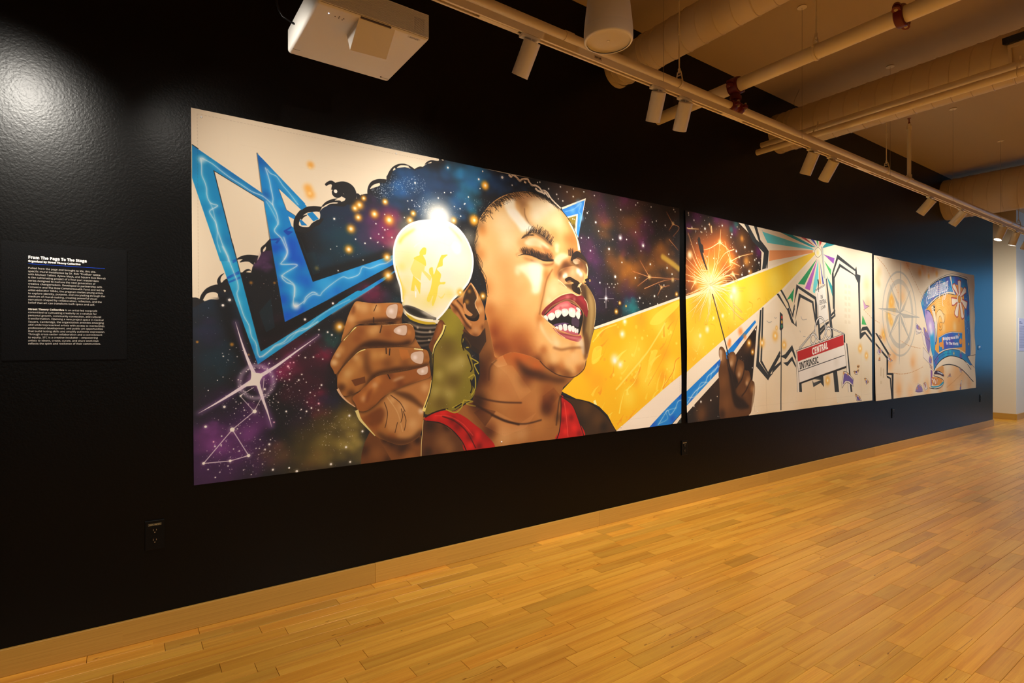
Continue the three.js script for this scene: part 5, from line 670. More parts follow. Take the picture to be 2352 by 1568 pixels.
for (const s of ['180.7,15.6 182.4,17.7 181.2,19.8 180,21 181.4,23.9', '175.7,23 177.4,24.7 176.8,26.7', '173,26.7 172.4,29.6 174.7,32.4', '171.4,23.1 173.6,23.8 173.9,24.9', '167.9,28.3 170.2,27.5 165.1,32.4', '167.3,30.3 168.4,31.1 164.5,34.4']) L('#1a120c', 0.4, s, 0.85);
k.restore();
G('160.2,34.9,4.6 166.1,83.6,4.1');

// ---- light bulb
D('#fffbe6', '133.8,36.7,17.3', 0.95); D('#ffffff', '135.1,36.5,9.9', 0.9); D('#e8e4c8', '106.1,57.9,9.2 112.7,45.3,11.7 155.4,46.8,9.5 109.1,79.9,7', 0.4);
const BULB = '104.1,63.2 104.6,57.3 106.9,50.8 111.9,45 119.3,40.9 128.6,38.9 137.3,38.2 145.3,40.1 151.7,45 156.2,51.7 158.6,59.4 157.9,67.9 155,75.1 149.2,81.7 143,87.3 139.4,92.3 135.8,96.3 132.3,99.5 120.4,96.8 110.2,92.6 109.3,88.9 108.5,81.5 106.1,74.2 104.6,68.7';
F('#f7f0d2', BULB);
clip(BULB, true, () => {
  D('#fffaf0', '130.3,44.8,18.8 138.9,56.4,18.3 143.4,46.5,14.3 122.6,48.7,12', 0.9); D('#fdf6ec', '150.6,61.7,12', 0.7); D('#f3e69a', '113.3,64.7,11.7 112.4,78.3,8.6 123.8,89.8,10.4 117.2,87,8.7 134.2,84.7,10.7', 0.75); D('#f0de70', '109.2,68.8,4.6 128.1,88.1,6.5 110.7,83.6,3.9 141.2,83.6,5.9', 0.6); D('#efe6d8', '138.7,71.2,9.2 127.5,63.5,7.3', 0.5); D('#ffffff', '132.9,39.9,11.5', 0.9);
  S('#f4d95e', 4, '107.4,53.3 111,49.2 117.6,45.1 116.8,46.7 111,51.4 108.2,55.5', 0.9); S('#f4d95e', 4, '140.8,40.9 148,46 152.5,52.7 154.8,57.3 151.6,51.2 146.2,45.4', 0.9); S('#f2d84e', 4, '106,72.7 108.3,77 110.7,82.1 110.2,90.3 109,89.6 109.1,82.2 107.1,77.1', 0.8); S('#ffffff', 4, '143.4,52 146.1,50.3 149.3,51.8 149.7,56.2 146.9,58 144.2,55.9', 0.95); L('#fbf7ea', 0.8, '117.5,56.1 120.8,53.5 128.5,51.9 136.3,51.9 141.6,53 143.4,51.2', 0.8);
  // the two painted figures
  F('#f0dc52', '121,58.8 123.3,56 125.4,56.4 125,59.9 123.3,60.7 124.9,63.8 124.5,67.2 117.4,63.6 118.4,62 120.8,60.9'); PF('#f2e27e', '117.4,63.6 124.5,66.8 124,69.9 129.1,73.4 127.8,76.2 122.3,70.4 121.4,76.2 116.5,73.5 114.7,69.8'); PF('#f0dc52', '116.5,73.5 121.6,77.7 120.9,84.6 117.7,78.7 117.2,82.9 114.9,82.6'); F('#ffffff', '117.7,83.2 118.5,83.2 118.3,86.6 117.8,86.2');
  F('#f0dc52', '135.3,60.6 137.1,59.3 140.2,59 137,62 136.6,65.9 134.4,66.9 132.6,68.5 135.4,71.5 134.7,76.2 138.2,76 137.8,77.5 133.8,78.5 132.4,84.8 129.8,91.1 128.9,89.6 129.8,84.9 127.2,88.9 125.5,87.4 128.2,80.4 129.1,74.2 127.4,71.2 127.4,68.5 129.6,67.6 130,69.9 130.8,71.4'); F('#f2e37c', '133.3,84.8 135.5,85.5 138.1,83 136.8,85.8 135,86.6');
});
L('#ffffff', 1.3, '109.3,89.2 108.5,81.5 106.1,74.2 104.6,68.7 104.1,63.2 104.6,57.3 106.9,50.8 111.9,45 119.3,40.9 128.6,38.9 137.3,38.2 145.3,40.1 151.7,45 156.2,51.7 158.6,59.4 157.9,67.9 155,75.1 149.2,81.7 143,87.3 139.4,92.3 135.8,96.3 132.3,99.4'); L('#f0d850', 0.6, '109.8,88.1 109.5,81.4 107.2,74.1 105.6,68.7', 0.8); D('#fff4c0', '148.7,82.3,5.1', 0.8); G('149,82.1,3.9'); D('#ffffff', '134.7,37.7,9.1', 0.8);
// bulb cap
F('#6e665c', '109.8,92.2 114.3,91.7 121.7,94.1 129.3,97.7 131.9,98.8 129.2,101.5 120.8,100.9 114.2,98.1 110.6,95.2'); S('#1c1814', 4, '111,92.2 117.5,93.4 122.5,96.3 125.9,98.5 119.1,98.3 113.4,95.8', 0.9); S('#d8d0c0', 4, '121.7,94.8 126.7,95.4 131,98.4 128.4,98.1 124.2,96.7', 0.7); F('#ece4cc', '109.4,93.3 113.4,96.9 120,99.4 127.5,100.2 133.6,100 132.3,102.2 122.4,102 114.2,99.9 110.2,96.3'); F('#c8a824', '111.8,96.2 117.5,99.5 125,101.2 131,101.6 130.1,103.1 121.6,102.4 114.2,99.9'); L('#fff6d4', 0.9, '109.8,93.7 113.4,96.9 120.8,99.4 129.3,100.1');
const CAP = '110.6,97 115.8,101 122.4,102.8 132.2,102.9 131.3,106.1 129.6,109.2 128.3,113.1 126.5,115.8 119,116.9 113.2,115.3 114.1,110.8 117,109.3 115.8,104 110.1,100.4';
F('#2e2822', CAP); clip(CAP, true, () => { for (const [y, c] of [[315, '#8a7c6c'], [350, '#a89684'], [385, '#7c6c5c'], [418, '#9a8470'], [450, '#5c4e42']]) { SL(c, 1.4, 3, y === 315 ? '113.4,102.2 119.1,104.4 125.8,105 132.7,104.6' : y === 350 ? '114.1,106 120.7,107.4 126.6,107.6 131.3,106.9' : y === 385 ? '115.7,109.7 121.5,110.4 127.4,110.2 130.9,109.6' : y === 418 ? '114.1,112.7 119.8,112.7 125.7,112.7 129.1,111.9' : '113.2,115 119,115.4 124.8,115 127.4,114.2', 0.9); } for (const s of ['112.5,103.3 119.1,105.9 126.6,106.4 132.2,105.8', '114.1,107.8 121.5,109.1 127.5,108.9 130.9,108.3', '114.9,111.2 121.5,111.7 127.4,111.4', '114,114 120.6,114.3 127.4,113.6']) SL('#0e0a08', 1.4, 2, s, 0.9); D('#e0c8a8', '127.5,107.1,1.5 126.6,112.3,1.1 119.1,104.9,1.3', 0.7); });

// ---- hand
F('#6a3a18', '129,120 130.8,113.9 134.4,109.2 137.5,105.3 137.8,102.5 135.8,100 133.6,100.7 130.9,106.1 129.1,110.8 126.5,116.2'); S('#a8622c', 5, '133.6,102.2 135.7,102.2 135.3,106.9 131.7,112.3 130.9,110.8', 0.8); B('#efe080', 2, 0.5, '137.8,102.9 136.6,106.9 133.5,111.5 130.4,116.2 129.2,120.8'); L('#1c1208', 0.5, '138.4,103.7 136.1,109.2 130.8,117 129.2,123.1');
const PALM = '109.4,91.5 103.1,90.4 92.3,91.2 85.6,90.8 81.2,90.5 79,93.3 76.4,99 74.2,106.1 72.4,113.1 68.1,120.7 66.2,125.5 67.7,129 69.6,131.9 70.2,140.3 72.1,143.2 75.6,147 80.3,150.7 82,155.8 87.9,163.5 92.3,168.2 99.2,171.8 107,174.8 113.4,174 120.1,170.1 122.2,161.9 122.9,155.1 126.2,145.3 128.2,136.2 127.4,132.3 126.8,126.2 125.6,119.2 121.5,117.3 117.4,110.8 115.8,103.3 109.3,102.7';
F('#a5682f', PALM); clip(PALM, true, () => {
  D('#3c1f0c', '90.7,103,4.4 102.2,102.4,4.6 83.2,103.8,3.6 110.1,101.1,3.9', 0.95);
  D('#c98c4c', '85.5,95.9,6.5 79.6,102.5,5.7 77.4,106.7,5', 0.85); D('#d6a05c', '81.1,94.6,4.3 87.7,94.4,4.4', 0.6);
});
const FINGERS = [
  ['81.2,90.5 85.6,90.8 92.3,91.2 103.1,90.4 108.2,90.8 109.6,93 109.2,97.1 106.1,100.6 98.3,102 92.2,102.5 83.2,103.3 79.6,105.3 76,109.6 72.4,113.1 74.2,106.1 76.4,99 79,93.3', '#b87638'],
  ['73.1,113.1 77,108.9 81,104.7 86.9,104.1 96.7,103.6 106.1,102.9 112.5,102.4 115.6,103.7 117.2,107 117,110.8 114,114.6 106,115.9 96.6,116.4 89,116.7 83.8,117.2 79.5,120.2 74.4,125 69.4,131.2 67.7,129 66.2,125.5 68.1,120.7', '#a1632c'],
  ['70.2,133.3 72.2,129.2 76.5,124.4 81.6,119.5 86.1,117.5 92,117.1 99.7,116.8 109.2,116.7 118.9,117.5 124.8,118.5 126.6,121.9 126.4,126.1 122.2,128.3 113.9,129.8 102.7,130.8 94.2,132 89.6,135.5 85.8,139.6 77.1,143.4 72.1,143.2 70.2,140.3', '#a8692e'],
  ['80.1,148.6 78.5,144.9 82.9,141.6 88.1,136.8 93.4,133.4 101.1,132.2 112.3,130.7 120.5,129.1 126,128.1 127.4,130.8 127,135 120.4,137 110.5,139.6 102.6,142.6 96.3,145.9 91.7,150 86.5,152.9 82.1,152.6', '#9a5824'],
];
for (const [s, c] of FINGERS) { k.save(); k.shadowColor = 'rgba(20,9,3,0.95)'; k.shadowBlur = 14; k.shadowOffsetY = 3; F(c, s); k.restore(); }
clip(FINGERS[0][0], true, () => { D('#dda868', '85.5,93.8,5.8 93,94.2,4.5 81.9,93.2,3.6 78.2,100.4,4.3', 0.85); D('#c67c3c', '99.9,94,5.3 106.2,92.3,3.1', 0.7); S('#3a1e0c', 6, '80.3,103.2 92.2,100.1 106.2,99 109.3,99.7 106.1,102 92.2,103', 0.9); S('#6a3516', 4, '79,93.3 80.6,93.2 80,96.8 78.6,97.9', 0.7); L('#3a1e0c', 0.5, '93.2,92.2 91.6,95.7', 0.8); L('#2a1508', 0.7, '91.4,99.4 91.3,102.3', 0.8); L('#ecc890', 0.5, '85.6,90.8 96.9,90.6 106.2,90.4', 0.8); D('#b05c20', '107.4,96,2', 0.7); });
clip(FINGERS[1][0], true, () => { D('#d29a58', '90.6,107.3,5.2 92.9,105.8,4.4 71.6,118,4.2 68.8,124.9,3.5', 0.85); D('#e6be8a', '68.1,124.9,2.8 70.2,120.8,2.8', 0.7); D('#8a4a1c', '99.8,108.7,5.3 83.2,107.4,4.3 81.7,111.7,5', 0.7); S('#2a1408', 7, '74.4,125 83.1,115.2 92.1,112.4 106,113.8 114.1,112.3 112.4,115.7 90.5,117.1 83.8,117.5 75.8,126.5', 0.9); D('#c67f3c', '113.3,107.8,2.8', 0.8); L('#2a1508', 0.7, '96.3,104 95.2,108', 0.8); L('#e8c68c', 0.5, '96.7,103.6 106.1,102.9 113.3,102.6 116.2,104.4', 0.8); B('#f2e48c', 1, 0.4, '80.9,104.9 77.4,108.2 73.8,112.7'); });
clip(FINGERS[2][0], true, () => { D('#c98e48', '77.9,129.3,6.4 74.3,134.9,5.6 92,121.1,5.2 83,125.2,5.1 96.6,121.1,4.5', 0.85); D('#d8a866', '75.8,131.4,4.2 80.9,122.3,3.6', 0.7); S('#4a260e', 8, '86.8,118.1 85.2,125.3 86.7,131.8 90.4,132.6 88.2,125.3 87.9,119.6', 0.7); S('#2c1508', 7, '85.8,139.6 90.4,131.9 102.7,128.6 118.8,127.5 126.4,126.1 123.8,129.2 105.8,131.6 91.9,134.8', 0.8); PF('#5a2c10', '77.9,135 85.9,133.3 86.2,136.8 80,138.6', 0.75); PF('#c8732c', '106.8,117.6 112.4,118.3 114,122.9 109.1,124.7 107.5,121.3', 0.6); D('#6a3a16', '99.6,126.3,6 110.7,126.6,5.4', 0.6); D('#3a1e0c', '72.2,139,4.2 77.8,142.8,4.3', 0.7); B('#f2e48c', 1.4, 0.4, '86.1,117.4 82.4,118.8 78.7,121.6 76.2,124.7'); L('#20100a', 0.6, '98.8,116.9 98.9,120.4'); L('#20100a', 0.6, '101.2,117.5 100.8,121.2'); L('#f4e8a0', 0.8, '116.9,117.6 122.3,118.2'); D('#8a5424', '124.8,123,2.4', 0.6); });
clip(FINGERS[3][0], true, () => { D('#c9803c', '90.3,139.8,5.2 85.8,144.6,5.1 93.4,135.6,4.5', 0.85); D('#e0b07c', '85.1,146,2.9 91.8,138.4,3', 0.6); S('#7a3a14', 5, '85.8,148.2 86.5,144 90.3,139.8 89.5,143.4 88,147.6', 0.7); S('#2a1408', 7, '86.5,152.9 93.2,149.4 101,143.3 110.6,139.3 120.4,137 113,140.1 102.6,144.1 95.6,147.4 91.7,151.5', 0.8); S('#dcb48c', 4, '102.6,136.3 107.4,134.3 110.2,134.4 105.8,136.5', 0.8); D('#6a3416', '107.4,138.4,4.6 101.1,133,3.8', 0.7); L('#2a1508', 0.6, '99.5,132.2 101.1,135.2'); });
// heel of the hand
clip(PALM, true, () => { S('#c48a4e', 6, '101.4,143.3 110.5,145.3 118.6,150.2 122.3,154.7 121.8,162.7 118.4,169.2 111.8,172.3 102.3,168.4 97.7,160.7 95.5,154.6 97.1,148.9', 0.9); S('#b5763c', 6, '127.2,136.2 126.2,145.3 122.7,154.3 113.7,148.4 104.1,143.4 112.2,140.1', 0.95); D('#d8a468', '123.7,141.4,4.8 108.8,152.6,5.4 102.5,147.8,3 115.2,162.9,5.5', 0.8); D('#f0d8bc', '121.1,155.4,3.2', 0.8); S('#3a1e0c', 6, '102.6,142.6 113.7,144.7 121.9,152 122.7,154.7 115.3,150 107.3,145.8', 0.7); S('#6a3414', 6, '88.7,154.2 95.5,151.7 97.8,155.5 95.4,160.5 90.1,162.9 84.9,158.2', 0.8); D('#8a4a1c', '86.4,158.3,4.4 91.6,163.1,4.4 102.3,169.2,5.3', 0.7); S('#2a1408', 8, '92.3,165.3 102.3,169.9 113.5,171 120.9,166.4 120.1,171.6 108.6,175.4 97.6,172.4', 0.7); for (const s of ['97.5,148.9 99.3,154.9 98.5,160.7 97.7,163.6', '101.4,144.8 107.2,149.5 110.4,155', '108,153.3 108.8,157.8 107.5,161.5', '109.2,154.9 111,160.3 109.9,166.2', '105.5,161.3 103.9,167.1']) L('#3a1e0e', 0.5, s, 0.75); L('#ecc890', 0.6, '99.4,146.1 105.6,155.4 108.7,166.8', 0.35); });
B('#f2dc7c', 0.6, 2.2, '128.2,137 126.7,144.6 124.5,150.6 122.6,155.8'); B('#ead88a', 2, 0.5, '80.8,152.2 82.7,157.3 86.4,161.9 91.6,167.8'); L('#1a0f08', 0.6, '129.5,121.6 128.9,133.9 127.3,143.9 123.6,153.6'); B('#e0b48a', 1.4, 0.5, '70.1,139.6 72.1,143.2 75.6,147 80,150.3');
// fingernails
for (const [s, hl] of [['99.9,93.3 102.3,91.7 106.2,91.7 105,99.2 100.6,99 99,96.6', '102.2,95.4,2.6'], ['104.3,105.7 107.7,104 111.9,104 111.3,109.2 106.8,109.1 103.9,107.6', '106.9,106.8,2.3'], ['115,120.6 118.9,119.3 122.7,120 122,126.4 117.6,126.1 114.6,123.6', '117.2,122.9,2.4'], ['118.8,130.2 122.2,129.1 125.5,128.6 125.3,132.6 121.3,133.7 118.6,132', '122.1,131.4,1.9']]) { SL('#7a4a34', 0.5, 1.5, s, 0.8); F('#d8bba6', s); D('#f6e6e0', hl, 0.9); }

// hem
weave();

// ================================================================ canvas 2: sparkler, rays and the city
const mural2 = begin();
D('#e9cfa0', '141.5,159.4,58.5 228,178.7,57.6 312.8,149.7,49.6 169.6,72.3,32.5', 0.5); D('#e2bf8c', '120.5,175.4,30.2 197.4,192.1,33.9 277.2,189.6,28.4', 0.45);
{ // night sky corner
  const sky = '-1.5,-1 78.9,-1.3 97.7,7.6 107.3,15 119.2,23.8 117.9,41.6 62.2,58.8 -2.7,76.6';
  PF('#1d130e', sky);
  clip(sky, false, () => {
    D('#3a2010', '47.2,26.6,43.5 92.7,21.7,36 87.6,46.5,25', 0.8); D('#6a1f66', '16.2,1.4,14.3 58.4,3.3,13.6 74.2,7.8,10.5 114.6,23.6,11.2 4.1,14.1,9.3 45.4,1.1,10', 0.75); D('#7a4a18', '85.7,14.4,16 97.3,34.9,16.3 76,44.8,15.8 58.3,11.1,15.3', 0.7); D('#c8641a', '36,60.8,49.3 25.9,35.1,32.2 49.4,26.4,26.8 7.5,51.7,28.1 64.7,36.6,24.1', 0.85); D('#ee8a22', '36,60.8,32.8 40.5,42.6,21.5 21.6,54.3,19.2 53.7,29.8,15.2 66.9,37.7,12.1', 0.85); D('#f0a040', '85.7,14.4,4.6 5.7,37.8,6.2 92.5,35.3,7.2 99.6,45.6,5.5', 0.7); D('#2a7a74', '76.5,2.2,7 68.5,7.9,5.2', 0.7);
    stars(420, 0, 150, 0, 85, 0.15, 0.8, ['#ffffff', '#fff0dc', '#ffe0b0']); dots('28.3,12.3,1.3 9.1,13.7,0.94 54.4,6.1,1 69.5,12.3,1 90.3,22,1.3 102.3,24.8,1.1 80.8,32.4,1.1 114.5,34.7,1.1 85.2,48.7,1.1 97.2,44.4,1.3 4.3,1.8,0.78 12.2,6.9,0.79 34.7,7.7,0.82 76.2,27.5,1.1 107.1,32.6,0.92 87.7,39.8,0.89 72.5,50.4,0.87'); D('#fff2d0', '5.7,37.8,5.3', 0.95);
  });
  B('#f6e8d4', 1.2, 1.2, '78.9,-1.3 97.7,7.6 107.8,14.9 119.7,23.7 118.5,40.6');
}
// bands of the beam
PF('#f5e7cf', '-2.6,74.4 62.2,58 129.7,38.2 224.7,11 229.3,14.1 158.7,60 108.9,85.5 50.3,116.8 -3.7,145.5');
const BEAM2 = '-2.7,77.1 62.1,59.9 132.3,39.8 223.1,13.1 224.6,15.6 156,58.4 107.7,83.8 50.3,113.2 -3.7,140.7';
PF('#f7cf2c', BEAM2); clip(BEAM2, false, () => { D('#f7b21e', '12.8,94.6,25.3 8.4,121.9,22 68.4,100.9,20.8 46.5,78.2,23.4', 0.7); D('#fbe35c', '106.7,67,27.7 142.6,50.7,23.4 73.2,84.9,24.5 16.6,111.9,17.5 184.2,32.8,22.8', 0.7); D('#f09a20', '17.1,79.5,17.5 31.7,71.3,17.9', 0.7); D('#fbe9a0', '73.4,68.9,15.7', 0.9); for (let i = 0; i < 90; i++) { const t = rnd(), x = 10 + t * 235, y = 118 - t * 82 + rr(-22, 22) * (1 - t * 0.7), a = rr(0, 6.3), l = rr(2, 9); B(rnd() < 0.5 ? '#fdea70' : '#eda81c', rr(0.5, 1.8), 0.2, `${x},${y} ${x + Math.cos(a) * l},${y + Math.sin(a) * l} ${x + Math.cos(a + 0.8) * l * 1.5},${y + Math.sin(a + 0.8) * l * 1.5}`, rr(0.3, 0.7)); } for (let i = 0; i < 40; i++) dot(10 + 90 * rnd(), rr(75, 145), rr(0.3, 1.1), '#fbef8c', 0.6); });
PF('#f3e5cf', '-3.7,140.7 50.3,113.2 107.7,83.8 111.4,89.6 52.3,127.8 -3.9,154.7'); 
PF('#0d80dd', '-3.9,157.7 47.9,129.1 79.8,108.7 106.9,91.1 108.8,93.1 82.1,112.7 52.2,136.3 -4.1,170.5'); clip('-3.9,157.7 47.9,129.1 79.8,108.7 106.9,91.1 108.8,93.1 82.1,112.7 52.2,136.3 -4.1,170.5', false, () => { D('#0a50c4', '45.7,133.6,10 7.8,165,7.8 79.8,111.4,8.8', 0.7); bolt('0.8,165.9 9.9,157.7 16,154.3 26.3,149.6 30.6,143.5 41.3,138.6 45.7,133.6', 1.5); bolt('1.9,161 11.9,160.3 20.2,149.4 32.6,148.6 37,139.8 47.9,134.9', 0.9); });
PF('#f3e5cf', '-4.1,170.5 52.2,136.3 109.3,93.1 110.3,95.9 53.3,141.5 -4.2,176.6');
{ // lower night corner
  const sky = '-4.2,176.8 52.1,142.1 110.1,95.9 108.1,111.1 102,149.6 94.3,184.7 -4.4,187.5';
  PF('#1c120d', sky); clip(sky, false, () => { D('#3c2413', '79.7,119.4,21.2 24,170.9,22.6 45.4,155.5,20.1', 0.8); D('#7a4a1c', '93.9,116.7,10.9 106.1,119.4,9.2 84.5,105.9,10.7 19.7,177,12.8', 0.6); stars(220, 0, 150, 80, 183, 0.15, 0.7, ['#fff', '#ffe8cc']); dots('101.4,100.9,1.3 107.5,100.1,1.1 22.1,158.3,0.8 34.5,165.2,0.82 9.7,168.9,0.94 19.9,165.7,1.1'); G('96.4,113.3,6.2 102.3,122.1,4.8 89.2,107.9,3.6'); });
}
// sparks
D('#ffd860', '36,62.1,27.9', 0.9); D('#fff0b0', '36,61.9,18.1', 1); D('#ffffff', '35.6,61.6,10.8', 1);
{ const [cx, cy] = nums('35.6,61.6')[0]; for (let i = 0; i < 120; i++) { const a = rr(0, 6.283), l = 6 + 34 * rnd() ** 1.6, r0 = rr(2, 8), b = rr(-0.15, 0.15); const p = `${cx + Math.cos(a) * r0 * 1.2},${cy + Math.sin(a) * r0} ${cx + Math.cos(a + b) * l * 0.8},${cy + Math.sin(a + b) * l * 0.6} ${cx + Math.cos(a) * l * 1.4},${cy + Math.sin(a) * l}`; SL('#f08a1c', 0.8, 3, p, 0.4); B('#fff2c4', 0.7, 0.1, p, 0.9); } }
for (const s of ['35.6,61.6 47,39.5 50.5,21.7', '50.5,21.7 52.2,9.9', '50.5,21.7 34.4,29.2 23.9,31.6', '50.5,21.7 64.8,28.7 66.9,37.7', '66.9,37.7 83.1,31.5 103.5,26.8', '66.9,37.7 62.5,30.2 58.2,20.2', '66.9,37.7 81.8,41', '35.6,61.6 17.7,42.2 3.1,19.1', '3.1,15.4 19.1,13.7', '37.8,8.5 38.4,14.8 34.7,6.4', '72.8,25.9 58.1,31.3 47,42.1', '35.6,61.6 13.4,60.5 0.5,60.2', '13.4,60.5 7.3,67.7', '35.6,61.6 69,49.4 80.6,49.1', '70.2,49.3 78.1,55.3', '35.6,61.6 77.7,87.3 87.1,91.1', '71.1,67.7 71.9,91.5', '35.6,61.6 64.5,51 75.8,58.1', '21.6,49.3 36.2,49.4', '35.6,61.6 -0.7,73.1', '71,77 84.8,84.4']) { SL('#e8701a', 1.1, 4, s, 0.6); B('#ffe6a8', 0.8, 0.2, s); }
D('#ffe2a0', '50.5,21.7,4 66.9,37.7,4.1 70.2,49.3,3.5 13.4,60.5,3.8 72.3,65,10.5', 0.9); D('#fff6dc', '72.3,64.3,5.2 30.2,101.7,4.9 19.7,107.5,3.2 54,88.8,3.4 39.8,91.3,2.6 67.6,70.6,3.5', 0.9); D('#ef7a22', '63.7,114.8,5.2 64.8,111.5,3.5 82.2,102.6,6.4 89.2,107.2,4.7', 0.8);
// sparkler stick
B('#2a1c14', 4.4, 1.5, '19,22.1 20.9,29.4 25.9,40.2 30.9,48.6'); F('#2a1c14', '18,21.6 20.4,21 22,25.5 25,27.7 26,33.9 20.9,31.9 18.9,27.1'); B('#3a2a20', 1.4, 1.7, '38.4,69.6 46.3,87.2 54.8,106.4 62.4,124.6'); L('#8a745c', 0.4, '39.3,70.8 46.3,87.2 54.9,105.1', 0.7);
// hand with the sparkler
const HAND2 = '48.5,118.1 53.6,117.4 58,122 60.1,128.6 63.5,123.3 70.4,121.8 74.9,126 75.3,134 78.4,129.4 86.6,131.5 89.3,139 96,140.5 99.6,148.1 105.7,152.4 106,162.1 101.7,174.3 95.5,182.1 76.5,183.5 49.4,182.8 48,155.6 46.7,140 49.7,131 47.6,124.6';
F('#5e3818', HAND2); clip(HAND2, true, () => { D('#a87444', '52.8,127.2,8.5 68.5,128.6,8.7 81.7,139.5,8.9 94.7,149.3,7.3 101.9,157.8,6.6', 0.85); D('#d8b088', '51.3,122,4.4 66.8,132.6,5.2 79.3,143.5,4.6 92.3,152,4', 0.7); D('#7a4c22', '54.3,149.3,11.9 58.4,169.1,13.7 86.2,163.9,10.7', 0.7); S('#1c0e06', 8, '63.4,136.5 76.9,148.8 74.5,160.7 95.6,173.9 86,176 72,172.5 65.4,153.7', 0.9); SL('#160b05', 1.6, 3, '75.3,131.4 72.4,142 76.9,151.4', 0.85); SL('#160b05', 1.4, 3, '88.9,137 84,147.6 74.5,155.3', 0.85); SL('#160b05', 1.2, 3, '99.6,148.1 91,158.7 83.8,163.8', 0.85); SL('#160b05', 1.3, 3, '60.1,127.2 62.2,137.8 66.6,145.8', 0.85); D('#24120a', '83.7,169.2,10.7 51.6,179.1,8.5', 0.7); F('#caa98c', '48.5,120.7 51.6,120.7 52.3,128.5 49.2,129.7', 0.9); });
B('#2a1a10', 1.9, 2.3, '60.2,124.6 64.5,136.5 68.9,148.5 72.2,156.6');

// stripes of black that outline the skyline
const BAR = '#2f3335';
for (const s of ['89.6,-0.1 96.5,-0.1 109.8,12.3 131.2,21.2 127.1,39.1 120,40.9 123.5,24.1 103.6,15.1', '105.8,-0.3 111.2,-0.3 117.3,12.2 127.4,18 132.5,21.7 129.7,38.9 128.2,39.1 127.8,22.2 114.7,14.1']) PF(BAR, s);
// rays from the lamp
const RAY = (c, s) => { PF(c, s); clip(s, false, () => { for (let i = 0; i < 8; i++) D('#ffffff', `${rr(150, 330)},${rr(0, 70)},${rr(3, 9)}`, 0.12); }); };
RAY('#63c9ce', '120.4,3.4 217,9.1 223.1,10.8 130,13.5'); RAY('#1f9aa4', '145.8,-1.2 164.8,-2.1 226.2,7.4 217,8.4'); RAY('#f0a064', '133.8,20.5 220,11.4 220,14.2 132.9,31.3'); RAY('#c43a34', '191.7,-0.6 202,-0.9 227.8,7.2'); RAY('#3344a8', '214,-0.8 221.7,-1.1 230.3,6.9'); RAY('#3aa850', '227.2,-0.8 231.9,-0.7 232.5,7'); RAY('#c43a34', '234.1,-0.4 240.5,-0.8 235,6.4'); RAY('#1f8f98', '251.1,-0.7 275,-1.2 238.8,7.6'); RAY('#8a4aa8', '243.6,13.4 269.8,15.3 267.4,22'); RAY('#1c9a5a', '229.3,19.5 202.2,50.2 188.4,50.4'); RAY('#b45cc0', '229.9,20.2 213.6,55.6 203,54'); RAY('#66cfd4', '231.8,20.1 232.2,44.3 224.3,58 220.3,57.2 221.3,48.1'); RAY('#ee9a48', '233,19.9 237.9,47 234.7,47.2'); RAY('#3a46b0', '234.9,19.8 244.9,46.5 241.7,47'); RAY('#1f9aa0', '250.8,36.5 263.9,47.6 264.5,59.7'); RAY('#44b060', '245.1,20.4 261.4,29 260.7,35.8'); RAY('#1c9a5a', '181.1,55.1 177.6,70.4 173.9,66.2 165.5,68.8'); RAY('#44b060', '340,77.9 350.7,89.4 337.7,89.2');
// buildings
PF('#eadfc8', '271.4,38.2 281.7,21.8 324.5,30.8 335.4,98.7 364.4,114.1 366.1,183.9 273.8,181.3 264.2,100', 0.7); D('#dcc6a0', '312.9,132.9,34.7 342.7,159.2,28.4 288.2,99.6,26.4', 0.35); PF('#ecdcc0', '181,71.7 189.7,64.6 224.2,68.1 231.8,100.6 189.2,117.9 169.5,89.9 142.3,82.2 119,84.5 117.2,127.7 131.2,140.6 152.6,128.1 152,180.1 97.9,182.3 116.2,102.7', 0.45);
for (let i = 0; i < 7; i++) for (let j = 0; j < 2; j++) PF('#d9c8a8', `${nums('293.7,43.1')[0][0] + j * 9},${nums('293.7,43.1')[0][1] + i * 7} ${nums('293.7,43.1')[0][0] + j * 9 + 6},${nums('293.7,43.1')[0][1] + i * 7 + 0.6} ${nums('293.7,43.1')[0][0] + j * 9 + 6},${nums('293.7,43.1')[0][1] + i * 7 + 4.6} ${nums('293.7,43.1')[0][0] + j * 9},${nums('293.7,43.1')[0][1] + i * 7 + 4}`, 0.45);
for (const s of ['100.8,150.9 105.3,180', '125.9,148.9 126.8,181.4', '335.4,98.7 335.8,181.3', '223.5,156.6 224.9,176.9']) PL('#b09870', 0.4, s, 0.5);
const bars = (list) => { for (const s of list) PF(BAR, s); };
bars(['115.7,81.1 118.5,80.3 113.4,131.2 129.8,144.8 139,143.6 133.2,147 129.7,150.5 108.3,136', '119.5,78.6 122.1,77.9 118.9,130.6 129.8,142 151.2,123 152.6,126.6 131.6,146.3 115.9,131.9', '129.8,142 152.1,120.8 153.1,123.7 133.2,144.9', '139.1,137.9 153.9,131.7 153.8,134.6 136.3,144.3', '153.1,126.6 162.2,124.5 176.3,114.9 183.9,127.6 183.3,131.3 175.4,120.9 163.5,129.6', '158,133.2 166.3,132.6 176.2,126.8 183.8,136.6 183.2,138.8 175.3,131.2 166.2,137']);
bars(['146.2,63.4 150.5,62.8 166.8,77.6 169.6,76 176.8,86.8 182.5,94 185.1,88.3 185.9,95.7 175.1,91.3 166.8,79', '153.3,59.3 156.5,58.4 169.7,70.8 176.9,82.3 181.5,71.7 182.4,73.9 178.5,86.7 169.6,75.2 168.3,72.4', '185.5,50.9 228.9,62.4 230.3,92.8 225.6,92.9 224.2,65 189.2,54.9 179.5,74 182.4,76.9 176.8,86.8', '190.6,60 221.1,67 228.1,92.9 226.2,96 218,69.2 194.1,64.3 186.6,80.5 182.2,90.3']);
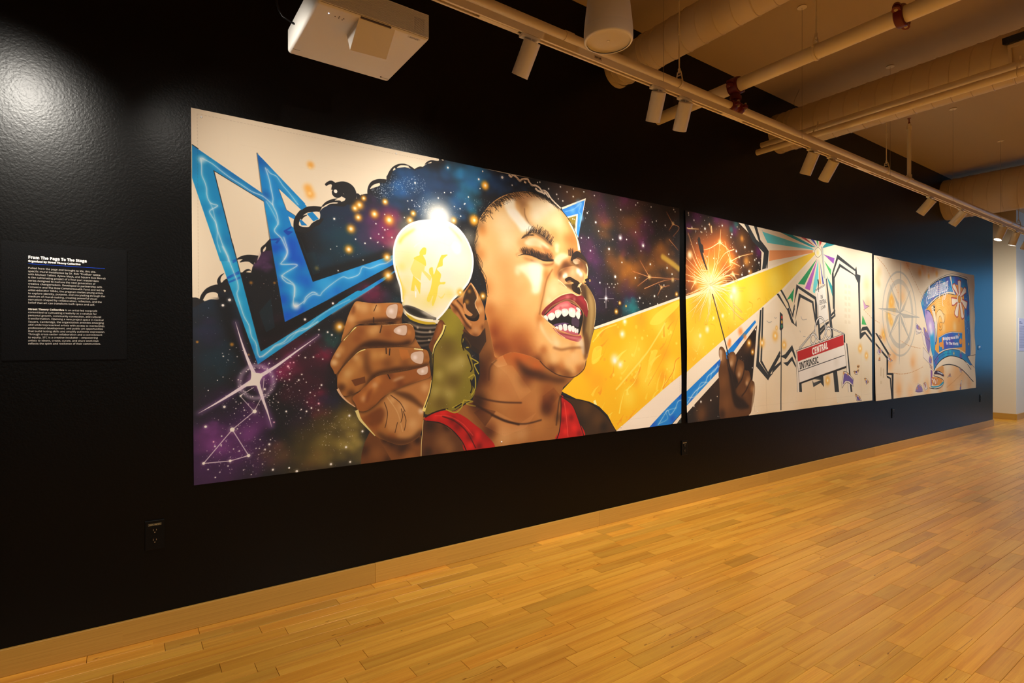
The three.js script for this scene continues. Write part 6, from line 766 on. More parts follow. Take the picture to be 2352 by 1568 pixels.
bars(['276.6,10.1 320.8,23.4 323.8,19.8 325.9,28.9 334.9,29.9 333.4,40.4 335.3,103.9 332.3,107.3 328.1,37.3 320.8,31.9 320.8,26 278.3,15.6 267.4,32 269.5,70.7 265.1,74.2 263,34', '281.7,20.2 328.2,32.2 331.1,40.5 326.3,38.3 318.9,31.2 283.4,24.1 269.7,38.3 269.5,74 271.1,82.8 267.1,78.9 264.6,40.3', '340,92.1 352.7,91.1 365.6,100.8 365.6,104.3 350.7,95.8 338.4,96.9 335.4,99.6 336.1,95.3', '335.4,99.6 346.8,97.6 365.6,107.9 365.6,111.4 346.8,100.6 333.4,107.7']);
bars(['261.1,79.2 270.5,73.9 270.4,77.2 261,82.4', '259.4,84 271.1,78.8 271.1,81.2 261,86.4', '234.6,96.5 248.5,89.7 256.1,87.5 255.2,90.4 246,93.9 235.4,99.7', '234.5,100.9 249.3,92.2 249.3,95.4 235.3,104.5', '229.8,86.3 233.9,85 236.9,109.3 232.9,110.1 231.3,97.4', '219.8,152.1 242.3,148 243.9,161.7 236.5,156.6 220.5,160.8 217.9,152.8 221.3,156.1 238.2,153.5']);
// traffic light, posts
B(BAR, 1.6, 1.9, '155,99.1 154.8,116.5 154,145.5 153.1,181.7'); PF(BAR, '152.5,81.2 157.9,83.8 158.9,97.5 155,100.8 151.8,99.1'); dot(...nums('156.2,86.7')[0], 1.7, '#b03a30'); dot(...nums('156.2,91.5')[0], 1.7, '#c89a38'); dot(...nums('155.9,95.9')[0], 1.7, '#2f7a58');
PF(BAR, '248.9,40.3 251.4,40.1 263.6,91.8 266.1,105.3 261,106.6 256.9,88.7'); L('#8a9498', 0.6, '250,41 256.2,72.4 262.7,96.7', 0.8); PF(BAR, '265,145.3 274.5,144.7 279.6,168.8 269.1,168.4'); PF(BAR, '189.9,155.4 195.1,154.8 196.2,165.1 190.5,164.8'); PF('#efe6d8', '184.2,131.1 188.6,132 189.8,164.8 186.1,164.6'); PL(INK, 0.5, '184.2,131.1 186.4,164.6'); PF('#efe6d8', '293.2,112.6 297.7,112.1 308.4,170.1 302.9,169.9'); PF(BAR, '297.4,112.1 299.9,112.9 313,170.3 308.4,170.1'); PL(INK, 0.5, '293.2,113 302.9,169.9');
F('#f3ead2', '224.7,10.7 230.9,7.2 237.2,9.3 238.8,13.9 230.8,18.1 224.6,15.3'); L('#6a6a40', 0.5, '224.7,10.7 230.9,7.2 237.2,9.3 238.8,13.9 230.8,18.1 224.6,15.3 224.7,10.7'); D('#f0e488', '230.9,13.1,4.9', 0.9); PF('#b8bcb8', '238.8,5.4 242.7,5.6 248.2,39.9 244.3,40.2'); PL(INK, 0.4, '238.8,5.4 245,40.2');
// banner on the post
PF('#f4efe6', '225.3,54.3 246.4,47.4 254.4,85.5 233.8,92.6 229.9,73.5'); PL(INK, 0.5, '224.5,54.8 247.2,46.9'); PL(INK, 0.4, '225.3,55.7 247.2,48.1'); PL(INK, 0.35, '230.1,57.6 233.8,92.2 254.4,85.5'); B('#141414', 2.6, 1, '231,42.4 232.5,46.3 232,51.1 233,56.3'); 
function lettering(text, s, font, color, w) { const [a, b, c2] = nums(s); k.save(); k.transform((b[0] - a[0]) / 100, (b[1] - a[1]) / 100, (c2[0] - a[0]) / 100, (c2[1] - a[1]) / 100, a[0], a[1]); k.font = font; k.textBaseline = 'alphabetic'; const m = k.measureText(text).width; k.scale(100 / m, 1); k.fillStyle = color; k.fillText(text, 0, 100); if (w) { k.strokeStyle = color; k.lineWidth = w; k.strokeText(text, 0, 100); } k.restore(); }   // text filling the frame: left end, right end, and the foot of the left end
lettering('IN', '236.8,59.5 241.7,58.2 237.3,63.8', '130px sans-serif', '#222', 4); lettering('CENTRAL', '233.5,65.4 249.6,62.5 234.1,70.3', '130px sans-serif', '#222', 4); lettering('I CAN', '237.4,72 247.5,68.9 237.6,75.8', '130px sans-serif', '#222', 4);
// the sign
for (const s of ['191.7,119.3 223.4,98.8', '191,118.2 213.9,104', '249.3,93.4 293.3,101.6', '262.8,95.9 288.8,100.8']) { PL(INK, 1.7, s); PL('#f4efe8', 0.8, s); }
const oval = (cx, cy, s2, lw) => { const [[x, y], [x2, y2]] = nums(s2); k.lineWidth = lw; k.beginPath(); k.ellipse(x, y, Math.abs(x2 - x), Math.abs(y2 - y), 0, 0, 7); k.stroke(); };
for (const [c, w] of [[INK, 2.6], ['#f7f2ea', 1.5]]) { k.strokeStyle = c; oval(0, 0, '236.2,97.3 247.6,110.4', w); oval(0, 0, '220.1,108.3 225.6,113.8', w); oval(0, 0, '255.1,101.4 261,107', w); }
PF('#efe4d6', '185,120.9 290.6,101.6 297.6,138.8 190.6,155'); PF('#c01f1e', '186.2,122 290.2,102.5 291.4,114.5 187.8,132.3'); PF('#f2ebe2', '187.8,132.7 291.4,114.9 297.2,138.4 190.3,154.4'); D('#ddd2c4', '223,149,13.4 272.8,133.8,10.8', 0.5); PL(INK, 0.6, '184.7,120.9 291,101.4 297.9,139.1 190.6,155.2', 1, true); PL('#f7f0e8', 0.6, '185.6,121.5 290.6,102'); PL(INK, 0.8, '189.5,142.9 292.6,126.3'); PF(INK, '190.3,155 297.6,139.1 297.2,141.4 190.6,156.7'); PF(INK, '291,101.4 294.5,102 295,112.1 291.4,111.3');
lettering('CENTRAL', '217.2,118 252.9,110.9 218.1,125.6', 'bold 132px sans-serif', '#fbf3ec', 6); lettering('INTRINSIC', '190.2,133.5 231.4,126.9 191.5,140.9', 'bold 132px sans-serif', '#15130f', 3);
// birds, glows and the torn scraps
for (const s of ['127.8,91.2 131.7,92.8 136.9,91.6', '142.2,87.2 143.8,88.1 146,87.3', '194.8,84.7 198.3,87.9 206.6,87', '199.6,105.7 203.5,106', '192.3,99.8 193.4,101']) L('#a8a49c', 0.9, s, 0.8);
G('119.1,113.1,8.3 143.4,105.8,9 160.3,115,8 252.3,154.5,9.2 333.4,118.5,8.7 350.6,127.2,7.8 146.1,97.8,3.9', '#f0ad3a');
function scrap(s, tilt = 0) { F('#efe4d4', s); PL(INK, 0.5, s, 1, true); }
for (const [a, b] of [['290.3,145.5 297.5,146 306.6,149.7 316.6,155.6 314.9,163.7 306.6,160 298.4,158 292,160.3 286.7,164.7 285.8,158.4', '291.2,147.2 301.2,148.7 315.5,156 314,161.9 304.8,157.3 295.7,156.6 288.5,161'], ['316.5,145.6 322.1,146.2 330.6,144.2 325.7,150.1 320.2,149.1', '319.5,146.8 327.6,145.3 323.9,148.7'], ['325.8,139.8 331.4,139.6 328.4,141.6', '326.9,140.2 330.3,140.1 328.4,141.2'], ['344.7,154.9 350.5,155.6 356.3,159.7 350.4,162.6', '347.4,156.2 354.4,159.6 350.4,161.6'], ['320.1,172.8 331.2,176.8 335.8,181.9 323.7,181.5', '322.3,174.7 331.2,178 333.5,181.2 325.2,180.8']]) { F('#efe4d4', a); PF('#6a58a0', b); D('#e89a34', b.trim().split(/\s+/).slice(0, 2).map((t) => t + ',3').join(' '), 0.9); PL(INK, 0.6, a, 1, true); }
D('#f0a85c', '350.9,39.1,15.6 354.7,63.4,15.7', 0.35); for (let i = 0; i < 5; i++) PL('#c89a60', 0.7, `${nums('343.1,70.9')[0][0] + i * 5},${nums('343.1,70.9')[0][1] + i * 2.2} ${nums('343.1,70.9')[0][0] + i * 5 + 2.4},${nums('343.1,70.9')[0][1] + i * 2.2 + 1}`); PF('#c89ac0', '341.2,58.8 348.9,65.4 358.6,65.8 345,70.8'); PL(INK, 0.4, '341.2,58.8 348.9,65.4 358.6,65.8 345,70.8', 0.8);
weave();

// ================================================================ canvas 3: compass and unrolling poster
const mural3 = begin();
D('#f2b06a', '-19.7,20.9,12.3 14.8,19.8,12.8 8.1,30,12.7 97.7,3.2,16.5 187.8,2.4,20.8 163,7.4,12.6 78.5,43.2,20.7 93.2,33.5,14 25.7,97.1,17.3 28.8,104.2,10.9 51.7,125.9,20.1 44.5,140.3,17.7 120.1,132.8,21.7 67.9,167.4,25 127,157.6,21.9 107.5,176.7,19.1 14.4,35.3,8.5', 0.42); D('#e89440', '81.9,49,11.6 105.1,4.1,9.5 196.3,0.9,10.5 58.6,127.4,11.3 41.2,137.3,11 116.2,137.4,12 71.2,173.4,13.7 310.3,160.4,26.5 340.2,173.8,21.2 252.7,168.7,22.2 216.5,180.4,18.8', 0.36); D('#f0b878', '286.1,154.5,37.4 261.6,179.2,33.7 335.9,147,27.2 226,157.7,21.6 166.1,173.2,20.3', 0.8);
D('#f6b236', '51,53.3,13.8 48.5,59.2,13.3 58.5,67.6,8.1 41.3,73.9,13.2 49.5,82.4,9.8 25.6,99.3,10', 0.85); D('#fbdc8a', '50.9,56.2,5.3 59.5,68.3,3.2 41.2,75.1,4 50.2,82.3,3.6 25.6,99.3,3 146.9,11.7,5 177.1,14.3,3.6 208.9,8.1,4.2', 0.9); D('#f4b04a', '145,11.1,9.9 155.1,1.7,8.5 177.1,14.3,6.7 208,8.1,9', 0.7);
// building corner
PF('#ecdcc2', '-0.5,111.3 33.1,128.6 34.1,151.5 35.7,154.5 43.3,182.2 -0.8,183.3'); for (const s of ['14.7,141 18.6,141.4 17.6,152.4 13.7,152', '21.8,142.6 25.7,143 25.4,154.8 21.5,154.4', '14.2,158 18.1,158.4 18,162.4 14.1,162.2']) PF('#d8c4a2', s, 0.8);
for (const s of ['0.6,97.4 6.2,98 44.9,125.8 39.8,127.2', '1.5,109.3 34.8,127.1 38.7,128.6 36.8,148.7 54.5,149.6 52.8,183.5 47.4,183.2 48.2,152 32.4,151.2 33,130 1.4,112', '32.4,151.5 45.8,155.5 49.4,183.3 46,183.1 42.3,156.9 33.4,154.4']) PF('#22262a', s);
// dashed routes
k.save(); k.setLineDash([2.6, 2.6]); for (const s of ['10.4,2.6 31.3,11.4 44.4,20.5 71.4,43.6', '99.6,1.6 119.7,18.2 146.1,39.7 161.6,53.1', '175.5,-3 175.1,12.8', '-2.8,80.7 13,84.6', '76.7,106.9 105.6,113.7 143.8,117.6', '51.1,149.2 79,151.5 112,150.2 152.9,143.6', '243.4,176.7 276.1,167.9 310.4,156.9', '-27.2,73.2 -2.8,80.7']) L('#c88a4c', 0.9, s, 0.85); k.restore();
// compass rose
const GREY = '#a9adac';
{ const [[cx, cy], [ex], [, ey]] = nums('76.9,70.3 131.5,68.6 78.5,13.6'), rx = ex - cx, ry = cy - ey; k.save(); k.translate(cx, cy); k.strokeStyle = GREY; k.globalAlpha = 0.5; k.lineWidth = 2.8; k.beginPath(); k.ellipse(0, 1, rx * 0.98, ry * 0.98, 0, 0, 7); k.stroke(); k.lineWidth = 6.5; k.beginPath(); k.ellipse(0, 1, rx * 0.74, ry * 0.76, 0, 0, 7); k.stroke(); k.globalAlpha = 1;
  for (let i = 0; i < 8; i++) { const a = i * Math.PI / 4 - Math.PI / 2 + 0.06, l = i % 2 ? 0.86 : 1.2, b = 0.15, tip = [Math.cos(a) * rx * l, Math.sin(a) * ry * l]; for (const [sgn, c] of [[-1, '#e9dcc6'], [1, '#9a9fa0']]) { const q = a + sgn * Math.PI / 8; k.globalAlpha = 0.6; k.fillStyle = c; k.beginPath(); k.moveTo(0, 0); k.lineTo(Math.cos(q) * rx * b * 1.6, Math.sin(q) * ry * b * 1.6); k.lineTo(...tip); k.closePath(); k.fill(); k.strokeStyle = '#9ea2a2'; k.lineWidth = 0.5; k.stroke(); } } k.restore(); D('#f3e4cc', '97.5,49.2,24 91.5,41.9,17.9 61.2,43.4,11.5', 0.5); D('#efb060', '88.2,48.4,15.8 55,56.1,11.4', 0.4); }
// poster scroll
F('#eee2cd', '145.8,49.1 162.2,34.2 187.2,21.6 221.8,11.2 258,5.1 295.9,2.4 335.6,3.5 361.6,3.5 365.8,35.6 362.5,129.5 363.5,149.4 341.4,136.4 291.7,128.7 244.8,129.8 209.3,134.3 191.9,143.7 188.2,127.5 172.5,95.5 161.3,64.1');
const POSTER = '147.9,53.8 158.5,41.8 162.2,39.2 184.7,27.5 213,18.1 239.7,11.9 264.5,7.9 295.8,7.1 322.4,8.4 336.1,9.7 340.2,23.2 345.8,41.1 346.1,76.8 349,98.1 347.9,129.6 336.5,130.9 356.8,145.5 346.3,146 322.1,137.7 296.5,132.5 258.7,129.2 240.4,131.7 215.3,138.5 192.6,149.7 191.3,138.1 188.3,125.1 177.3,105.9 166.6,80.6 164.5,80.7';
PF('#3f7cc8', POSTER); clip(POSTER, false, () => { D('#5a48b0', '212.7,28.3,16 288.5,10.7,15.5 250.4,15.2,12.5 194.1,47.7,11 333.3,46.9,10.8 338.9,62.6,9.1', 0.85); D('#18a8dc', '168.3,37,9.9 236.7,22,9.8 263.9,27.5,9.3 321.9,24.2,13.4 274,17.7,7.7 341.7,70.6,10 153.3,54.2,9', 0.8); D('#2a5cc0', '324.4,39.4,14.3 239.1,30.8,9.9 336,57.4,9', 0.7); k.lineWidth = 0.7; for (let i = 0; i < 60; i++) { const [[x, y]] = nums(rnd() < 0.6 ? '239.4,21.8' : '333.4,41.6'); k.strokeStyle = rnd() < 0.6 ? 'rgba(170,220,250,0.6)' : 'rgba(60,40,130,0.6)'; k.beginPath(); const X = x + rr(-70, 40), Y = y + rr(-26, 60), r = rr(2, 7), a = rr(0, 6); k.ellipse(X, Y, r * 1.2, r, 0, a, a + rr(2, 4)); k.stroke(); } });
PF('#f2e6d2', '258.9,8.6 265.2,7.7 271,22.5 279.2,31.7 279.8,35.8 273.5,32');
F('#f2e6d2', '165.1,62.8 186.5,50.5 212.3,41.6 232.2,36.6 252.6,33.1 279.2,32.7 279.1,35.8 252.5,35.7 232.1,38.6 212.2,44 188.9,52.8 171.2,61.6 167.5,64.6'); L(INK, 1.2, '168.8,61.2 188.9,52.1 212.2,43.3 232.1,38.4 252.5,35.7 279.1,35.9');
F('#efaa46', '168.8,62.2 188.9,52.8 212.2,44 232.1,39.1 252.5,36.1 279.1,36.1 286.3,33.4 273.9,20.8 307.1,21.9 320.1,31.7 321.6,77.3 322.1,77.3 324.5,126.5 297,119.3 264.6,119.1 233.5,121.6 212.2,125.4 195.4,116.2 205.9,107.7 205,79.8 190.6,80.1 185.9,68.8 177.4,62.8'); D('#f6c878', '211.9,54.3,16 238,65.7,14.8 219.1,73.7,12.1 266.1,44.6,11', 0.75); D('#e88c2c', '252.1,50.2,5 298,74.3,7 183.5,65,5.4 258.9,51.5,3.4 292.3,27.9,7.8', 0.6); D('#f0d8a8', '232.8,87.1,12 278.9,85,13.7', 0.6);
for (let i = 0; i < 16; i++) { const [[x, y]] = nums('219.4,63.8'); k.strokeStyle = 'rgba(240,214,150,0.75)'; k.lineWidth = 0.6; k.beginPath(); k.ellipse(x, y + 4, 10 + i * 4.2, 6 + i * 2.9, 0, 3.4, 6.2); k.stroke(); }
L(INK, 0.5, '146.2,52.7 149.9,47.8 162.2,37.4 184.7,25.6 213.1,16.1 239.7,9.4 261.8,5.4 281.5,4.2 322.5,5.3 339.2,6.8 340.5,15.8 346.3,26.1 349.7,40.9 350.8,76.7'); L(INK, 1.1, '162.2,39.2 184.7,27.5 213,18.1 239.7,11.9 264.5,8.1 295.8,7.1 322.4,8.5 336.1,9.7'); L('#f6ecda', 1.2, '337.6,9.6 341,23.2 345.8,41.1 346.9,76.7'); L(INK, 0.4, '349.7,76.7 351.1,98.1 352.7,129.7');
// script title
k.save(); { const [[ax, ay], [bx2, by]] = nums('172.4,43.5 252.9,25'); k.translate(ax, ay); k.transform(1, (by - ay) / (bx2 - ax), 0, 1, 0, 0); k.font = 'italic bold 26px serif'; k.fillStyle = '#f6f4fa'; const t = 'Common Journey', m = k.measureText(t).width; k.scale((bx2 - ax) / m, 1); k.fillText(t, 0, 5); k.restore(); k.save(); const [[cx2, cy2]] = nums('170.1,38.8'); k.font = 'italic bold 17px serif'; k.fillStyle = '#f2f2fa'; k.fillText('A', cx2, cy2); } k.restore(); for (const s of ['173,43.4 168,46.5 167.9,51.8 171.5,53.5 174,50.1', '202.4,27 210.3,21.6 211.5,24.5 206.1,32.6 199.4,40.7 198.2,39.8', '253.1,19 247.2,31.4 238.7,43.8 234.6,44 243,35.6', '240.4,32.7 233.4,39.1 229.1,48.7 231.6,55']) L('#f6f4fa', 1.1, s);
// flower
{ const pet = ['297.8,37 294.2,13.9 300.1,12 308.1,13.5 305.2,34.5', '293.4,36.1 270.9,25 272.5,20.4 279.6,18.9 286.6,23.1 297.8,34.9', '290.4,41.4 266.2,41 267.5,44.5 269.4,52.1 275.7,52.3 293.1,46', '293.1,46.5 279.7,61.9 279.5,66 289.4,70.3 293.8,68.2 299.6,48.3', '301.1,48.2 307,68.8 311.3,72.4 319.6,70.1 319,65.9 307.8,45.9', '309.3,45.3 322.4,53.7 329.9,56.6 334.7,49 335.6,44.7 312.4,41.5', '309.5,37.4 330.8,30.1 331,23.7 323.5,21.5 315.8,26.7 305.2,34.5']; for (const s of pet) { PL('#2a2430', 2.4, s, 0.7, true); } for (const s of pet) { PF('#f3e7d6', s); PL('#cf5148', 1.5, s, 1, true); } F('#f3e7d6', '290.4,41.4 293.4,36.1 300.8,34.2 308.1,36.5 312.4,41.5 307.7,46.9 299.6,49.3 292.4,46.5'); F('#e89a30', '294.4,41.8 296.3,37.5 300.7,36 305.1,37.6 307.2,41.7 304.8,46.5 300.3,48 295.7,46.4'); L(INK, 0.7, '294.4,41.8 296.3,37.5 300.7,36 305.1,37.6 307.2,41.7 304.8,46.5 300.3,48 295.7,46.4 294.4,41.8'); }
// figure
F('#f3e6cf', '187,57.7 198,55.8 199.4,64.5 205.9,77.3 207.2,88.6 203.2,108.2 199.4,104.9 197.9,85.5 191.6,71.2', 0.9); F('#f4e8d4', '204.4,69.2 215.9,61.5 231.1,65.9 236.6,76.5 229.3,80.3 222.5,71.9 215.6,70.2 209.1,82.1', 0.55);
for (const s of ['187,56.9 198.8,55.1 199.4,63.8', '188.6,60 197,59.1', '189.3,62.9 198.6,61.6', '191.8,64.7 193.9,79.2 198.6,92 199.4,107.4 203.2,108.2', '199.4,63.8 204.2,75.7 208.2,85.3 205.1,100 203.2,108.2', '202.6,70.8 208,64.2 218.1,60.9 229.8,65.5 235.8,74.9 232,80.3 226.7,78.4', '210.9,82 214.7,72.1 221.7,70.3 226.8,76.8', '229.8,66 238.7,68.5 237.5,76.5 232.9,80.3', '215,90.1 221.5,91 227.4,86.7 226.2,80.9 219.7,79.4 215.2,83.6 219.4,87.1 223,84.3', '196.5,77.5 198.9,82.3']) L(INK, 0.55, s, 0.9); F(INK, '193.7,56 198,56.4 198.7,59.3 194.5,58.8'); F(INK, '194.4,60.8 198.7,61.3 198.6,63.5 196,63.6'); B(INK, 0.6, 2, '200.4,88.7 202.6,98.4 203.2,107.8');
// rolled edge
{ const roll = '161.3,64.1 167.4,62.7 181.7,66.6 193.9,79.2 199.5,103.3 196.7,124.4 188.2,127.5 176.4,105 164.9,79.8'; F('#b8a0d8', roll); clip(roll, true, () => { D('#18a4e0', '188.7,111.4,18.2 190.4,122.7,15.6 186.9,100.2,13', 0.95); D('#f4e8f4', '181.1,85.8,10.3 185,93.8,9.3', 0.9); D('#7a6ab8', '167.3,65.5,6.6', 0.8); }); L(INK, 0.8, '167.4,62.7 182.5,66.6 194.7,79.1 199.9,103.3 196.7,125.2'); L('#2a3050', 0.7, '161.3,64.9 164.9,79.8 176.4,105 189,127.5'); }
// plate with lettering
PF('#2f72c8', '213,102.2 241.5,96.3 269.2,93.7 311.5,94.6 310.4,116.6 264.6,118.1 229.9,121.6 214,124.7'); clip('213,102.2 241.5,96.3 269.2,93.7 311.5,94.6 310.4,116.6 264.6,118.1 229.9,121.6 214,124.7', false, () => { D('#5a40b0', '263.1,106.9,22.5 240.9,113.7,12.1', 0.85); D('#18a0dc', '219.4,118.9,8.6 305.4,102,7 218.1,104.4,6.4', 0.8); }); F('#e8983a', '215.3,110.3 223.3,108.4 229.3,111.7 223,116.3 216.1,114.3'); F('#e8983a', '298.4,105.5 305.4,102.6 310.7,106.8 307,111.7 299.2,110.3'); PF('#e8983a', '225.2,102.4 230.6,101.1 232.7,118.3 226.4,119.9'); PF('#e8983a', '292.9,95.5 297.8,95.1 299.6,99.9 294.7,98.6'); L('#f2e6d0', 0.8, '213,102.2 241.5,96 269.2,93.3 311.6,94.2'); L(INK, 0.35, '213,101.7 241.5,95.5 269.2,92.8 312,93.7');
lettering('Bringing mural life', '228.8,101.1 294.8,98 229.5,105.8', 'bold 130px sans-serif', '#f6f2fa', 5); lettering('To The World', '241.1,107.7 293.4,108.9 241.9,112.3', 'bold 130px sans-serif', '#f6f2fa', 5);
// bottom of the poster
PF('#2a8fd0', '192.6,149.7 194.7,138.1 210.4,129.3 233.4,122.9 264.6,119.8 296.9,120.7 324.4,127.9 346.3,146 322.1,137.7 296.5,132.5 258.7,129.2 229.6,132.8 208.3,141', 0.9); D('#8a4ab0', '201.5,138.3,7.4 304.4,130.5,9.4 208.5,133.2,5.3', 0.85); D('#18c0dc', '240.5,125.7,9.9 258.9,124.5,8.9', 0.8); for (const s of ['194.5,144.6 205,135.1 229.7,127.5 258.8,125.2', '240.6,123 236.9,127', '251.6,121.7 247.8,127.1', '226.2,125.5 224.3,130.8', '262.6,121.8 260.6,127.2', '215.6,129.4 215.4,133.9']) L('#2a3a80', 0.6, s, 0.7);
L('#f4ead6', 1.4, '210.5,125.4 233.5,120.9 264.6,118.8 296.9,120.3 324.5,126.5'); L(INK, 0.8, '194.7,136.8 210.4,128.3 233.5,122.3 264.6,119.7 296.9,121.2'); F('#eee2cd', '192.5,154.2 194.3,149.1 208.3,140.4 229.6,132.8 258.7,128.9 296.6,132.1 322.1,137.7 350.4,148.3 350.2,153.7 358.9,145.6 358,172.3 331.5,160.6 296,148.4 258.3,142.7 229.2,143.4 208,148.8 195.9,155'); L(INK, 1.3, '192.6,150.4 208.3,140.4 229.6,133.2 258.7,129.6 296.5,132.8 322.1,138.4 349.2,152.5'); L('#f6ecdc', 0.8, '240.3,132.3 268,131 296.5,133.8 332,142.9 348.3,149.7'); L(INK, 1.4, '192.4,157.5 195.9,153.1 208.1,148.2 229.2,143.4 258.3,142.7 296,148 331.5,160.2 357,172.2'); PF('#efe4d0', '333.5,131.2 365.8,129.1 363,150 350.6,143.3'); PL(INK, 0.7, '365.8,129.1 333.4,131.4 350.6,143.3 363.4,150');
F('#d9a05c', '201.2,148.7 215.1,145.1 229.2,144.4 229.7,155.4 214.9,151.6 202.8,150.7'); F('#3a2a48', '194.2,153 201.1,150.6 214.9,151.6 228.8,156 230.5,160 214.7,156.9 197.5,155.7'); L('#c8d4ea', 1.6, '207.1,152.6 211.4,153 214.8,153.9 219.2,154.4 222.7,155.5 226.2,155.9'); F('#e8d8bc', '192.4,156.8 199.2,155.7 214.7,157.2 230.4,161.4 231.2,164.7 221.6,162.4 207.7,159.9 194,158.8'); L(INK, 1, '192.4,157.5 207.7,160.1 221.6,162.7 230.3,166.7 228.3,171.9 221.1,175.6 200.3,176.9 175.2,174.5');
PF('#8a5aa8', '181,148.1 187.6,150.2 187.4,156 183.6,171.3 180.6,171.8'); F('#e09a4a', '183.9,160.4 195.7,159.8 214.6,161.5 225,165.1 221.3,170.3 200.4,172 187,170.2'); for (const s of ['187.2,163.1 194,160.8 197.3,162.8 192,169.7', '196.5,163.4 199,163.5 200.5,170.7 195.4,170.5', '204.2,163.1 207.6,162.5 203.9,170.2 201.4,169.5', '182.2,161 187.3,160.5 190.5,163.2 185.5,164.3']) { PF('#f4e4d0', s); PL('#a8342c', 0.7, s, 1, true); } F('#28a0cc', '181.1,171.8 190.2,172.9 210.8,172.5 228.5,167.3 229.3,170.6 214.2,173.9 191.9,174.9 181,173.1'); L('#f2e6d2', 1.6, '176.8,148 177.7,174.3 200.3,176.3 221.2,174.9 228.4,171.2'); L(INK, 0.8, '174.4,174.4 191.8,176.5 214.1,175.9 228.3,171.9 230.6,166.7');
// scraps in the air
for (const [a, b] of [['134.7,85 150.1,92.2 145.3,96 131.2,98 129.8,91.3', '134.6,86.9 148.6,92.2 131.3,92.5'], ['148.5,93.5 162.7,100.9 177.2,107.8 181.9,116.1 176.6,127.6 170.2,121.1 156,111', '156.6,88.4 172.6,97 180.4,110.4 175.1,124.4 167.1,116.1'], ['154.2,116 163.7,121.1 186.5,131.6 184.5,141.8 174.6,139 153.8,130.4', '178.2,128.9 186.4,133.5 182.9,139.8 174.7,136.5'], ['176.2,140.3 187.7,144.4 187.6,148.9 177.7,144.8', '177.8,141.6 186.1,145 184.3,147.6'], ['246.6,161.9 257.8,156.2 261.4,161.8 254,160.5', '250.4,159.4 257.8,156.9 258.6,160.3'], ['296,148.4 309.6,152.9 305.6,156.3 299.7,154.7', '297.9,149.1 307.6,152.9 303.6,154.8'], ['152.7,166.9 162.4,166 168.6,175.1 158.8,177.2', '155.1,167.6 160.7,167.2 162.9,174.2'], ['122.7,177.3 133.8,166.7 146.2,169.7 152.3,178.8', '125.8,177.5 134.5,168.6 146.2,171.6 148.4,178.6'], ['8.9,117.7 21.8,119.2 11.9,125.4 6.2,121.9', '10.5,118.4 20.1,119.4 12,123.3'], ['8.5,132.4 14.4,127.2 14.9,132.5', '10.4,131.8 13.7,128.6 14.3,131.8'], ['39.8,128.6 51.5,133.2 44.6,134.8 37.3,132.2', '41.4,129.4 49.8,132.9 41.3,132.3'], ['35.5,125.7 46.6,125.1 41.4,128.4', '38.1,126 44.2,125.8 41.5,127.5'], ['11,100.1 20.6,102.8 17.3,105', '12.6,100.8 19,102.9 17.3,104.3'], ['131.1,82.9 150.5,91.1 144.4,95.8 130.8,94.4', '133,84.4 148.5,91.4 132.8,90.5'], ['294.9,181.6 303.2,169.4 307.1,168.9 300.8,182.6', '295.9,181 301.1,171.5 300.8,181.9']]) { F('#eadfd6', a); F('#7a66b0', b, 0.85); const p = nums(b); D('#ec9c3c', `${(p[0][0] + p[1][0]) / 2},${(p[0][1] + p[1][1]) / 2},3.2 ${(p[1][0] + p[2][0]) / 2},${(p[1][1] + p[2][1]) / 2},2.4`, 0.9); PL('#2a2630', 0.45, a, 0.8, true); }
G('273.8,126,4.5 304.7,122.1,5.9 340.3,111.7,3.6', '#e8b040');
weave();

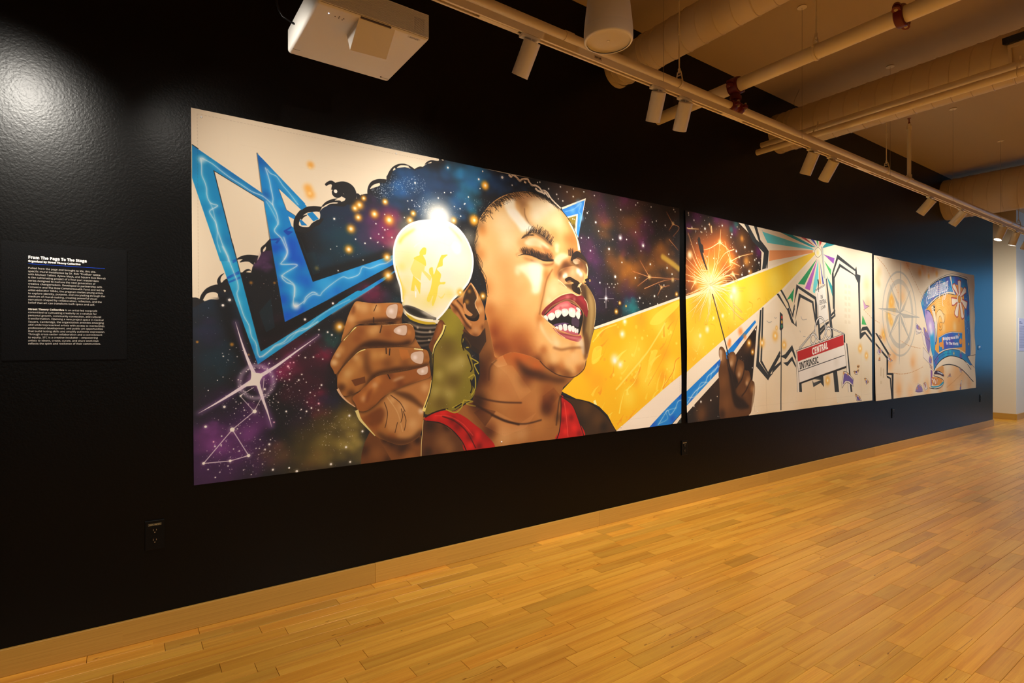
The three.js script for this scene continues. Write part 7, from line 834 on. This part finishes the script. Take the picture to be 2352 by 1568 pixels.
// ---------------------------------------------------------------- the painted canvases
function canvasPanel(name, label, quad, texture, wave, pins) {
  const NX = 72, NY = 36, T = 0.0016, o = thing(name, label, 'painting', [quad[3][0], quad[3][1], 0]);
  const P = [], U = [], I = [], ox = quad[3][0], oy = quad[3][1];
  const at = (u, v) => { const x = quad[0][0] * (1 - u) * (1 - v) + quad[1][0] * u * (1 - v) + quad[2][0] * u * v + quad[3][0] * (1 - u) * v, y = quad[0][1] * (1 - u) * (1 - v) + quad[1][1] * u * (1 - v) + quad[2][1] * u * v + quad[3][1] * (1 - u) * v; return [x - ox, y - oy, wave(u, v)]; };
  for (const s of [1, 0]) for (let j = 0; j <= NY; j++) for (let i = 0; i <= NX; i++) { const [x, y, z] = at(i / NX, j / NY); P.push(x, y, 0.002 + z + s * T); U.push(i / NX, 1 - j / NY); }
  const n = (NX + 1) * (NY + 1), k = (i, j) => j * (NX + 1) + i;
  for (let j = 0; j < NY; j++) for (let i = 0; i < NX; i++) { I.push(k(i, j), k(i, j + 1), k(i + 1, j), k(i + 1, j), k(i, j + 1), k(i + 1, j + 1)); I.push(n + k(i, j), n + k(i + 1, j), n + k(i, j + 1), n + k(i + 1, j), n + k(i + 1, j + 1), n + k(i, j + 1)); }
  const rim = []; for (let i = 0; i < NX; i++) rim.push([k(i, 0), k(i + 1, 0)]); for (let j = 0; j < NY; j++) rim.push([k(NX, j), k(NX, j + 1)]); for (let i = NX; i > 0; i--) rim.push([k(i, NY), k(i - 1, NY)]); for (let j = NY; j > 0; j--) rim.push([k(0, j), k(0, j - 1)]);
  for (const [a, b] of rim) I.push(a, b, n + a, b, n + b, n + a);
  const g = new THREE.BufferGeometry(); g.setAttribute('position', new THREE.Float32BufferAttribute(P, 3)); g.setAttribute('uv', new THREE.Float32BufferAttribute(U, 2)); g.setIndex(I); g.computeVertexNormals();
  mesh('canvas', g, std(lin(0.97, 0.97, 0.97), 0.8, { map: texture }), o);
  for (const [u, v] of pins) { const [x, y, z] = at(u, v); mesh('pin', new THREE.SphereGeometry(0.0055, 10, 8).scale(1, 1, 0.6).translate(x, y, z + 0.005), std(lin(0.8, 0.8, 0.78), 0.3), o); }
  return o;
}
const bump = (d, w) => Math.exp(-(d * d) / (w * w));
canvasPanel('mural_canvas', 'painted canvas of a laughing child holding up a glowing light bulb', [[0.272, 2.529], [3.925, 2.56], [3.959, 0.71], [0.284, 0.695]], textureOf(mural1), (u, v) => 0.002 + 0.0012 * Math.sin(u * 23 + v * 4) * Math.sin(v * 7 + u * 3) + 0.006 * bump(v - 1, 0.05) * (0.5 + 0.5 * Math.sin(u * 31)) + 0.01 * bump(u - 1, 0.025) * (0.5 + 0.5 * Math.sin(v * 9 + 1)), [[0.012, 0.02], [0.29, 0.012], [0.456, 0.012], [0.58, 0.012], [0.70, 0.012], [0.86, 0.012], [0.985, 0.02], [0.49, 0.985], [0.12, 0.985], [0.8, 0.985]]);
canvasPanel('mural_canvas', 'painted canvas of a sparkler, rainbow rays and a city sign', [[4.013, 2.558], [7.649, 2.532], [7.655, 0.703], [4.041, 0.703]], textureOf(mural2), (u, v) => 0.002 + 0.0014 * Math.sin(u * 19 + 2 + v * 5) * Math.sin(v * 8 + u * 2) + 0.007 * bump(u, 0.03) * (0.5 + 0.5 * Math.sin(v * 12)) + 0.005 * bump(v - 1, 0.05) * (0.5 + 0.5 * Math.sin(u * 27 + 1)), [[0.012, 0.02], [0.33, 0.012], [0.66, 0.012], [0.985, 0.02], [0.3, 0.985], [0.75, 0.985]]);
canvasPanel('mural_canvas', 'painted canvas of a compass rose and an unrolling poster scroll', [[7.704, 2.518], [11.332, 2.533], [11.394, 0.7], [7.753, 0.688]], textureOf(mural3), (u, v) => 0.002 + 0.0014 * Math.sin(u * 21 + 4 + v * 3) * Math.sin(v * 9 + u * 2) + 0.016 * bump(u - 1, 0.03) * (0.4 + 0.6 * Math.sin(v * 11 + 0.6) ** 2) + 0.006 * bump(v - 1, 0.05) * (0.5 + 0.5 * Math.sin(u * 25)), [[0.012, 0.02], [0.5, 0.012], [0.97, 0.02], [0.3, 0.985]]);

renderer.render(scene, camera);
